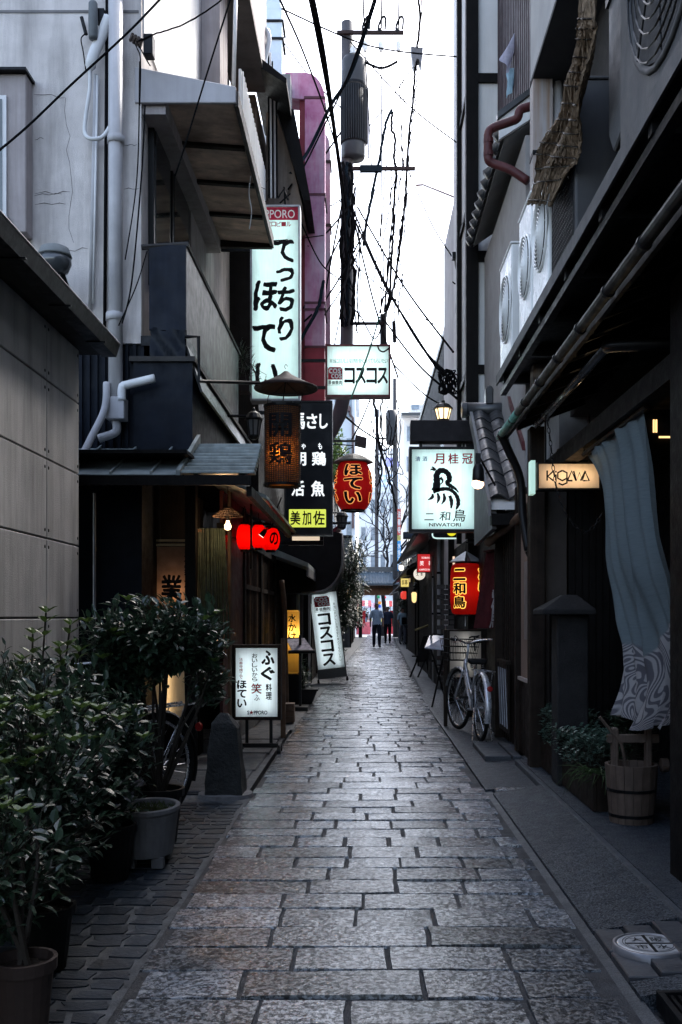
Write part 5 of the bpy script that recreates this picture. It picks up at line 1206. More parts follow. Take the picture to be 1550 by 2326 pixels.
# neon-edged black sign below it
Y = 13.5
t = thing('neon_edged_sign', 'black hanging sign with pale neon tube edge and yellow disc under the bird sign', 'sign', P(1030, 1225, Y))
part('board', MB().box(PX(975, Y), PX(1060, Y), Y, Y+.08, PZ(1224, Y), PZ(1200, Y)), blk, t)
part('neon_tube', MB().tube(smoothpts([P(983, 1205, Y-.02), P(983, 1217, Y-.02), P(988, 1222, Y-.02), P(1000, 1223, Y-.02), P(1040, 1223, Y-.02)], 4), .010, 8), emit('pale_neon', (.62, .85, .80), .9), t, smooth=True)
part('yellow_disc', MB().lathe((0, 0, 0), [(.07, 0), (.07, .012), (0, .013)], 20, Matrix.Translation(P(1026, 1206, Y-.01)) @ Matrix.Rotation(R(90), 4, 'X')), emit('yellow_disc', (.85, .75, .02), .8), t)
part('bracket', MB().box(PX(1055, Y), 1.5, Y+.02, Y+.06, PZ(1216, Y), PZ(1210, Y)), blackmetal, t)
# big lantern of the bird restaurant
Y = 12.0
t = thing('bird_restaurant_lantern', 'tall red paper lantern with glowing gold-edged kanji beside the maroon flag', 'lantern', P(1058, 1402, Y))
c = P(1059, 1338, Y)
rpl = mat('rich_red_paper', (.55, .014, .010), .55, .15, 4, .15, 60, transl=.6)
b, prof = paper_lantern(t, c, .192, .62, rpl, 14, 2.6, (1, .5, .22), .66, 28, squarish=3.4)
gold = emit('gold_outline', (1.0, .52, .08), 1.3)
lantern_text(t, '二和鳥', c, prof, .25, -.24, .16, -.55, glow=gold, parent=b); lantern_text(t, 'とり鳥', c, prof, .25, -.24, .15, 1.15, glow=gold, parent=b)
hz = PZ(1270, Y)
for k in range(4):
    q = math.pi/2*k+math.pi/4; a_ = (c.x+.20*math.cos(q-.6), c.y+.20*math.sin(q-.6), hz-.03); b_ = (c.x+.20*math.cos(q+.6), c.y+.20*math.sin(q+.6), hz-.03)
    part('roof_sheet', MB().add([a_, b_, (c.x, c.y, hz+.10), tuple(Vector(a_)-Vector((0, 0, .008))), tuple(Vector(b_)-Vector((0, 0, .008))), (c.x, c.y, hz+.085)], [(0, 1, 2), (5, 4, 3), (0, 3, 4, 1), (1, 4, 5, 2), (2, 5, 3, 0)]), mat('zinc_hat', (.34, .36, .39), .4, .2, metal=.5), t)
part('hanger', MB().tube([(c.x, c.y, hz+.08), (c.x, c.y, hz+.2), (1.45, c.y, hz+.2)], .010, 6), blackmetal, t)
part('cord', MB().tube([(c.x-.01, c.y, c.z-.32), (c.x-.01, c.y, c.z-.45)], .006, 5), pvcw, t)
# lit windows behind it
t = thing('bird_restaurant', 'dark restaurant house with small lit windows and brick pier behind the red lantern', 'shop front', (1.45, 12.5, 0))
part('wall', MB().box(1.36, 1.40, 10.3, 12.15, .0, 2.25), blackwood, t)
part('far_wall', MB().box(1.30, 1.34, 14.22, 20.5, -.04, 3.4), blackwood, t)
for (px_, py_, w_, h_) in ((1036, 1273, 14, 18), (1054, 1235, 10, 14), (1066, 1263, 16, 8)):
    part('lit_window', MB().box(PX(px_-w_/2, 14.0), PX(px_+w_/2, 14.0), 14.0, 14.03, PZ(py_+h_/2, 14), PZ(py_-h_/2, 14)), emit('lit_paper_window', (1, .70, .50), .9), t)
part('pier', MB().box(1.18, 1.30, 14.1, 14.2, -.04, 3.3), blackwood, t)
brk = mat('dark_brick', (.06, .055, .052), .7, .3, 9, .3, 60, rand=.3)
bm_ = mesh_of(MB().box(-.06, .06, -.008, .05, -.03, .03)); bm_.materials.append(brk)
for r_ in range(20):
    for k in range(2):
        o = bpy.data.objects.new('brick', bm_); COL.objects.link(o); o.parent = t; o.location = Vector((1.13+k*.13-(.06 if r_ % 2 else 0), 14.095, .3+r_*.072))-OFF[t.name]
# maroon flag curtain
t = thing('maroon_banner', 'maroon shop banner with pale brush kanji hanging beside the red lantern', 'banner', P(1125, 1430, 10.4))
def flag(u, v):
    x = PX(1105-28*v+u*(40+32*v), 10.4); z = PZ(1252+175*v-10*u*(1-v), 10.4); return (x, 10.4+.05*math.sin(u*8+v*2)-.25*u, z)
part('cloth', MB().grid(flag, 20, 14), mat('maroon_cloth', (.06, .010, .012), .9, .3, 12, .1, 60, transl=.2), t, smooth=True)
lt = MB()
for k, ch in enumerate('二和鳥'):
    put(lt, ch, .42, .74, -.50-.24*k-.20, -.30-.22*k-.06, .02)
vs = []
for p in lt.v:
    u, v = p[0], -p[2]*.85; q = flag(u, v); vs.append((q[0], q[1]-.012, q[2]))
lt.v = vs; part('lettering', lt, mat('faded_white', (.30, .27, .26), .8), t, fix=False)
part('rod', MB().tube([P(1100, 1253, 10.4), P(1150, 1243, 10.1)], .012, 6), redpaint, t)
# cream standing sign behind the bicycle
Y = 11.3
t = thing('calligraphy_stand', 'cream lit standing sign with a dark wooden frame behind the silver bicycle', 'sign', P(1057, 1655, Y))
x0, x1, z0, z1 = PX(1022, Y), PX(1093, Y), PZ(1538, Y), PZ(1434, Y)
box_sign(t, x0, x1, z0, z1, Y, .10, face_mat('dim_cream', (.62, .54, .49)), darkwood, 1, 2.5, True, .02)
lt = MB(); column(lt, '千', PX(1078, Y), .16, PZ(1440, Y), PZ(1480, Y), .01, wob=.006); part('lettering', at_y(lt, Y-.004), black_ink, t, fix=False)
for px_ in (1013, 1098): part('leg', MB().box(PX(px_-4, Y), PX(px_+4, Y), Y-.005, Y+.08, .0, z1+.02), darkwood, t)
# ================================================================ DUCTS, POLES, WIRES
# houses on the left beyond the stucco building
t = thing('dark_timber_house', 'dark house with steep eave behind the tall white light box', 'building', (-1.4, 13.4, 0))
part('wall', MB().box(-6, -1.42, 13.25, 18.5, -.04, 6.2), blackwood, t)
part('eave', MB().prism([(-1.45, 6.35), (-.95, 6.08), (-.95, 6.14), (-1.45, 6.50)], 'y', 12.6, 14.6), blackwood, t)
part('upper_wall', MB().box(-6, -1.46, 13.26, 15.0, 6.21, 8.2), midwood, t)
part('top_eave', MB().prism([(-1.5, 8.45), (-1.02, 8.15), (-1.02, 8.22), (-1.5, 8.6)], 'y', 12.9, 14.9), blackwood, t)
part('lower_canopy', MB().prism([(-1.42, 2.15), (-.78, 1.92), (-.78, 1.98), (-1.42, 2.25)], 'y', 13.6, 15.8), galv, t)
part('canopy_board', MB().box(-.80, -.775, 13.55, 15.85, 1.80, 1.919), mat('grey_fascia', (.10, .10, .105), .5, .2), t)
for k in range(5): part('shutter', MB().box(-1.41, -1.39, 14.4+k*.7, 15.0+k*.7, .1, 1.8), darkwood, t)
part('pale_post', MB().box(-1.02, -.98, 17.8, 17.84, 0, 1.9), pvc, t)
part('green_post', MB().tube([(-1.12, 16.6, 0), (-1.12, 16.6, 2.0)], .03, 8), mat('pale_green_paint', (.30, .38, .36), .5), t)
t = thing('curved_black_canopy', 'big black rounded canopy hanging below the black menu sign', 'canopy', (-.9, 15.6, 1.8))
prof = [(-1.40, 2.75), (PX(778, 15.6), 2.55)]+[(PX(778, 15.6)-.42*(1-math.cos(q*math.pi/16)), 2.15-.52*math.sin(q*math.pi/16)) for q in range(9)]+[(-1.40, 1.60)]
part('shell', MB().prism(prof, 'y', 15.6, 17.2), mat('black_canvas', (.010, .010, .012), .6, .3, 6, .15, 30), t)
part('edge_tube', MB().tube([(p[0], 15.58, p[1]) for p in prof[1:-1]]+[(-1.0, 15.58, 1.62)], .016, 6), greymetal, t, smooth=True)
# dark red rounded awning and lamp beyond
t = thing('maroon_awning', 'small maroon rounded awning below the big round red lantern', 'awning', P(770, 1215, 20))
part('canvas', MB().prism([(-1.3, 2.5)]+[(PX(778, 20)-.5*(1-math.cos(q*math.pi/14)), 2.5+.65*math.sin(math.pi/2-q*math.pi/14)-.0) for q in range(8)][::-1], 'y', 20, 21.2), mat('maroon_canvas', (.14, .02, .035), .7, .2), t)
carriage_lamp('hexagon_wall_lamp', 'small black wall lamp under the big round red lantern', 777, 1180, 19.5, 26, 40, False, [P(777, 1165, 19.5), (-1.2, 19.5, PZ(1165, 19.5))])

# tall pink exhaust duct with elbow
pinkm = mat('faded_magenta_duct', (.40, .085, .22), .55, .2, 3.5, .12, 30, col2=(.52, .25, .38), streak=.5, streakcol=(.50, .54, .60), sscale=(4, 4, .7))
redm = mat('dark_red_duct', (.20, .022, .035), .55, .2, 3, .1, 30)
t = thing('exhaust_duct', 'tall faded pink and red exhaust duct rising beside the white light box', 'duct', (PX(712, 15), 15, 4.3))
xa, xb = PX(693, 15), PX(738, 15); dz = .36
part('shaft', MB().box(xa, xb, 15, 15+dz, PZ(785, 15), PZ(225, 15)), pinkm, t)
part('lower_shaft', MB().box(xa+.001, xb-.001, 15.001, 15+dz-.001, 3.4, PZ(785.5, 15)), redm, t)
part('side_shaft', MB().box(PX(680, 15), xa-.001, 15.05, 15+dz, 3.4, PZ(205, 15)), redm, t)
zc = PZ(225, 15); el = [(xb-(xb-xa)*(1-math.cos(q*math.pi/16))*1.0, zc+.40*math.sin(q*math.pi/16)) for q in range(9)]
part('elbow', MB().prism([(xa, zc+.001), (xb, zc+.001)]+el[1:]+[(xa-.30, zc+.40), (xa-.30, zc+.02)], 'y', 15.003, 15+dz-.003), pinkm, t)
for py_ in (222, 442, 688, 703, 788): part('flange', MB().box(xa-.012, xb+.012, 14.985, 15+dz+.012, PZ(py_+2.5, 15), PZ(py_-2.5, 15)), mat('flange_maroon', (.10, .03, .045), .5), t)
for py_ in (235, 450, 700): part('hanger_iron', MB().tube([P(739, py_, 14.98), P(743, py_+35, 14.98)], .012, 5), rust, t)
t = thing('second_exhaust_duct', 'second weathered duct with dented elbow partly hidden behind the pink duct', 'duct', (PX(744, 16.5), 16.5, 5))
part('shaft', MB().box(PX(730, 16.5), PX(750, 16.5), 16.5, 16.85, 4.2, PZ(340, 16.5)), mat('blue_pink_duct', (.40, .36, .42), .6, .3, 2, .1, 30, col2=(.30, .14, .19)), t)
part('top', MB().prism([(PX(730, 16.5), PZ(340, 16.5)), (PX(750, 16.5), PZ(340, 16.5)), (PX(748, 16.5), PZ(318, 16.5)), (PX(740, 16.5), PZ(303, 16.5)), (PX(728, 16.5), PZ(300, 16.5))], 'y', 16.5, 16.85), MATS['blue_pink_duct'], t)
for py_ in (368, 512): part('flange', MB().box(PX(729, 16.5), PX(753, 16.5), 16.48, 16.87, PZ(py_+3, 16.5), PZ(py_-3, 16.5)), rust, t)
t = thing('silver_duct', 'pale blue-grey metal duct rising at the top behind the stucco building', 'duct', (PX(620, 15.5), 15.5, 8))
xa, xb = PX(596, 15.5), PX(641, 15.5); sd = mat('silver_duct', (.46, .52, .56), .4, .12, 3, .08, 30, metal=.3)
part('shaft', MB().box(xa, xb, 15.5, 15.9, 7.0, PZ(20, 15.5)), sd, t)
part('elbow', MB().prism([(xa, PZ(20, 15.5)+.001), (xb, PZ(20, 15.5)+.001), (xb-.06, PZ(-5, 15.5)), (xb-.2, PZ(-22, 15.5)), (xa, PZ(-24, 15.5))], 'y', 15.5, 15.9), sd, t)
for py_ in (48, 88): part('flange', MB().box(xa-.01, xb+.03, 15.48, 15.93, PZ(py_+2.5, 15.5), PZ(py_-2.5, 15.5)), darkmetal, t)
t = thing('white_hose_pipe', 'bent white vent pipe at the top beside the silver duct', 'pipe', P(600, 150, 13.4))
part('pipe', MB().tube(smoothpts([P(598, 65, 13.4), P(608, 72, 13.4), P(611, 95, 13.4), P(603, 130, 13.4), P(599, 150, 13.4)]), .035, 8), pvcw, t, smooth=True)
# stepped dark eaves between canopy and duct
t = thing('grey_gable_house', 'narrow grey house with dark gable eave squeezed between canopy and pink duct', 'building', (-1.35, 13.8, 6))
part('eave', MB().prism([(PX(628, 13.8), PZ(250, 13.8)), (PX(668, 13.8), PZ(248, 13.8)), (PX(706, 13.8), PZ(455, 13.8)), (PX(690, 13.8), PZ(455, 13.8)), (PX(645, 13.8), PZ(300, 13.8))], 'y', 13.8, 15.3), blackwood, t)
part('wall', MB().prism([(PX(605, 14), PZ(255, 14)), (PX(640, 14), PZ(270, 14)), (PX(688, 14), PZ(470, 14)), (PX(640, 14), PZ(480, 14)), (PX(605, 14), PZ(480, 14))], 'y', 14.0, 15.2), mat('tan_boards', (.22, .18, .15), .7, .2, streak=.5), t)
part('grey_stack', MB().box(PX(628, 14.6), PX(660, 14.6), 14.6, 14.95, PZ(300, 14.6), PZ(168, 14.6)), mat('grey_stack', (.19, .20, .21), .6, .15), t)
for k in range(5): part('pipe', MB().tube([P(610+k*4.5, 100+k*20, 13.6), P(612+k*4.5, 450, 13.6)], .013, 6), (cable_m, pvcw, darkmetal, pvc, cable_m)[k], t)
part('bracket_cluster', MB().tube([P(632, 450, 13.5), P(645, 430, 13.5), P(655, 455, 13.5)], .015, 5).tube([P(636, 462, 13.5), P(660, 440, 13.5)], .012, 5).tube([P(646, 425, 13.5), P(648, 465, 13.5)], .012, 5), darkmetal, t)
part('flower_box', MB().box(PX(540, 11.6), PX(567, 11.6), 11.6, 11.8, PZ(888, 11.6), PZ(852, 11.6)), rust, t)

# ---- near utility pole with transformer
YP = 17.0
t = thing('utility_pole', 'grey utility pole with ribbed transformer and crossarms above the lane', 'utility pole', P(788, 1500, YP))
polem = mat('pole_concrete', (.055, .051, .055), .7, .15, 3, .15, 60, streak=.3, streakcol=(.1,.09,.09))
part('pole', MB().tube([P(789, 52, YP), P(789, 300, YP), P(788, 760, YP), P(786, 880, YP), P(772, 940, YP), P(735, 1010, YP), P(690, 1100, YP), P(672, 1160, YP), Vector((PX(668, YP), YP, -.03))], [.100, .105, .115, .118, .125, .13, .14, .145, .15], 14), polem, t, smooth=True)
cx_, r_ = P(804, 280, YP-.05), .215
tr = part('transformer', MB().lathe((cx_.x, cx_.y, 0), [(.175, PZ(365, YP)), (.195, PZ(360, YP)), (.195, PZ(335, YP)), (.200, PZ(332, YP))], 24), mat('transformer_grey', (.030, .032, .036), .5, .1), t, smooth=True)
part('drum', MB().lathe((cx_.x, cx_.y, 0), [(.208, PZ(331, YP)), (.208, PZ(206, YP))], 24), mat('drum_dark', (.015, .016, .018), .5), tr, smooth=True)
for k in range(36):
    q = 2*math.pi*k/36; part('cooling_fin', MB().box(-.012, .012, -.004, .004, PZ(330, YP), PZ(208, YP), Matrix.Translation((cx_.x+.219*math.cos(q), cx_.y+.219*math.sin(q), 0)) @ Matrix.Rotation(q, 4, 'Z')), MATS['transformer_grey'], tr)
part('top_cap', MB().lathe((cx_.x, cx_.y, 0), [(.208, PZ(206, YP)), (.214, PZ(196, YP)), (.205, PZ(145, YP)), (.17, PZ(136, YP))], 24), MATS['transformer_grey'], tr, smooth=True)
part('clamp_band', MB().lathe((cx_.x, cx_.y, 0), [(.22, PZ(203, YP)), (.22, PZ(198, YP))], 24), darkmetal, tr)
part('bushing', MB().lathe(P(803, 125, YP-.1), [(.05, -.02), (.07, .02), (.045, .05), (.06, .09), (.03, .14)], 12), pvcw, tr, smooth=True)
part('conduit', MB().tube([P(836, 200, YP-.1), P(837, 360, YP-.1)], .018, 6), pvc, tr)
ca = part('crossarm', MB().box(PX(766, YP), PX(917, YP), YP-.16, YP-.10, PZ(88, YP), PZ(81, YP)), rust, t)
for px_ in (830, 866, 906):
    part('insulator', MB().lathe(P(px_, 106, YP-.13), [(.02, -.09), (.035, -.07), (.05, .0), (.045, .06), (.02, .09)], 12), pvcw, ca, smooth=True)
    part('clamp', MB().tube(smoothpts([P(px_-2, 78, YP-.13), P(px_-6, 62, YP-.13), P(px_+3, 40, YP-.13), P(px_+10, 42, YP-.13), P(px_+9, 66, YP-.13)]), .020, 6).lathe(P(px_-3, 72, YP-.13), [(.03, -.04), (.045, 0), (.03, .05)], 8), darkmetal, ca)
part('lower_arm', MB().box(PX(785, YP), PX(943, YP), YP-.15, YP-.09, PZ(394, YP), PZ(387, YP)), rust, t)
part('arm_sleeve', MB().box(PX(818, YP), PX(868, YP), YP-.16, YP-.08, PZ(398, YP), PZ(384, YP)), cable_b, t)
part('stay_rod', MB().tube([P(945, 421, YP), P(962, 420, YP), P(1043, 452, 14.6)], .018, 6), redpaint, t)
part('third_arm', MB().box(PX(790, YP), PX(872, YP), YP-.10, YP-.05, PZ(741, YP), PZ(735, YP)), rust, t)
part('splice_can', MB().tube([P(871, 715, YP), P(871, 790, YP)], .06, 10).tube([P(895, 730, YP), P(897, 778, YP)], .035, 8), darkmetal, t)
part('cable_box', MB().prism([(PX(933, YP), PZ(113, YP)), (PX(961, YP), PZ(116, YP)), (PX(957, YP), PZ(160, YP)), (PX(951, YP), PZ(142, YP)), (PX(946, YP), PZ(140, YP)), (PX(940, YP), PZ(160, YP)), (PX(936, YP), PZ(140, YP))], 'y', YP-.1, YP+.1), mat('cable_box_grey', (.09, .09, .10), .5), t)
for k in range(9): part('pole_step', MB().tube([P(772, 420+k*38, YP), P(806, 420+k*38, YP)], .012, 5), darkmetal, t)
# far pole
YF = 60.
t = thing('far_utility_pole', 'thin dark pole with transformer standing before the gate', 'utility pole', P(899, 1447, YF))
part('pole', MB().tube([P(897, 860, YF), P(898, 1100, YF), P(900, 1448, YF)], [.12, .16, .20], 10), mat('far_pole', (.05, .048, .052), .7), t, smooth=True)
part('transformer', MB().lathe((PX(890, YF), YF-.3, 0), [(.30, PZ(1012, YF)), (.36, PZ(1002, YF)), (.36, PZ(960, YF)), (.30, PZ(935, YF))], 14), MATS['transformer_grey'], t, smooth=True)
part('bracket', MB().box(PX(862, YF), PX(880, YF), YF-.1, YF, PZ(998, YF), PZ(995, YF)), rust, t)
t = thing('mid_utility_pole', 'slim grey pole with streetlight cluster far down the lane', 'utility pole', P(856, 1000, 75))
part('pole', MB().tube([P(857, 930, 75), P(856, 1150, 75), P(856, 1440, 75)], .14, 8), MATS['far_pole'], t)
part('cluster', MB().box(PX(850, 75), PX(862, 75), 74.9, 75.3, PZ(945, 75), PZ(930, 75)), greymetal, t)

# ---- wires
def wire(label, pts, r=.008, m=None, name='overhead_wire', k=8, jag=0.):
    q = smoothpts([P(*p) for p in pts], k); r = r*(1.9 if pts[len(pts)//2][2] > 12 else 1.1)
    if pts[0][1] < 0: q.insert(0, q[0]+(q[0]-q[1]).normalized()*9)
    if pts[-1][0] < 0: q.append(q[-1]+(q[-1]-q[-2]).normalized()*5)
    if jag: q = [p+Vector((rnd.uniform(-jag, jag), rnd.uniform(-jag, jag), rnd.uniform(-jag, jag))) for p in q]
    return single(name, MB().tube(q, r, 5), m or cable_m, label, 'wire', loc=q[0])
wire('thick black cable running from the top edge down to the utility pole', [(698, -40, 8.5), (722, 80, 10.5), (752, 250, 13), (775, 420, 16), (788, 600, 16.8), (789, 720, 16.85)], .013)
wire('second black cable beside the thick one above the pink duct', [(704, -40, 8.5), (738, 130, 11.5), (762, 300, 14), (784, 450, 16.5), (800, 560, 17)], .010)
wire('thin wire from the top edge passing left of the pink duct', [(632, -10, 9), (690, 120, 11), (745, 270, 14), (775, 380, 16.5)], .006)
wire('twin wire slanting from pole top down to the duct', [(862, -30, 13), (800, 160, 14), (752, 240, 14.5), (700, 345, 14.7), (660, 395, 14)], .014, cable_b)
wire('wire from the top edge crossing low behind the canopy', [(856, -20, 13), (790, 175, 14), (735, 290, 14.6), (690, 380, 14.3), (655, 430, 13.9)], .007)
wire('straight wire dropping in front of the sheet canopy', [(530, -20, 7.0), (470, 170, 7.1), (418, 340, 7.2), (398, 400, 7.3)], .006)
wire('long wire crossing the stucco wall from corner to window', [(372, -10, 7.4), (290, 75, 7.4), (165, 190, 7.3), (60, 290, 7.2), (-30, 365, 7.1)], .008)
wire('frayed wire from the white cladding to the corner insulators', [(505, 0, 8.2), (420, 55, 7.9), (350, 78, 7.8), (310, 95, 7.8)], .006, jag=.004)
wire('slack wire down the corner beside the balcony', [(330, 240, 7.7), (322, 400, 7.7), (300, 640, 7.75), (278, 735, 7.8)], .006)
wire('wire hanging from corner past the canopy fascia', [(318, 140, 7.75), (312, 400, 7.8), (285, 590, 7.8)], .005)
wire('short wire slanting from balcony top to the drainpipe', [(335, 570, 7.8), (310, 650, 7.8), (270, 740, 7.8)], .005)
wire('black wire stretched across the face of the tall white sign', [(515, 520, 11.3), (570, 545, 11.7), (640, 546, 11.8), (735, 535, 14)], .007)
wire('tangled cable hanging below the box beside the utility pole', [(948, -20, 15), (955, 40, 16), (947, 110, 17), (942, 170, 17), (938, 230, 17), (928, 320, 17), (924, 400, 17), (918, 480, 17), (905, 590, 17), (888, 680, 17), (873, 720, 17)], .011, jag=.008)
wire('thin frayed cable twisted along the tangled bundle', [(960, -20, 15), (950, 110, 16.9), (944, 220, 16.9), (931, 330, 16.9), (921, 440, 16.9), (908, 540, 16.9), (900, 640, 16.9), (895, 760, 16.9)], .006, jag=.02, k=12)
wire('plain thin wire hanging straight from the middle insulator', [(866, 120, 17), (867, 300, 17), (866, 560, 17), (866, 780, 17)], .006)
wire('thin wire from the top edge to the middle insulator', [(868, -20, 15), (867, 30, 16.5), (866, 75, 17)], .008)
wire('thin wire from the top edge to the end insulator', [(907, -20, 15), (906, 30, 16.5), (906, 70, 17)], .008)
wire('thin wire from the top edge to the near insulator', [(825, -20, 15), (826, 30, 16.5), (830, 70, 17)], .008)
wire('blue-grey cable leaning from the lower arm up to a clamp', [(890, 250, 17), (878, 280, 17), (868, 330, 17), (856, 390, 17), (840, 470, 17), (826, 560, 17)], .014, cable_b, jag=.01)
wire('wire bundle with loose loop right of the transformer', [(893, 255, 17), (889, 290, 17), (897, 310, 17), (896, 360, 17), (900, 400, 17), (895, 480, 17), (892, 560, 17), (886, 660, 17), (876, 720, 17)], .012, jag=.014)
wire('drooping jumper wire between the insulators', [(815, 125, 16.9), (828, 140, 16.9), (848, 150, 16.9), (866, 155, 16.9), (885, 150, 16.9), (903, 140, 16.9)], .012)
wire('wire swinging from the pole to the coil by the carriage lamp', [(800, 470, 16.9), (850, 590, 15.5), (905, 700, 13.5), (960, 790, 12), (1012, 845, 11.3)], .008)
wire('second wire from the pole down to the coil by the carriage lamp', [(806, 500, 16.9), (870, 640, 15.5), (930, 740, 13), (985, 825, 11.8), (1018, 855, 11.3)], .009)
wire('low wire from the box sign rising to the coil', [(892, 825, 13.8), (930, 865, 13), (970, 900, 12), (1005, 920, 11.5)], .009)
wire('dark wires dropping from the duct across to the pole', [(692, 730, 14.8), (740, 680, 15.5), (790, 600, 16.8), (835, 510, 17)], .008)
wire('loose wire bunch sagging beside the red duct section', [(655, 830, 14.5), (690, 760, 14.7), (722, 700, 14.8), (735, 640, 15)], .014, cable_b, jag=.008)
wire('wire crossing from duct flange up to the lower arm', [(738, 715, 15), (780, 650, 16), (818, 560, 17), (852, 430, 17)], .006)
wire('green wire slanting in front of the wide light box', [(862, 720, 13.0), (838, 800, 13.5), (815, 860, 13.7), (798, 905, 13.8)], .006, mat('green_wire', (.02, .14, .10), .5))
wire('black wire hanging in a loop at the top of the wide light box', [(858, 784, 13.6), (862, 795, 13.6), (872, 799, 13.6), (886, 790, 13.6)], .006)
wire('wire from the pole foot across to the wide light box corner', [(793, 690, 16.9), (820, 720, 15), (850, 770, 14.2), (868, 740, 14)], .006)
for i_, (lab, a, b) in enumerate((('cable strand wound tightly down the left of the utility pole', 780, 778), ('cable strand wound down the middle of the utility pole', 787, 790), ('cable strand wound down the right of the utility pole', 797, 802))):
    wire(lab, [(a, 370, 16.85), (a+4, 450, 16.83), (b-3, 540, 16.83), (b+2, 640, 16.83), (b-2, 740, 16.83)], .016, cable_m if i_ != 1 else cable_b, jag=.02)
wire('frayed far wires hanging beyond the wide light box', [(868, 905, 30), (866, 960, 30), (868, 1030, 30), (862, 1120, 30), (858, 1170, 30)], .016, jag=.03)
wire('dark drooping cable beside the far pole', [(848, 905, 40), (856, 950, 40), (862, 1010, 40), (880, 1070, 45), (895, 1130, 55), (900, 1160, 59)], .03, jag=.03)
wire('looped cable hanging between far pole and mid pole', [(855, 930, 50), (858, 990, 50), (870, 1022, 50), (885, 1015, 52), (898, 990, 58)], .025)
wire('thin far wire slanting from the red lantern bracket', [(784, 945, 20), (820, 975, 24), (858, 1000, 30), (880, 1020, 40)], .012)
wire('far wire slanting up from the hanging speaker', [(800, 998, 18), (822, 955, 22), (842, 905, 28)], .010)
t = thing('cable_coil', 'tangle of black cable coiled on the wall above the carriage lamp', 'cable coil', P(1018, 890, 12.6))
cl = MB()
for k in range(12):
    q = [P(1018+rnd.uniform(-12, 12)+14*math.sin(j*.7+k), 868+26*math.cos(j*.75+k*.6)+rnd.uniform(-4, 4), 12.5+rnd.uniform(-.08, .08)) for j in range(10)]
    cl.tube(smoothpts(q, 4), .009, 5)
part('cable_loops', cl, cable_m, t)
part('hook', MB().tube([P(1022, 850, 12.5), P(1030, 850, 13.0)], .012, 5), darkmetal, t)
# black wall lamp head on the pale wing
t = thing('wall_bracket_lamp', 'small black bracket with looped wire on the pale wall edge', 'bracket', P(1034, 590, 13.9))
part('head', MB().box(PX(1027, 13.9), PX(1041, 13.9), 13.85, 13.95, PZ(590, 13.9), PZ(575, 13.9)), blackmetal, t)
part('arm', MB().tube(smoothpts([P(1034, 590, 13.9), P(1036, 610, 13.9), P(1043, 640, 13.9), P(1035, 645, 13.9), P(1028, 640, 13.9)]), .010, 5), blackmetal, t)
part('lead', MB().tube(smoothpts([P(1040, 645, 13.9), P(1036, 700, 13.9), P(1040, 770, 13.9), P(1045, 795, 13.9)]), .008, 5), cable_m, t)
# speaker hung above the red lantern
t = thing('street_speaker', 'dark horn speaker box hung behind the red lantern hat', 'speaker', P(820, 1000, 17))
part('box', MB().prism([(PX(806, 17), PZ(1008, 17)), (PX(808, 17), PZ(987, 17)), (PX(834, 17), PZ(994, 17)), (PX(832, 17), PZ(1015, 17))], 'y', 17, 17.25), mat('speaker_box', (.05, .048, .05), .6), t)
part('bracket', MB().tube([P(806, 1000, 17.1), P(785, 1002, 17.1), (-1.3, 17.1, PZ(1002, 17.1))], .012, 5), blackmetal, t)

# loose cable strands nobody could tell apart, wound round the pole and hanging beside it
rw = random.Random(101)
for k in range(10):
    x = rw.uniform(772, 812); y = 370+rw.uniform(0, 60); pts = []
    for j in range(7):
        pts.append((x+rw.uniform(-9, 9), y, 16.85+rw.uniform(-.12, .05))); y += rw.uniform(35, 75); x += rw.uniform(-6, 7)
    o = wire('loose cable strand tangled around the utility pole', pts, rw.uniform(.004, .007), jag=.004); o['group'] = 'cable strands tangled around the utility pole'
for k in range(9):
    x = rw.uniform(880, 935); y = rw.uniform(180, 420); pts = []
    for j in range(7):
        pts.append((x+rw.uniform(-5, 5), y, 17+rw.uniform(-.1, .1))); y += rw.uniform(30, 75); x += rw.uniform(-10, 3)
    o = wire('thin frayed cable strand hanging beside the utility pole', pts, rw.uniform(.004, .006), jag=.008, k=6); o['group'] = 'cable strands hanging beside the utility pole'
for k, (a, b) in enumerate((((775, 300, 16.5), (640, 470, 14)), ((792, 470, 16.8), (700, 560, 15)), ((800, 480, 16.9), (905, 860, 15)), ((812, 470, 16.9), (1030, 800, 13.2)), ((790, 400, 16.9), (735, 690, 15.2)), ((868, 720, 17), (1038, 905, 12)), ((783, 520, 16.8), (690, 700, 15)))):
    m = tuple((p+q)/2 for p, q in zip(a, b)); labs = ('wire from transformer side down to the dark gable eave', 'wire from pole to the middle of the pink duct', 'wire from pole slanting down right of the wide light box', 'longest diagonal wire from pole to the half-timbered house', 'near-vertical wire between the pole and the pink duct', 'wire from splice can to the carriage lamp header', 'wire from pole to the lower pink duct flange')
    wire(labs[k], [a, (m[0]-4, m[1]+14, m[2]), b], .008)
for k in range(10):
    a = rw.uniform(838, 905); y = rw.uniform(905, 960); pts = [(a+rw.uniform(-6, 6)+j*rw.uniform(-3, 4), y+j*rw.uniform(28, 44), 34+rw.uniform(-3, 3)) for j in range(6)]
    o = wire('loose far cable dangling above the lane end', pts, .009, jag=.015); o['group'] = 'loose cables dangling above the lane end'

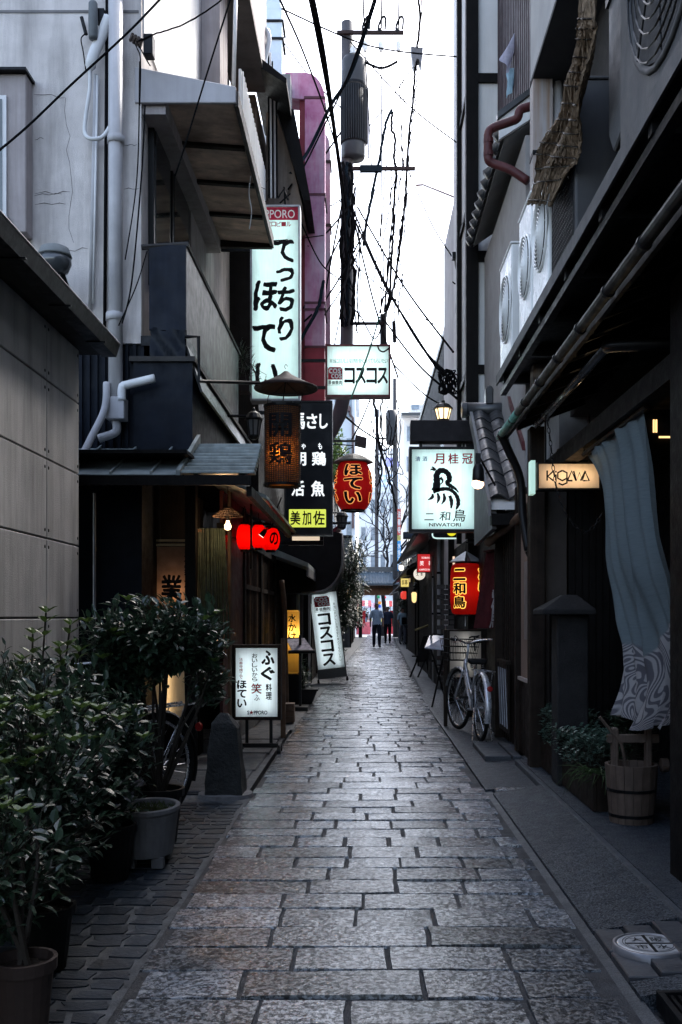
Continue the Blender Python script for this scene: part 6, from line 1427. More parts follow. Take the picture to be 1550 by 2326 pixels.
# more thin lines fanning out over the lane
for lab, a, b, sag in (('thin wire from pole top toward the upper right timber house', (792, 90, 17), (1046, 330, 13), 20), ('thin wire from lower arm down to the pale wing wall', (930, 392, 17), (1032, 590, 14), 18), ('thin wire from pole to the silver duct flange', (780, 250, 16.9), (640, 90, 15.6), 12),
    ('slack wire from lower arm to the splice can', (900, 394, 17), (872, 715, 17), 6), ('wire from tall light box corner to the pole', (682, 500, 12.2), (780, 640, 16.8), 30), ('wire from pole down to the top of the wide light box', (800, 560, 16.9), (760, 784, 14.2), 4),
    ('high wire crossing the sky strip above the transformer', (640, 20, 12), (1045, 130, 13.2), 30), ('wire from arm sleeve to the second duct', (820, 392, 17), (748, 470, 16.6), 14), ('wire from pole toward the dark corrugated house', (805, 600, 16.9), (1000, 745, 17), 12),
    ('thin wire between pole and cable box', (800, 330, 16.9), (940, 150, 17), 10), ('wire falling from the end insulator to the lower arm', (906, 120, 17), (915, 388, 17), 0), ('wire falling from the near insulator past the transformer', (830, 120, 16.7), (845, 385, 16.9), 0)):
    m = tuple((p+q)/2 for p, q in zip(a, b)); wire(lab, [a, (m[0], m[1]+sag, m[2]), b], .0055)
# ================================================================ FAR END OF THE LANE
def shop(label, side, y0, y1, x, h, wall, boards, door_y=None, eave=True, name='shop_house', eave_z=2.5, lit=None):
    """narrow house along the lane; side -1 left, +1 right"""
    xx = lambda d: x+side*d
    t_ = thing(name, label, 'building', (x, y0, 0))
    part('wall', MB().box(xx(.0), xx(4.5), y0, y1, -.04, h), wall, t_)
    n = int((y1-y0)/.45)
    for k in range(n): part('board', MB().box(xx(-.012), xx(-.0005), y0+.03+k*.45, y0+.40+k*.45, .0, eave_z-.25), boards, t_)
    for yy in (y0, (y0+y1)/2, y1-.12): part('post', MB().box(xx(-.05), xx(-.013), yy, yy+.12, .0, eave_z), blackwood, t_)
    if eave:
        part('eave', MB().prism([(xx(.0), eave_z+.22), (xx(-.50), eave_z), (xx(-.50), eave_z+.05), (xx(.0), eave_z+.30)], 'y', y0, y1), tile_m, t_)
        part('gutter', MB().tube([(xx(-.53), y0, eave_z), (xx(-.53), y1, eave_z)], .04, 6), darkmetal, t_)
    part('cornice', MB().box(xx(-.05), xx(4.5), y0-.02, y1+.02, h, h+.12), darkmetal, t_)
    for k in range(int((y1-y0)/1.6)):
        w_ = part('window', MB().box(xx(-.03), xx(-.0004), y0+.4+k*1.6, y0+1.3+k*1.6, eave_z+.7, eave_z+1.7), blackmetal, t_)
        part('pane', MB().box(xx(-.036), xx(-.031), y0+.45+k*1.6, y0+1.25+k*1.6, eave_z+.75, eave_z+1.65), glass_d, w_)
    if door_y is not None:
        dr = part('door', MB().box(xx(-.04), xx(-.014), door_y, door_y+.9, .05, 2.0), lit or darkwood, t_)
        for k in range(5): part('door_slat', MB().box(xx(-.055), xx(-.041), door_y+.05+k*.18, door_y+.09+k*.18, .06, 1.98), blackwood, dr)
    return t_
grey_b = mat('grey_corrugated', (.10, .10, .105), .6, .15, 4, .2, 40, streak=.5, streakcol=(.05,.05,.052), sscale=(14, 14, .4))
warm_win = emit('warm_shop_window', (1.0, .66, .32), 1.0)
shop('dark house behind the tilted katakana floor sign', -1, 18.6, 27.5, -1.15+.10, 4.6, blackwood, darkwood, 21, True)
shop('second dark shop house down the left of the lane behind bamboo', -1, 27.6, 40, -.95, 4.9, upper, darkwood, 31, True)
shop('last shop house on the left before the gate', -1, 40.1, 57, -.62, 4.4, grey_b, blackwood, 44, True)
gh = shop('tall grey corrugated house behind the cable coil', 1, 16.3, 25.0, 1.36, 5.95, grey_b, blackwood, 18, True, eave_z=2.6)
for k in range(36): part('corrugation_rib', MB().box(1.335, 1.359, 16.35+k*.24, 16.42+k*.24, 3.0, 5.9), grey_b, gh)
shop('dark restaurant house hung with small signs right of the lane', 1, 25.1, 38, 1.62, 4.3, blackwood, darkwood, 29, True, lit=None)
shop('far dark shop house right of the lane near the pole', 1, 38.1, 58, 1.95, 4.0, upper, blackwood, 41, True)
# small signs down the right-hand side
def small_sign(name, label, px0, px1, py0, py1, Y, face, text=None, ink=None, arm=True, frame=None, emissive=True, depth=.1):
    t_ = thing(name, label, 'sign', P((px0+px1)/2, py1, Y))
    part('panel', MB().box(PX(px0, Y), PX(px1, Y), Y, Y+depth, PZ(py1, Y), PZ(py0, Y)), face, t_, bevel=.008)
    e = 1.6; part('frame', MB().box(PX(px0-e, Y), PX(px0, Y)-.0005, Y-.01, Y+depth+.01, PZ(py1+e, Y), PZ(py0-e, Y)).box(PX(px1, Y)+.0005, PX(px1+e, Y), Y-.01, Y+depth+.01, PZ(py1+e, Y), PZ(py0-e, Y)).box(PX(px0, Y), PX(px1, Y), Y-.01, Y+depth, PZ(py0, Y)+.0005, PZ(py0-e, Y)).box(PX(px0, Y), PX(px1, Y), Y-.01, Y+depth, PZ(py1+e, Y), PZ(py1, Y)-.0005), frame or blackmetal, t_)
    if text:
        lt_ = MB()
        for s_, a, b, c_, d_ in text: put(lt_, s_, PX(a, Y), PX(b, Y), PZ(d_, Y), PZ(c_, Y), .02)
        part('lettering', at_y(lt_, Y-.012), ink, t_, fix=False)
    if arm: part('bracket', MB().box(PX(px1+e, Y), 1.75+bend(Y), Y+.03, Y+.07, PZ((py0+py1)/2+1, Y), PZ((py0+py1)/2-1, Y)), blackmetal, t_)
    return t_
small_sign('red_sign', 'bright red square sign with white writing above the round lamp', 949, 991, 1259, 1299, 20, emit('red_lit_sign', (.62, .03, .035), .75), [('笑', 954, 963, 1274, 1285), ('歌', 974, 986, 1274, 1285), ('SOBAYA', 958, 980, 1265, 1269), ('KAPPOU NIHON', 953, 989, 1292, 1296)], wh)
small_sign('green_sign', 'dark green board sign hung above the red sign', 925, 959, 1232, 1252, 26, mat('dark_green_panel', (.015, .035, .032), .4), [('酒', 929, 933, 1236, 1241), ('おばんざい', 938, 952, 1243, 1248)], mat('pale_green_ink', (.15, .22, .20), .6))
small_sign('blue_strip_sign', 'dark blue cylinder sign above the green board', 918, 978, 1210, 1222, 24, mat('blue_strip', (.03, .05, .085), .35, .2), [('法善寺 横丁', 950, 975, 1213, 1219)], mat('blue_grey_ink', (.2, .24, .3), .6), depth=.2)
small_sign('yellow_sign', 'small glowing yellow square sign beside the far pole', 911, 929, 1314, 1333, 34, emit('yellow_lit_sign', (.90, .72, .22), .85), [('料', 914, 919, 1317, 1330), ('亭', 920, 926, 1317, 1330)], mat('brown_ink', (.12, .06, .01), .6))
small_sign('olive_sign', 'dim olive board sign behind the round white lamp', 925, 950, 1286, 1305, 27, mat('olive_panel', (.05, .048, .02), .5))
small_sign('white_tube_sign', 'narrow vertical white lit sign by the dark door', 970, 978, 1361, 1392, 24, emit('cold_white_panel', (.85, .92, 1.0), 1.0), arm=True)
small_sign('grey_shutter_sign', 'pale blue-grey awning sign low beside the far pole', 913, 942, 1258, 1265, 30, mat('pale_awning', (.30, .33, .37), .5))
t = thing('round_white_lamp', 'round white globe sign with small black writing below the red sign', 'lamp', P(952, 1303, 22))
c = P(953, 1304, 22)
part('globe', MB().lathe((0, 0, 0), [(0, -.05), (.08, -.045), (.125, -.02), (.132, 0), (.125, .02), (.08, .045), (0, .05)], 20, Matrix.Translation(c) @ Matrix.Rotation(R(90), 4, 'X')), emit('milk_globe', (.95, .88, .76), .8), t, smooth=True)
lt = MB(); put(lt, 'え', c.x-.07, c.x-.02, c.z-.045, c.z+.035, .02); part('lettering', at_y(lt, c.y-.056), black_ink, t, fix=False); lt = MB(); put(lt, '本', c.x+.02, c.x+.075, c.z-.045, c.z+.035, .02); part('lettering', at_y(lt, c.y-.056), black_ink, t, fix=False)
part('arm', MB().tube([(c.x+.12, c.y, c.z), (1.7, c.y, c.z)], .012, 5), blackmetal, t)
t = thing('yellow_wall_lamp', 'small yellow wall lamp beneath the round white globe sign', 'lamp', P(942, 1357, 30))
c = P(941, 1357, 30); part('shade', MB().lathe(c, [(.03, -.16), (.07, -.10), (.08, .12), (.05, .16)], 12), emit('yellow_lamp_shade', (1, .72, .30), 1.2), t, smooth=True)
part('arm', MB().tube([(c.x, c.y, c.z+.16), (1.9, c.y, c.z+.16)], .012, 5), blackmetal, t)
t = thing('black_string_cluster', 'cluster of small dark hanging ornaments under the globe sign', 'ornament', P(952, 1325, 25))
for k in range(14): part('ornament', MB().lathe(P(945+rnd.uniform(-4, 16), 1325+rnd.uniform(-10, 14), 25+rnd.uniform(-.1, .1)), [(0, -.05), (.04, -.02), (.04, .02), (0, .05)], 6), blackmetal, t)
part('bracket', MB().tube([P(950, 1318, 25), (1.75, 25, PZ(1318, 25))], .012, 5), blackmetal, t)
# blue and red vertical banner on the far pole
t = thing('vertical_banner', 'tall narrow banner in red and bright blue beside the far pole', 'banner', P(906, 1295, 57))
part('blue_cloth', MB().box(PX(903, 57), PX(911, 57), 57, 57.03, PZ(1297, 57), PZ(1229, 57)), mat('bright_blue_print', (.03, .28, .60), .6, .2), t)
part('red_cloth', MB().box(PX(903, 57), PX(911, 57), 57, 57.03, PZ(1215, 57), PZ(1156, 57)), mat('bright_red_print', (.55, .10, .08), .6, .2), t)
part('yellow_band', MB().box(PX(903, 57), PX(911, 57), 57, 57.03, PZ(1228, 57), PZ(1216, 57)), mat('mustard_print', (.5, .42, .12), .6), t)
lt = MB(); column(lt, '水掛不動', PX(907, 57), .17, PZ(1232, 57), PZ(1295, 57), .03); part('lettering', at_y(lt, 56.99), white_ink, t, fix=False); lt = MB(); column(lt, '法善寺', PX(907, 57), .17, PZ(1160, 57), PZ(1212, 57), .03); part('lettering', at_y(lt, 56.99), white_ink, t, fix=False)
part('pole', MB().tube([P(902, 1150, 57.05), P(903, 1300, 57.05)], .02, 6), blackmetal, t)
# blackboard easel and tilted menu stand on the right
Y = 20.5
t = thing('folding_blackboard', 'black folding board on splayed legs standing on the path edge', 'sign', P(955, 1532, Y))
a = P(968, 1430, Y+.2); 
part('board', slab([P(962, 1447, Y+.25), P(986, 1442, Y+.25), P(972, 1503, Y), P(944, 1503, Y)], .03), blackwood, t)
for px_, pb in ((950, 931), (968, 949)): part('leg', MB().tube([P(px_, 1495, Y), Vector((PX(pb, Y), Y-.1, .0))], .018, 6), blackwood, t)
for px_, pb in ((962, 975), (984, 992)): part('rear_leg', MB().tube([P(px_, 1450, Y+.27), Vector((PX(pb, Y+.6), Y+.6, .0))], .018, 6), blackwood, t)
part('light_bar', MB().tube([P(944, 1431, Y), P(973, 1421, Y+.2)], .022, 8), mat('brass_tube', (.5, .42, .2), .35, metal=.6), t)
part('ledge', MB().box(PX(936, Y), PX(950, Y), Y-.03, Y+.02, PZ(1492, Y), PZ(1489, Y)), blackwood, t)
Y = 13.4
t = thing('photo_menu_stand', 'tilted menu board with food pictures on crossed black legs', 'menu stand', P(990, 1600, Y))
sheet = part('menu_sheet', slab([P(976, 1446, Y+.3), P(1018, 1444, Y+.3), P(1008, 1478, Y), P(965, 1474, Y)], .015), mat('photo_menu', (.42, .45, .52), .2, .25, 9, 0, spec=.6), t)
def on_sheet(u, v): return P(976, 1446, Y+.3).lerp(P(1018, 1444, Y+.3), u).lerp(P(965, 1474, Y).lerp(P(1008, 1478, Y), u), v)+Vector((0, -.006, .006))
for (u0, u1, v0, v1) in ((.10, .42, .12, .42), (.10, .42, .55, .9), (.52, .9, .1, .35), (.55, .9, .5, .85)):
    part('food_photo', MB().poly([on_sheet(u0, v0), on_sheet(u1, v0), on_sheet(u1, v1), on_sheet(u0, v1)]), mat('food_print', (.22, .10, .08), .4, .6, 30, 0, col2=(.5, .45, .4)), sheet, fix=False)
for a_, b_ in ((978, 1022), (1012, 985)): part('leg', MB().tube([P(a_, 1470, Y+.15), Vector((PX(b_, Y), Y+.3, .0))], .014, 6), blackmetal, t)
part('lamp_arm', MB().tube(smoothpts([P(978, 1448, Y+.3), P(985, 1440, Y), P(1000, 1442, Y), P(1016, 1440, Y)]), .014, 6), blackmetal, t)
t = thing('white_cube_sign', 'low white box sign with red writing on the ground beyond the blackboard', 'sign', P(938, 1468, 38))
part('box', MB().box(PX(930, 38), PX(945, 38), 38, 38.25, .12, PZ(1445, 38)), mat('white_box', (.55, .48, .44), .6), t, bevel=.01)
part('lettering', at_y(column(MB(), '本日', PX(938, 38), .1, PZ(1449, 38), PZ(1462, 38), .02), 37.99), red_ink, t, fix=False)
for px_ in (931, 944): part('leg', MB().box(PX(px_, 38)-.01, PX(px_, 38)+.01, 38, 38.2, 0, .12), blackmetal, t)

# ---- wooden gate with a tiled roof at the end of the lane
YG = 60.5
t = thing('temple_lane_gate', 'roofed wooden gate with blue-grey tiles closing the end of the lane', 'gate', P(858, 1447, YG))
xa, xb = PX(815, YG), PX(902, YG)
part('roof', MB().prism([(YG-.9, PZ(1326, YG)), (YG-.1, PZ(1300, YG)), (YG+.1, PZ(1300, YG)), (YG+.9, PZ(1326, YG)), (YG+.9, PZ(1329, YG)), (YG-.9, PZ(1329, YG))], 'x', xa-.2, xb+.3), mat('blue_grey_tiles', (.085, .11, .13), .5, .2, 6, .1, 30), t)
for k in range(16): part('tile_rib', MB().tube([(xa-.15+k*.17, YG-.9, PZ(1326, YG)+.02), (xa-.15+k*.17, YG-.1, PZ(1300, YG)+.02)], .03, 6), MATS['blue_grey_tiles'], t)
part('ridge', MB().box(xa-.3, xb+.4, YG-.15, YG+.15, PZ(1299, YG), PZ(1288, YG)), tile_m, t)
part('lintel', MB().box(xa+.1, xb-.1, YG-.12, YG+.12, PZ(1352, YG), PZ(1330, YG)), mat('lit_brown_beam', (.15, .07, .035), .6, .3), t)
for k in range(14): part('rafter_end', MB().box(xa+.1+k*.155, xa+.16+k*.155, YG-.6, YG-.121, PZ(1336, YG), PZ(1331, YG)), midwood, t)
part('post', MB().box(xa, xa+.22, YG-.11, YG+.11, -.04, PZ(1330, YG)), blackwood, t)
part('post', MB().box(xb-.22, xb, YG-.11, YG+.11, -.04, PZ(1330, YG)), blackwood, t)
for x_ in (xa+.24, xb-.42): part('red_banner', MB().box(x_, x_+.18, YG-.2, YG-.17, .8, 1.6), mat('red_nobori', (.6, .03, .04), .7), t)
# ---- street beyond the gate and the far buildings
structure('far_street', MB().poly([(-60, 61.5, -.02), (60, 61.5, -.02), (60, 140, -.02), (-60, 140, -.02)]), mat('pale_street', (.35, .35, .36), .6, .15))
def tower(label, x0, x1, y, dep, h, wall, rows, cols, name='city_building', win=None, cornice=True, skip=0):
    t_ = thing(name, label, 'building', ((x0+x1)/2, y, 0))
    part('wall', MB().box(x0, x1, y, y+dep, -.05, h), wall, t_)
    if cornice: part('parapet', MB().box(x0-.25, x1+.25, y-.3, y+dep, h, h+.5), wall, t_)
    dx = (x1-x0)/cols; dz_ = h/rows
    for i in range(cols):
        for k in range(skip, rows):
            a_, b_ = x0+dx*(i+.2), x0+dx*(i+.8); c_, d_ = dz_*(k+.25), dz_*(k+.78)
            w_ = part('window', MB().box(a_, b_, y-.08, y-.001, c_, d_), pvcw, t_)
            part('pane', MB().box(a_+.06, b_-.06, y-.09, y-.081, c_+.06, d_-.06), win or glass('far_pane', (.16, .20, .25), .2), w_)
    return t_
pale = mat('pale_blue_facade', (.70, .75, .80), .7, .08, 1, .05, 20)
tower('pale blue-white building rising behind the gate', PX(815, 88), PX(925, 88), 88, 14, PZ(1120, 88), pale, 5, 5, skip=1)
tower('tall white building with purple sign boards behind the far pole', PX(858, 105), PX(930, 105), 105, 14, PZ(1030, 105), mat('white_facade', (.80, .81, .83), .7, .06, 1), 9, 3)
t = tower('cream building with heavy cornice behind the bird sign header', PX(917, 78), PX(1010, 78), 78, 12, PZ(952, 78), mat('cream_facade', (.78, .76, .73), .7, .08, 1), 7, 3, cornice=True)
part('rooftop_plant', MB().box(PX(932, 80), PX(972, 80), 80, 84, PZ(948, 80), PZ(918, 80)), mat('plant_white', (.6, .6, .6), .6), t)
part('vent', MB().box(PX(936, 80), PX(952, 80), 79.9, 79.99, PZ(930, 80), PZ(920, 80)), MATS['far_pane'], t)
part('roof_tiles', MB().prism([(76.6, PZ(945, 78)), (79, PZ(930, 78)), (79, PZ(938, 78)), (76.6, PZ(952, 78))], 'x', PX(911, 78), PX(1015, 78)), tile_m, t)
t = tower('pale house with a dark downpipe left of the far lane', PX(700, 66), PX(807, 66), 66, 10, PZ(880, 66), mat('pale_blue_render', (.66, .70, .74), .7, .08, 1), 6, 4)
part('downpipe', MB().tube([P(795, 925, 65.8), P(795, 940, 65.8), P(802, 950, 65.8), P(802, 1200, 65.8)], .09, 6), mat('brown_pipe', (.12, .08, .08), .6), t)
part('hopper', MB().box(PX(788, 65.8), PX(796, 65.8), 65.6, 65.8, PZ(935, 65.8), PZ(923, 65.8)), MATS['brown_pipe'], t)
# sign boards on the far building
t = thing('billboard', 'white billboard with purple logo on the far white building', 'billboard', P(895, 1060, 103))
part('board', MB().box(PX(868, 103), PX(914, 103), 103, 103.2, PZ(1076, 103), PZ(1034, 103)), mat('billboard_white', (.72, .72, .74), .6), t)
part('logo', MB().box(PX(878, 103), PX(905, 103), 102.97, 102.999, PZ(1060, 103), PZ(1040, 103)), mat('violet_print', (.30, .30, .62), .6), t)
t = thing('blue_billboard', 'pale blue billboard with round marks below the purple logo board', 'billboard', P(890, 1120, 103))
part('board', MB().box(PX(866, 103), PX(916, 103), 103, 103.2, PZ(1118, 103), PZ(1078, 103)), mat('billboard_blue', (.42, .52, .68), .6), t)
for i in range(5):
    for k in range(3): part('disc', MB().lathe((0, 0, 0), [(.16, 0), (.16, .02), (0, .025)], 10, Matrix.Translation(P(870+i*10, 1086+k*12, 102.95)) @ Matrix.Rotation(R(90), 4, 'X')), white_ink, t)
# coloured market things seen through the gate
for i, (px_, py_, colr, lab) in enumerate(((860, 1356, (.02, .25, .10), 'green'), (874, 1357, (.6, .03, .06), 'red'), (863, 1369, (.75, .28, .03), 'orange'), (863, 1377, (.04, .12, .6), 'blue'))):
    t = thing('paper_balloon', lab+' paper balloon hanging in the street beyond the gate', 'balloon', P(px_, py_, 70), 'coloured balloons beyond the gate')
    part('ball', MB().lathe(P(px_, py_, 70), [(0, -.12), (.08, -.09), (.12, 0), (.08, .09), (0, .12)], 10), mat('balloon_'+lab, colr, .5, .1), t, smooth=True)
    part('string', MB().tube([P(px_, py_-4, 70), P(px_, 1340, 70)], .01, 4), cable_m, t)

# market stalls in the bright street beyond the gate
for i, (px_, Y, ca, cb, lab) in enumerate(((826, 70, (.55, .12, .14), (.7, .66, .64), 'pink and white'), (846, 82, (.62, .45, .48), (.4, .2, .25), 'pale rose'), (872, 76, (.12, .20, .14), (.5, .5, .42), 'green and cream'), (888, 72, (.5, .06, .07), (.65, .6, .55), 'red and cream'))):
    t = thing('market_stall', lab+' striped market stall in the street beyond the gate', 'stall', P(px_, 1440, Y))
    x = PX(px_, Y); ma = mat('stall_%d_a' % i, ca, .8, .2); mb2 = mat('stall_%d_b' % i, cb, .8, .2)
    part('counter', MB().box(x-.5, x+.5, Y, Y+.6, -.02, .85), ma, t)
    for k in range(5): part('awning_stripe', MB().prism([(Y-.25, 1.95), (Y+.6, 2.35), (Y+.6, 2.38), (Y-.25, 1.98)], 'x', x-.55+k*.22, x-.335+k*.22), (ma, mb2)[k % 2], t)
    for sx in (-1, 1): part('post', MB().box(x+sx*.5-.03, x+sx*.5+.03, Y+.5, Y+.56, .851, 2.3), blackwood, t)
    for k in range(4): part('goods', MB().box(x-.42+k*.22, x-.25+k*.22, Y+.05, Y+.3, .852, 1.0+.08*(k % 3)), mat('goods_%d' % k, ((.6, .1, .08), (.7, .55, .1), (.15, .3, .5), (.6, .5, .45))[k], .6), t)
# clutter along the lane further on
def wall_lantern(label, p, r_, h_, m_, side):
    t_ = thing('small_wall_lantern', label, 'lantern', p)
    part('shade', MB().lathe(p, [(r_*.5, -h_/2), (r_*.95, -h_*.3), (r_, 0), (r_*.95, h_*.3), (r_*.5, h_/2)], 12), m_, t_, smooth=True)
    part('cap', MB().lathe((p.x, p.y, p.z+h_/2), [(r_*.6, 0), (r_*.5, .04)], 10), blackmetal, t_)
    part('arm', MB().tube([(p.x, p.y, p.z+h_/2+.04), (p.x, p.y, p.z+h_/2+.1), (p.x+side*.5, p.y, p.z+h_/2+.1)], .012, 5), blackmetal, t_)
wl = emit('warm_small_shade', (1.0, .70, .35), 1.1); rl = emit('red_small_shade', (.8, .06, .04), .8)
wall_lantern('small warm lantern by the bamboo clump', P(793, 1345, 27), .09, .28, wl, -1)
wall_lantern('tiny warm lamp between globe sign and yellow sign', P(936, 1318, 36), .09, .2, wl, 1)
wall_lantern('tiny red lantern hung beside the far pole', P(918, 1352, 40), .14, .32, rl, 1)
wall_lantern('small white lamp high beside the blue banner', P(912, 1290, 38), .10, .22, emit('white_small_shade', (1., .95, .85), 1.2), 1)
wall_lantern('small warm lamp low on the grey corrugated house', P(1000, 1330, 17.5), .05, .16, wl, 1)
for i, (px_, py_, Y, hh, lab) in enumerate(((985, 1330, 19, 1.5, 'grey downpipe beside the narrow white lit sign'), (997, 1330, 17.2, 2.0, 'pale downpipe beside the brick pier'), (962, 1330, 24.5, 1.8, 'thin grey pole below the round globe sign'))):
    t = thing('downpipe', lab, 'pipe', (PX(px_, Y), Y, 0)); part('pipe', MB().tube([(PX(px_, Y), Y, 0), (PX(px_, Y), Y, hh+.9)], .03, 8), pvc, t, smooth=True)
    for z in (.4, 1.3, 2.0): part('clip', MB().lathe((PX(px_, Y), Y, z), [(.036, -.02), (.036, .02)], 8), darkmetal, t)
# ================================================================ PLANTS
leaf_d = mat('glossy_dark_leaf', (.017, .040, .026), .32, .5, 22, .05, 60, col2=(.045, .090, .048), spec=.7, transl=.18, rvar=.08)
leaf_y = mat('young_leaf', (.07, .12, .025), .4, .4, 22, .05, 60, spec=.5, transl=.3)
leaf_g = mat('mid_leaf', (.016, .034, .016), .4, .5, 22, .05, 60, spec=.5, transl=.25)
stem_m = mat('shrub_stem', (.03, .024, .018), .7, .3, 20)
def leaf(mb, p, d, up, L, W):
    d = d.normalized(); s = d.cross(up); s = s.normalized() if s.length > 1e-4 else d.orthogonal().normalized(); n = s.cross(d)
    a = p+d*L*.38; b = p+d*L*.75
    mb.add([p, a+s*W*.5+n*W*.12, b+s*W*.34+n*W*.04, p+d*L-n*L*.10, b-s*W*.34+n*W*.04, a-s*W*.5+n*W*.12, a-n*W*.05, b-n*W*.08],
           [(0, 1, 6), (1, 2, 7, 6), (2, 3, 7), (3, 4, 7), (4, 5, 6, 7), (5, 0, 6)])
def crown(rr, c, rad_, n_twigs, per, L, W, shell=.45, droop=.25, updir=.5, stems=None, base=None):
    lv = MB(); st = MB()
    for k in range(n_twigs):
        q = Vector((rr.gauss(0, 1), rr.gauss(0, 1), rr.gauss(0, 1))).normalized()*(shell+(1-shell)*rr.random()**.6)
        tip = Vector((c[0]+q.x*rad_[0], c[1]+q.y*rad_[1], c[2]+q.z*rad_[2]))
        out = Vector((q.x, q.y, q.z*.6+updir)).normalized()
        start = tip-out*L*2.6+Vector((rr.uniform(-.02, .02), rr.uniform(-.02, .02), -.02))
        st.tube([start, tip], [.0035, .0015], 3, caps=False)
        for j in range(per):
            u = j/max(1, per-1); p = start.lerp(tip, u); a = j*2.4+rr.random()
            side = out.orthogonal().normalized(); side = Matrix.Rotation(a, 3, out) @ side
            d_ = (out*(.35+.5*u)+side*(1.1-.4*u)+Vector((0, 0, -droop*rr.random()))).normalized()
            up = Vector((rr.uniform(-.3, .3), rr.uniform(-.3, .3), 1))
            leaf(lv, p, d_, up, L*rr.choice((.5, .75, .9, 1., 1.2))*rr.uniform(.85, 1.1), W*rr.uniform(.6, 1.15))
    return lv, st
def shrub(label, base, pot, crowns, seed, L=.066, W=.033, n=190, per=7, lm=None, trunk=True, group='potted shrubs by the panel wall', droop=.25, young=0):
    rr = random.Random(seed); base = Vector(base); t_ = thing('potted_shrub', label, 'potted plant', base, group)
    ph = pot['h']; r_ = pot['r']; pm = pot['m']
    part('pot', MB().lathe(base, [(r_*.72, .0), (r_*.95, ph*.86), (r_*1.06, ph*.86), (r_*1.08, ph), (r_*.94, ph), (r_*.90, ph*.86)], 20, caps=False).lathe(base, [(r_*.72, .0), (0, .001)], 20, caps=False), pm, t_, smooth=False)
    part('soil', MB().lathe((base.x, base.y, base.z+ph*.88), [(r_*.91, 0), (r_*.5, .012), (0, .014)], 16), soil, t_)
    lvA, stA = MB(), MB()
    for (c, rd, k) in crowns:
        lv, st = crown(rr, c, rd, int(n*k), per, L, W, droop=droop)
        lvA.add(lv.v, lv.f); stA.add(st.v, st.f)
        for j in range(4):
            e = Vector(c)+Vector((rr.uniform(-.5, .5)*rd[0], rr.uniform(-.5, .5)*rd[1], rr.uniform(-.2, .6)*rd[2])); b = base+Vector((rr.uniform(-.02, .02), rr.uniform(-.02, .02), ph*.85))
            stA.tube(smoothpts([b, b.lerp(e, .5)+Vector((rr.uniform(-.05, .05), rr.uniform(-.05, .05), .05)), e], 4), [.011-.0009*i for i in range(9)], 5)
    part('stem', stA, stem_m, t_)
    part('crown', lvA, lm or leaf_d, t_, stuff=True, fix=False)
    if young:
        lv = MB()
        for j in range(young):
            c, rd, k = crowns[j % len(crowns)]; p = Vector(c)+Vector((rr.uniform(-.9, .9)*rd[0], rr.uniform(-.9, .4)*rd[1], rr.uniform(.3, .95)*rd[2]))
            for q in range(5): leaf(lv, p, Vector((math.cos(q*1.3), math.sin(q*1.3), .6)), Vector((0, 0, 1)), L*.9, W*.9)
        part('young_leaves', lv, leaf_y, t_, fix=False)
    return t_
terr = mat('brown_terracotta', (.045, .030, .024), .7, .2, 8, .15, 60); blkpot = mat('black_plastic_pot', (.010, .010, .010), .5, .2); greypot = mat('grey_pot', (.12, .12, .125), .7, .2, 8, .15, 60)
shrub('near shrub in brown terracotta pot at the lower corner', (-1.00, 2.92, 0), dict(h=.25, r=.088, m=terr), [((-1.12, 3.02, .52), (.22, .25, .26), .8)], 1, young=10, n=190, L=.055, W=.029)
shrub('dense shrub in black pot just behind the terracotta pot', (-1.14, 3.55, 0), dict(h=.22, r=.10, m=blkpot), [((-1.22, 3.62, .62), (.36, .34, .36), 1.5)], 2, n=240, young=34, L=.06, W=.031)
shrub('bushy shrub in the middle of the row against the panel wall', (-1.45, 4.30, 0), dict(h=.26, r=.12, m=blkpot), [((-1.42, 4.3, .80), (.42, .36, .32), 1.5)], 3, n=220, L=.064, W=.032)
shrub('leafy shrub with pale undersides between trough and panel wall', (-1.22, 4.75, 0), dict(h=.26, r=.12, m=blkpot), [((-1.25, 4.74, .58), (.27, .26, .36), 1.1)], 4, n=220, L=.068, W=.030, young=10)
shrub('wide shrub spreading above the parked black bicycle', (-1.14, 5.52, 0), dict(h=.30, r=.13, m=blkpot), [((-1.12, 5.45, 1.17), (.43, .32, .20), 1.3), ((-1.32, 5.4, 1.02), (.25, .25, .22), .5), ((-.86, 5.5, .93), (.14, .15, .12), .16), ((-1.48, 5.2, .74), (.16, .18, .20), .4), ((-1.46, 5.2, .90), (.18, .2, .2), .3), ((-1.16, 5.42, 1.10), (.40, .22, .15), .5)], 5, n=240, L=.072, W=.037, young=12)
shrub('fine-leaved shrub at the left edge against the panel wall', (-1.72, 4.6, 0), dict(h=.28, r=.12, m=greypot), [((-1.72, 4.62, .86), (.22, .3, .28), 1.2)], 6, n=160, L=.045, W=.016, lm=leaf_g)
# upright sprigs
t = thing('potted_shrub', 'upright sprig plant with paired leaves before the panel wall', 'potted plant', (-1.62, 5.1, 0), 'potted shrubs by the panel wall')
rr = random.Random(9)
part('pot', MB().lathe((-1.62, 5.1, 0), [(.08, 0), (.11, .24), (.12, .24), (.12, .27), (.10, .27)], 16), greypot, t)
sm, lv, ly = MB(), MB(), MB()
for px_, py_ in ((75, 1440), (105, 1392), (160, 1420), (50, 1500), (135, 1470), (30, 1530), (180, 1480)):
    top = P(px_, py_, 5.0+rr.uniform(-.1, .2)); b = Vector((-1.62+rr.uniform(-.04, .04), 5.1, .24)); pts = smoothpts([b, b.lerp(top, .5)+Vector((rr.uniform(-.05, .05), 0, .05)), top], 6)
    sm.tube(pts, .005, 4)
    for i, p in enumerate(pts[4:]):
        for k in range(3):
            a = i*1.57+k*2.1; leaf(lv if i < 6 else ly, p, Vector((math.cos(a), math.sin(a), .7)), Vector((0, 0, 1)), .085*rr.uniform(.7, 1), .034)
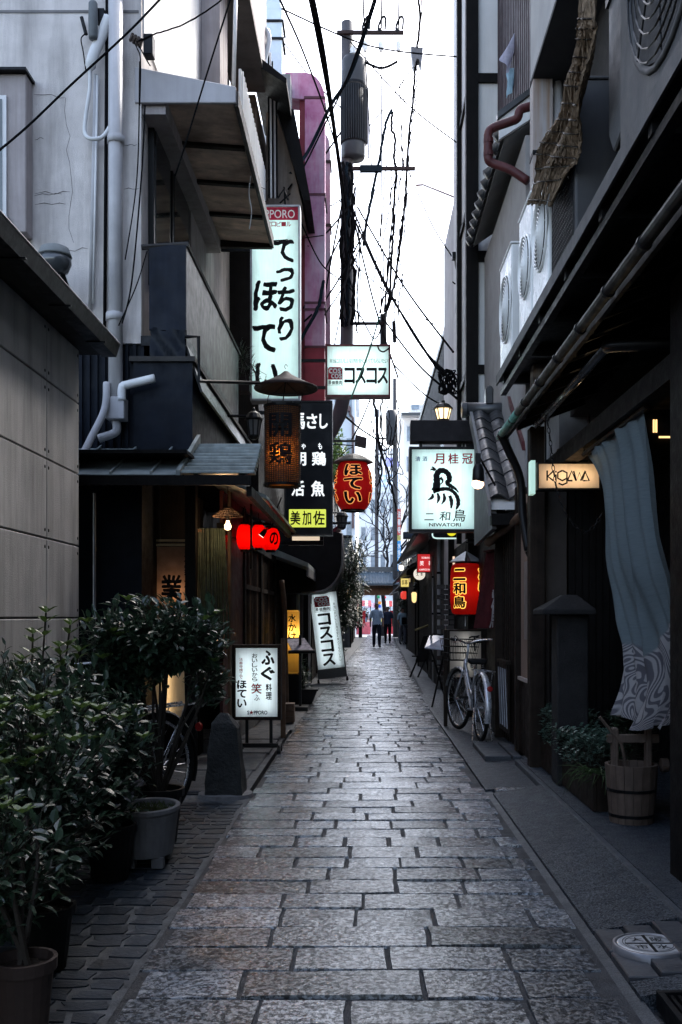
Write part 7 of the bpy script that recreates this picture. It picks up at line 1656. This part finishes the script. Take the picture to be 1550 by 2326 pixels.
part('stem', sm, stem_m, t); part('crown', lv, leaf_d, t, stuff=True, fix=False); part('young_leaves', ly, leaf_y, t, fix=False)
# oval concrete trough with moss
t = thing('concrete_trough', 'oval grey concrete planter trough with moss standing on slate paving', 'planter', (-1.10, 5.05, 0))
tc = Vector((-1.10, 5.05, 0)); trm = mat('trough_concrete', (.17, .165, .165), .8, .2, 8, .25, 80, streak=.4, streakcol=(.07,.07,.07))
part('body', MB().lathe(tc, [(.125, .055), (.140, .20), (.150, .265), (.158, .27), (.158, .295), (.135, .295), (.130, .26)], 28, sx=1.0, sy=1.35, caps=True), trm, t, smooth=False, bevel=.004)
for sx in (-1, 1):
    for sy in (-1, 1): part('foot', MB().box(tc.x+sx*.07-.03, tc.x+sx*.07+.03, tc.y+sy*.10-.03, tc.y+sy*.10+.03, 0, .056), trm, t, bevel=.004)
part('soil', MB().lathe((tc.x, tc.y, .255), [(.133, 0), (0, .015)], 20, sy=1.35), soil, t)
ms = MB()
for k in range(420):
    a = rr.uniform(0, 6.28); r_ = .13*math.sqrt(rr.random()); p = Vector((tc.x+r_*math.cos(a), tc.y+r_*1.3*math.sin(a), .262)); leaf(ms, p, Vector((rr.uniform(-1, 1), rr.uniform(-1, 1), 1.4)), Vector((1, 0, 0)), rr.uniform(.02, .045), .010)
part('moss', ms, mat('moss', (.045, .062, .012), .8, .4, 30), t, stuff=True, fix=False)
# stone bollard with rough pyramid top
t = thing('stone_bollard', 'rough dark stone bollard with a pointed top beside the bicycle wheel', 'bollard', P(514, 1805, 6.95))
b0 = Vector((PX(512, 6.95), 6.98, 0)); bm2 = mat('mossy_stone', (.028, .030, .030), .7, .35, 7, .8, 45, streak=.4, streakcol=(.025,.027,.026), bdist=.02)
rr = random.Random(21); NA = 24; vs = []; lev = [(z, .137-.045*z/.475, .128-.045*z/.475) for z in (0, .05, .1, .15, .2, .25, .3, .35, .4, .44, .475)]+[(.505, .080, .075), (.53, .060, .055), (.555, .042, .038), (.572, .026, .024)]
for z, a, b in lev:
    for q in range(NA):
        an = 2*math.pi*q/NA; cx = max(-1, min(1, 1.38*math.cos(an))); cy = max(-1, min(1, 1.38*math.sin(an)))
        w_ = 1+.10*noise.noise(Vector((cx*1.7, cy*1.7, z*7)))+.04*noise.noise(Vector((cx*6, cy*6, z*25)))
        vs.append((b0.x+a*cx*w_-.015*(z > .5), b0.y+b*cy*w_, z+(.006*noise.noise(Vector((cx*4, cy*4, 9))) if z > 0 else 0)))
fs = [(i*NA+j, i*NA+(j+1) % NA, (i+1)*NA+(j+1) % NA, (i+1)*NA+j) for i in range(len(lev)-1) for j in range(NA)]+[tuple(range(NA*(len(lev)-1), NA*len(lev)))]
part('shaft', MB().add(vs, fs), bm2, t)
part('footing', MB().lathe((b0.x, b0.y, -.02), [(.20, 0), (.19, .035), (.13, .04)], 14), mat('cement_collar', (.12, .12, .125), .7, .3, 12, .5, 60), t)
# planting along the dark house
def bed(label, boxes, n, L, W, m_, seed, name='planter_greenery', cat='plant', base=(1.5, 7, .25)):
    rr_ = random.Random(seed); t_ = thing(name, label, cat, base); lv_, st_ = MB(), MB()
    for k in range(n):
        a, b = rr_.choice(boxes); p = Vector((rr_.uniform(a[0], b[0]), rr_.uniform(a[1], b[1]), rr_.uniform(a[2], b[2]) if k % 3 else b[2]-rr_.random()**2*.12))
        st_.tube([Vector((p.x*.7+.3*base[0], p.y, .24)), p], .0018, 3, caps=False)
        for j in range(6):
            an = j*1.05+rr_.random(); leaf(lv_, p+Vector((0, 0, -.01*j)), Vector((math.cos(an), math.sin(an), rr_.uniform(-.1, .6))), Vector((0, 0, 1)), L*rr_.uniform(.7, 1.2), W)
    part('stem', st_, stem_m, t_); part('crown', lv_, m_, t_, stuff=True, fix=False); return t_
bed('low small-leaved greenery filling the timber planter', [((1.34, 6.2, .30), (1.68, 7.3, .50)), ((1.36, 7.1, .30), (1.68, 8.1, .55))], 620, .042, .024, mat('ivy_leaf', (.045, .095, .065), .35, .5, 22, .05, 60, col2=(.085, .15, .11), spec=.6, transl=.25), 31)
bed('dark green plant standing behind the wooden bucket', [((1.55, 5.95, .40), (1.72, 6.35, .66))], 120, .08, .022, leaf_g, 32, base=(1.62, 6.15, .06))
t = thing('grass_tuft', 'long arching grass blades in front of the wooden bucket', 'plant', (1.45, 6.12, .25))
gb_ = MB(); rr = random.Random(5)
for k in range(34):
    b = Vector((1.47+rr.uniform(-.05, .05), 6.12+rr.uniform(-.04, .04), .24)); a = rr.uniform(2.2, 5.6); L = rr.uniform(.18, .42); pts = [b+Vector((math.cos(a)*L*u*.8, math.sin(a)*L*u*.8, L*(.9*u-1.05*u*u*rr.uniform(.6, 1.1)))) for u in (0, .25, .5, .75, 1)]
    gb_.tube(pts, [.004, .004, .0035, .003, .001], 3)
part('blades', gb_, mat('grass_blade', (.05, .08, .03), .5, .4, 20, transl=.2), t, stuff=True)

# far greenery down the lane
def tree(name, label, base, crowns, seed, L, W, n, m_, trunk_r=.04, cat='tree', per=7, group=None, droop=.4):
    rr_ = random.Random(seed); base = Vector(base); t_ = thing(name, label, cat, base, group); lv_, st_ = MB(), MB()
    for c, rd, k in crowns:
        lv, st = crown(rr_, c, rd, int(n*k), per, L, W, shell=.25, droop=droop); lv_.add(lv.v, lv.f); st_.add(st.v, st.f)
        for j in range(5):
            e = Vector(c)+Vector((rr_.uniform(-.6, .6)*rd[0], rr_.uniform(-.6, .6)*rd[1], rr_.uniform(-.3, .7)*rd[2])); pts = smoothpts([base, base.lerp(e, .45)+Vector((rr_.uniform(-.06, .06), 0, .1)), e], 4)
            st_.tube(pts, [trunk_r*(1-.09*i) for i in range(9)], 5)
    part('trunk', st_, stem_m, t_); part('crown', lv_, m_, t_, stuff=True, fix=False); return t_
tree('bamboo_clump', 'dark bamboo-like clump leaning over the lane below the red lantern', (-.80, 24.5, 0), [((-.30, 24.5, 2.5), (.46, .8, .85), 1.2), ((-.50, 24, 1.6), (.36, .7, .7), 1.), ((-.25, 27, 1.7), (.36, .8, .8), .7)], 41, .16, .028, 220, leaf_g, .03, droop=.9)
tree('lane_shrub', 'dark shrub standing beside the tilted katakana sign', (-.72, 21.5, 0), [((-.66, 21.5, .95), (.22, .4, .5), 1.), ((-.60, 20.5, .45), (.22, .3, .25), .5)], 42, .11, .035, 120, leaf_d, .02, cat='shrub')
tree('small_potted_bush', 'small bush in dark trough by the menu lectern', (-1.0, 14.2, .15), [((-.95, 14.2, .42), (.22, .2, .26), 1.)], 43, .09, .02, 110, leaf_d, .012, cat='potted plant')
t = thing('black_trough', 'black tapered trough pot on the step below the menu lectern', 'pot', (-.95, 14.2, 0))
part('body', MB().prism([(-.20, .02), (.20, .02), (.27, .20), (-.27, .20)], 'y', 14.0, 14.4, Matrix.Translation((-.95, 0, 0))), blkpot, t, bevel=.008)
part('rim', MB().box(-1.235, -.665, 13.985, 14.415, .2005, .225), blkpot, t)
tree('sunlit_tree', 'bright green tree top showing beside the black sign', (-1.3, 31, 0), [((-.95, 31, 6.3), (.45, .9, .9), 1.)], 44, .16, .07, 200, leaf_y, .06)
tree('green_shrub', 'dark green bush hugging the wall beside the far pole', (1.85, 46, 0), [((1.90, 46, 1.7), (.50, 1.0, 1.2), 1.3)], 45, .16, .06, 200, leaf_g, .05, cat='shrub')
tree('window_plant', 'little potted palm on the box by the tall white sign', P(553, 850, 11.6), [(P(553, 808, 11.6), (.07, .07, .16), 1.)], 46, .14, .012, 22, leaf_g, .004, cat='potted plant', per=6)
# bare branching tree beyond the gate
rr = random.Random(77); br = MB(); tw = MB()
def grow(p, d, L, r_, lev):
    q = p+d*L; mid = p.lerp(q, .5)+Vector((rr.uniform(-.1, .1), rr.uniform(-.1, .1), rr.uniform(-.1, .1)))*L; br.tube([p, mid, q], [r_, r_*.85, r_*.7], 5 if lev < 3 else 4, caps=False)
    if lev >= 6: return
    for k in range(3 if lev < 4 else 2):
        nd = (d+Vector((rr.uniform(-1, 1), rr.uniform(-1, 1), rr.uniform(-.6, .7)))*.75).normalized(); grow(q, nd, L*rr.uniform(.62, .85), r_*.66, lev+1)
b0 = Vector((PX(868, 63.5), 63.5, -.03))
grow(b0, Vector((0, 0, 1)), 3.2, .17, 0); 
t = thing('bare_tree', 'bare branching tree with tangled twigs above the gate roof', 'tree', b0)
part('branches', br, mat('bare_bark', (.02, .019, .021), .9, spec=0.), t, stuff=True)

# ================================================================ BICYCLES
def bicycle(name, label, frame_m, loc, rz, lean=0., basket=True, steer=0.):
    t_ = thing(name, label, 'bicycle', (0, 0, 0)); r_ = .315; tyre = mat('tyre_rubber', (.012, .012, .012), .7, .2)
    def wheel(y, M_=None):
        w_ = part('wheel', MB().torus((0, y, r_+.02), r_, .019, 40, 8, M_), tyre, t_, smooth=True)
        part('rim', MB().torus((0, y, r_+.02), r_-.026, .010, 40, 6, M_), steel, w_, smooth=True)
        part('hub', MB().tube([(-.045, y, r_+.02), (.045, y, r_+.02)], .022, 8, M=M_), steel, w_)
        sp = MB()
        for k in range(28):
            a = 2*math.pi*k/28; s_ = .035*(1 if k % 2 else -1); a2 = a+.35*(1 if k % 4 < 2 else -1)
            sp.tube([(s_, y+.018*math.cos(a2), r_+.02+.018*math.sin(a2)), (0, y+(r_-.03)*math.cos(a), r_+.02+(r_-.03)*math.sin(a))], .0016, 3, caps=False, M=M_)
        part('spokes', sp, steel, w_)
        return w_
    yf, yr = .56, -.52; zc = r_+.02
    MS = Matrix.Translation((0, .42, 0)) @ Matrix.Rotation(steer, 4, 'Z') @ Matrix.Translation((0, -.42, 0))
    wheel(yf, MS); wheel(yr)
    def fender(y, a0, a1, M_=None):
        mb_ = MB(); vs_ = []; N_ = 22
        for i in range(N_+1):
            a = a0+(a1-a0)*i/N_
            for j, (dx, dr) in enumerate(((-.032, .026), (-.018, .040), (.018, .040), (.032, .026))): vs_.append((dx, y+(r_+dr)*math.cos(a), zc+(r_+dr)*math.sin(a)))
        fs_ = [(i*4+j, i*4+j+1, (i+1)*4+j+1, (i+1)*4+j) for i in range(N_) for j in range(3)]
        mb_.add(vs_, fs_, M_); return mb_
    part('front_fender', fender(yf, R(20), R(185), MS), frame_m if frame_m is not blackmetal else blackmetal, t_, smooth=True)
    part('rear_fender', fender(yr, R(-5), R(200)), frame_m, t_, smooth=True)
    bbp = (0, -.06, .28); head_t, head_b = (0, .34, .78), (0, .375, .66); seat = (0, -.20, .74)
    fr = MB(); fr.tube([head_t, head_b], .022, 8); fr.tube(smoothpts([head_b, (0, .18, .45), bbp]), .020, 8); fr.tube(smoothpts([(0, .355, .73), (0, .12, .50), (0, -.11, .42)]), .016, 8); fr.tube([bbp, seat], .017, 8)
    for s_ in (-1, 1): fr.tube([(0, -.06, .28), (s_*.055, yr, zc)], .010, 6); fr.tube([(0, -.17, .64), (s_*.055, yr, zc)], .009, 6)
    part('frame', fr, frame_m, t_, smooth=True)
    fk = MB()
    for s_ in (-1, 1): fk.tube(smoothpts([(s_*.03, .385, .66), (s_*.05, .44, .50), (s_*.05, yf, zc)]), .012, 6, M=MS)
    fk.tube([(0, .385, .66), (0, .33, .86), (0, .325, .94)], .015, 8, M=MS); part('fork', fk, frame_m if frame_m is not blackmetal else steel, t_, smooth=True)
    hb2 = MB(); hb2.tube(smoothpts([(-.27, .02, .99), (-.26, .16, 1.0), (-.12, .31, .985), (0, .325, .95), (.12, .31, .985), (.26, .16, 1.0), (.27, .02, .99)]), .011, 8, M=MS)
    part('handlebar', hb2, steel, t_, smooth=True)
    for s_ in (-1, 1): part('grip', MB().tube([(s_*.27, .02, .99), (s_*.272, .13, 1.0)], .017, 8, M=MS), tyre, t_); part('brake_lever', MB().tube([(s_*.255, .17, .985), (s_*.25, .06, .955)], .006, 5, M=MS), steel, t_)
    part('brake_cable', MB().tube(smoothpts([(-.2, .25, 1.0), (-.1, .42, 1.02), (.02, .45, .86), (0, .40, .68)]), .004, 4, M=MS).tube(smoothpts([(.2, .25, 1.0), (.12, .45, 1.0), (.03, .44, .82), (0, .30, .62)]), .004, 4, M=MS), cable_m, t_)
    part('saddle', MB().add([(x*w_, y, z) for (y, w_, z) in ((-.33, .085, .80), (-.28, .105, .815), (-.20, .085, .805), (-.10, .035, .80), (-.02, .018, .79)) for x in (-1, -.5, 0, .5, 1)]+[(x*w_*.9, y, z-.045) for (y, w_, z) in ((-.33, .085, .80), (-.28, .105, .815), (-.20, .085, .805), (-.10, .035, .80), (-.02, .018, .79)) for x in (-1, -.5, 0, .5, 1)],
         [(i*5+j, i*5+j+1, (i+1)*5+j+1, (i+1)*5+j) for i in range(4) for j in range(4)]+[(25+i*5+j, 25+(i+1)*5+j, 25+(i+1)*5+j+1, 25+i*5+j+1) for i in range(4) for j in range(4)]+[(i*5, (i+1)*5, 25+(i+1)*5, 25+i*5) for i in range(4)]+[(i*5+4, 25+i*5+4, 25+(i+1)*5+4, (i+1)*5+4) for i in range(4)]+[(0, 25, 26, 27, 28, 29, 4, 3, 2, 1), (20, 21, 22, 23, 24, 49, 48, 47, 46, 45)]), tyre, t_, smooth=True)
    part('seat_post', MB().tube([seat, (0, -.215, .80)], .013, 8), steel, t_)
    for s_ in (-1, 1): part('saddle_spring', MB().tube([(s_*.06+.018*math.cos(k*1.2), -.29+.018*math.sin(k*1.2), .72+k*.0035) for k in range(18)], .004, 4), steel, t_)
    part('crank', MB().tube([(-.06, -.06, .28), (.06, -.06, .28)], .012, 6).tube([(.06, -.06, .28), (.065, .03, .15)], .010, 6).tube([(-.06, -.06, .28), (-.065, -.15, .41)], .010, 6), steel, t_)
    for (x_, y_, z_) in ((.11, .03, .15), (-.11, -.15, .41)): part('pedal', MB().box(x_-.045, x_+.045, y_-.03, y_+.03, z_-.012, z_+.012), tyre, t_)
    part('chain_guard', MB().prism([(-.02, .36), (-.30, .37), (-.50, .38), (-.53, .335), (-.50, .30), (-.1, .19), (.0, .21), (.03, .28)], 'x', .035, .055), frame_m if frame_m is not blackmetal else blackmetal, t_, bevel=.008)
    part('stand', MB().tube([(-.07, yr, zc), (-.10, yr-.10, .02), (.10, yr-.10, .02), (.07, yr, zc)], .009, 6), steel, t_)
    rk = MB()
    for s_ in (-1, 1): rk.tube([(s_*.06, -.30, .70), (s_*.065, -.82, .71)], .006, 5); rk.tube([(s_*.06, yr, zc), (s_*.065, -.72, .71)], .005, 5)
    for k in range(5): rk.tube([(-.06, -.36-.1*k, .705), (.06, -.36-.1*k, .705)], .005, 5)
    part('rear_rack', rk, steel, t_)
    part('reflector', MB().lathe((0, 0, 0), [(.028, 0), (.028, .012), (0, .016)], 12, Matrix.Translation((0, -.90, .55)) @ Matrix.Rotation(R(90), 4, 'X')), mat('red_reflector', (.25, .01, .01), .3), t_)
    if basket:
        bk = MB(); zt_, zb_ = .99, .76
        for k in range(12):
            a = 2*math.pi*k/12
        for z_, w_, d0, d1 in ((zt_, .18, .42, .70), (.91, .17, .43, .69), (.84, .16, .44, .68), (zb_, .14, .46, .66)): bk.tube([(-w_, d0, z_), (w_, d0, z_), (w_, d1, z_), (-w_, d1, z_), (-w_, d0, z_)], .004, 4, M=MS)
        for k in range(9):
            u = -1+k/4
            for d0, d1 in ((.42, .46), (.70, .66)): bk.tube([(u*.18, d0, zt_), (u*.14, d1, zb_)], .003, 4, M=MS)
            bk.tube([(u*.14, .46, zb_), (u*.14, .66, zb_)], .003, 4, M=MS)
        for k in range(6):
            v = k/5
            for s_ in (-1, 1): bk.tube([(s_*.18, .42+.28*v, zt_), (s_*.14, .46+.20*v, zb_)], .003, 4, M=MS)
        part('basket', bk, darkmetal, t_)
    t_.location = loc; t_.rotation_euler = (0, lean, rz); return t_
silver_paint = mat('silver_bike_paint', (.50, .50, .52), .3, .1, 10, .03, 60, metal=.5)
bicycle('silver_bicycle', 'silver city bicycle with front basket parked before the cream standing sign', silver_paint, (1.09, 10.35, .01), R(5), R(1.5), True, R(12))
bicycle('black_bicycle', 'black bicycle half hidden behind the potted shrubs', blackmetal, (-1.56, 5.56, .0), R(146), 0, False)
bicycle('grey_bicycle', 'small grey bicycle held by the person in the teal top', darkmetal, (1.80, 45.0, 0), R(170), 0, True)

# ================================================================ PEOPLE
def person(label, loc, rz, shirt, pants, skin, hair, h=1.72, stride=.16, arms=((.05, 0), (-.05, 0)), extra=None, longtop=False):
    t_ = thing('person', label, 'person', (0, 0, 0)); k = h/1.72
    J = {'pelvis': (0, 0, .93), 'belly': (0, .01, 1.08), 'chest': (0, 0, 1.28), 'neckb': (0, .01, 1.44), 'neck': (0, .0, 1.52), 'head0': (0, -.02, 1.58), 'head1': (0, -.015, 1.64), 'head2': (0, .0, 1.70)}
    Rr = {'pelvis': (.155, .11), 'belly': (.15, .11), 'chest': (.165, .115), 'neckb': (.09, .075), 'neck': (.052, .055), 'head0': (.062, .075), 'head1': (.074, .092), 'head2': (.058, .068)}
    E = [('pelvis', 'belly'), ('belly', 'chest'), ('chest', 'neckb'), ('neckb', 'neck'), ('neck', 'head0'), ('head0', 'head1'), ('head1', 'head2')]
    for s_, n_ in ((-1, 'l'), (1, 'r')):
        st = stride*s_; ay, ax = arms[0 if s_ < 0 else 1]
        J.update({'sh'+n_: (s_*.17, .0, 1.41), 'el'+n_: (s_*.235, ay*.6+.01, 1.13), 'wr'+n_: (s_*.24+ax*s_, ay*2.0-.04, .89), 'ha'+n_: (s_*.238+ax*s_, ay*2.3-.06, .80),
                  'hip'+n_: (s_*.09, 0, .88), 'kn'+n_: (s_*.10, -st*.55-.02, .49), 'an'+n_: (s_*.10, -st*1.0+.02, .09), 'to'+n_: (s_*.11, -st*1.0-.15, .045)})
        Rr.update({'sh'+n_: (.062, .062), 'el'+n_: (.043, .043), 'wr'+n_: (.03, .03), 'ha'+n_: (.026, .042), 'hip'+n_: (.095, .10), 'kn'+n_: (.062, .065), 'an'+n_: (.042, .048), 'to'+n_: (.045, .032)})
        E += [('neckb', 'sh'+n_), ('sh'+n_, 'el'+n_), ('el'+n_, 'wr'+n_), ('wr'+n_, 'ha'+n_), ('pelvis', 'hip'+n_), ('hip'+n_, 'kn'+n_), ('kn'+n_, 'an'+n_), ('an'+n_, 'to'+n_)]
    names = list(J); idx = {n_: i for i, n_ in enumerate(names)}
    me_ = bpy.data.meshes.new('p'); me_.from_pydata([tuple(Vector(J[n_])*k) for n_ in names], [(idx[a], idx[b]) for a, b in E], []); ob = bpy.data.objects.new('p', me_); COL.objects.link(ob)
    ob.modifiers.new('skin', 'SKIN'); ob.modifiers.new('sub', 'SUBSURF').levels = 2
    if not me_.skin_vertices:
        bpy.context.view_layer.objects.active = ob
    sd_ = me_.skin_vertices[0].data
    for n_ in names: sd_[idx[n_]].radius = tuple(x*k for x in Rr[n_])
    sd_[idx['pelvis']].use_root = True
    bpy.context.view_layer.update()
    bm3 = bpy.data.meshes.new_from_object(ob.evaluated_get(bpy.context.evaluated_depsgraph_get())); bpy.data.objects.remove(ob)
    bm3.materials.clear(); bm3.polygons.foreach_set('use_smooth', [True]*len(bm3.polygons))
    part('body', bm3, skin, t_)
    def garment(name, test, m_, d_):
        g2 = bm3.copy(); g2.materials.clear(); b_ = bmesh.new(); b_.from_mesh(g2); b_.normal_update()
        kill = [f for f in b_.faces if not test(f.calc_center_median()/k)]
        bmesh.ops.delete(b_, geom=kill, context='FACES'); b_.normal_update()
        for v in b_.verts: v.co += v.normal*d_
        b_.to_mesh(g2); b_.free(); g2.materials.append(m_); o_ = bpy.data.objects.new(name, g2); COL.objects.link(o_); o_.parent = t_; return o_
    zs = .80 if longtop else .90
    garment('shirt', lambda c_: (zs < c_.z < 1.475 and abs(c_.x) < .19) or (abs(c_.x) >= .15 and 1.17 < c_.z < 1.48), shirt, .016)
    garment('trousers', lambda c_: c_.z < .97 and c_.z > .10 and abs(c_.x) < .20 and not (abs(c_.x) > .19), pants, .012)
    garment('shoe', lambda c_: c_.z <= .105, blackmetal, .008)
    garment('hair', lambda c_: (c_.z > 1.58 and c_.y > -.03 and abs(c_.x) < .12) or c_.z > 1.672, hair, .014)
    fz = 1.645*k
    for s_ in (-1, 1):
        part('eye', MB().lathe((s_*.030*k, -.098*k, fz), [(0, -.008), (.011, 0), (0, .008)], 8), black_ink, t_); part('ear', MB().lathe((s_*.078*k, .0, fz-.005), [(0, -.03), (.014, -.005), (.012, .015), (0, .03)], 8), skin, t_)
    part('nose', MB().add([(-.012, -.098, fz-.005), (.012, -.098, fz-.005), (0, -.124, fz-.035), (-.015, -.100, fz-.042), (.015, -.100, fz-.042), (0, -.096, fz+.01)], [(0, 2, 5), (5, 2, 1), (0, 3, 2), (2, 4, 1), (3, 4, 2)]), skin, t_)
    part('mouth', MB().box(-.022, .022, -.098, -.090, fz-.066, fz-.058), mat('lip', (.18, .07, .06), .6), t_)
    if extra: extra(t_, k)
    t_.location = loc; t_.rotation_euler = (0, 0, rz); return t_
skin1 = mat('skin_tan', (.22, .12, .085), .6, .1, 9, .05); hair1 = mat('black_hair', (.010, .009, .008), .8, .3, 40, .3, 90, spec=.05); jean = mat('dark_denim', (.012, .014, .022), .8, .2, 20, .1)
person('man in pale blue shirt and dark trousers walking toward the viewer', (PX(856, 39.8), 39.8, 0), R(3), mat('pale_blue_shirt', (.34, .42, .52), .8, .15, 14, .1), jean, skin1, hair1, 1.76, .14)
def bag(t_, k): part('shoulder_bag', MB().box(-.10, .12, -.20, -.12, .95*k, 1.28*k), blackmetal, t_, bevel=.02)
person('person in navy shirt and black trousers walking behind the man in pale blue', (PX(881, 46), 46, 0), R(-6), mat('navy_shirt', (.02, .028, .05), .8, .2), mat('black_trousers', (.008, .008, .01), .8), skin1, hair1, 1.70, .04)
person('person in pale teal top with black bag standing beside the grey bicycle', (PX(915, 44), 44.2, 0), R(20), mat('teal_top', (.24, .32, .36), .8, .15), mat('grey_print_trousers', (.10, .10, .12), .8, .4, 30), skin1, hair1, 1.62, .05, arms=((-.06, -.05), (-.06, -.05)), extra=bag)
person('dark-clothed person far beyond the gate near its post', (PX(823, 72), 72, 0), R(160), mat('black_jacket', (.015, .015, .02), .8), jean, skin1, hair1, 1.68, .1)
person('person in black suit beyond the gate beside another', (PX(829, 78), 78, 0), R(200), mat('black_jacket', (.015, .015, .02), .8), jean, skin1, hair1, 1.70, .12)
person('person in light jacket beyond the gate', (PX(836, 84), 84, 0), R(170), mat('light_jacket', (.35, .34, .36), .8), jean, skin1, hair1, 1.65, .1)
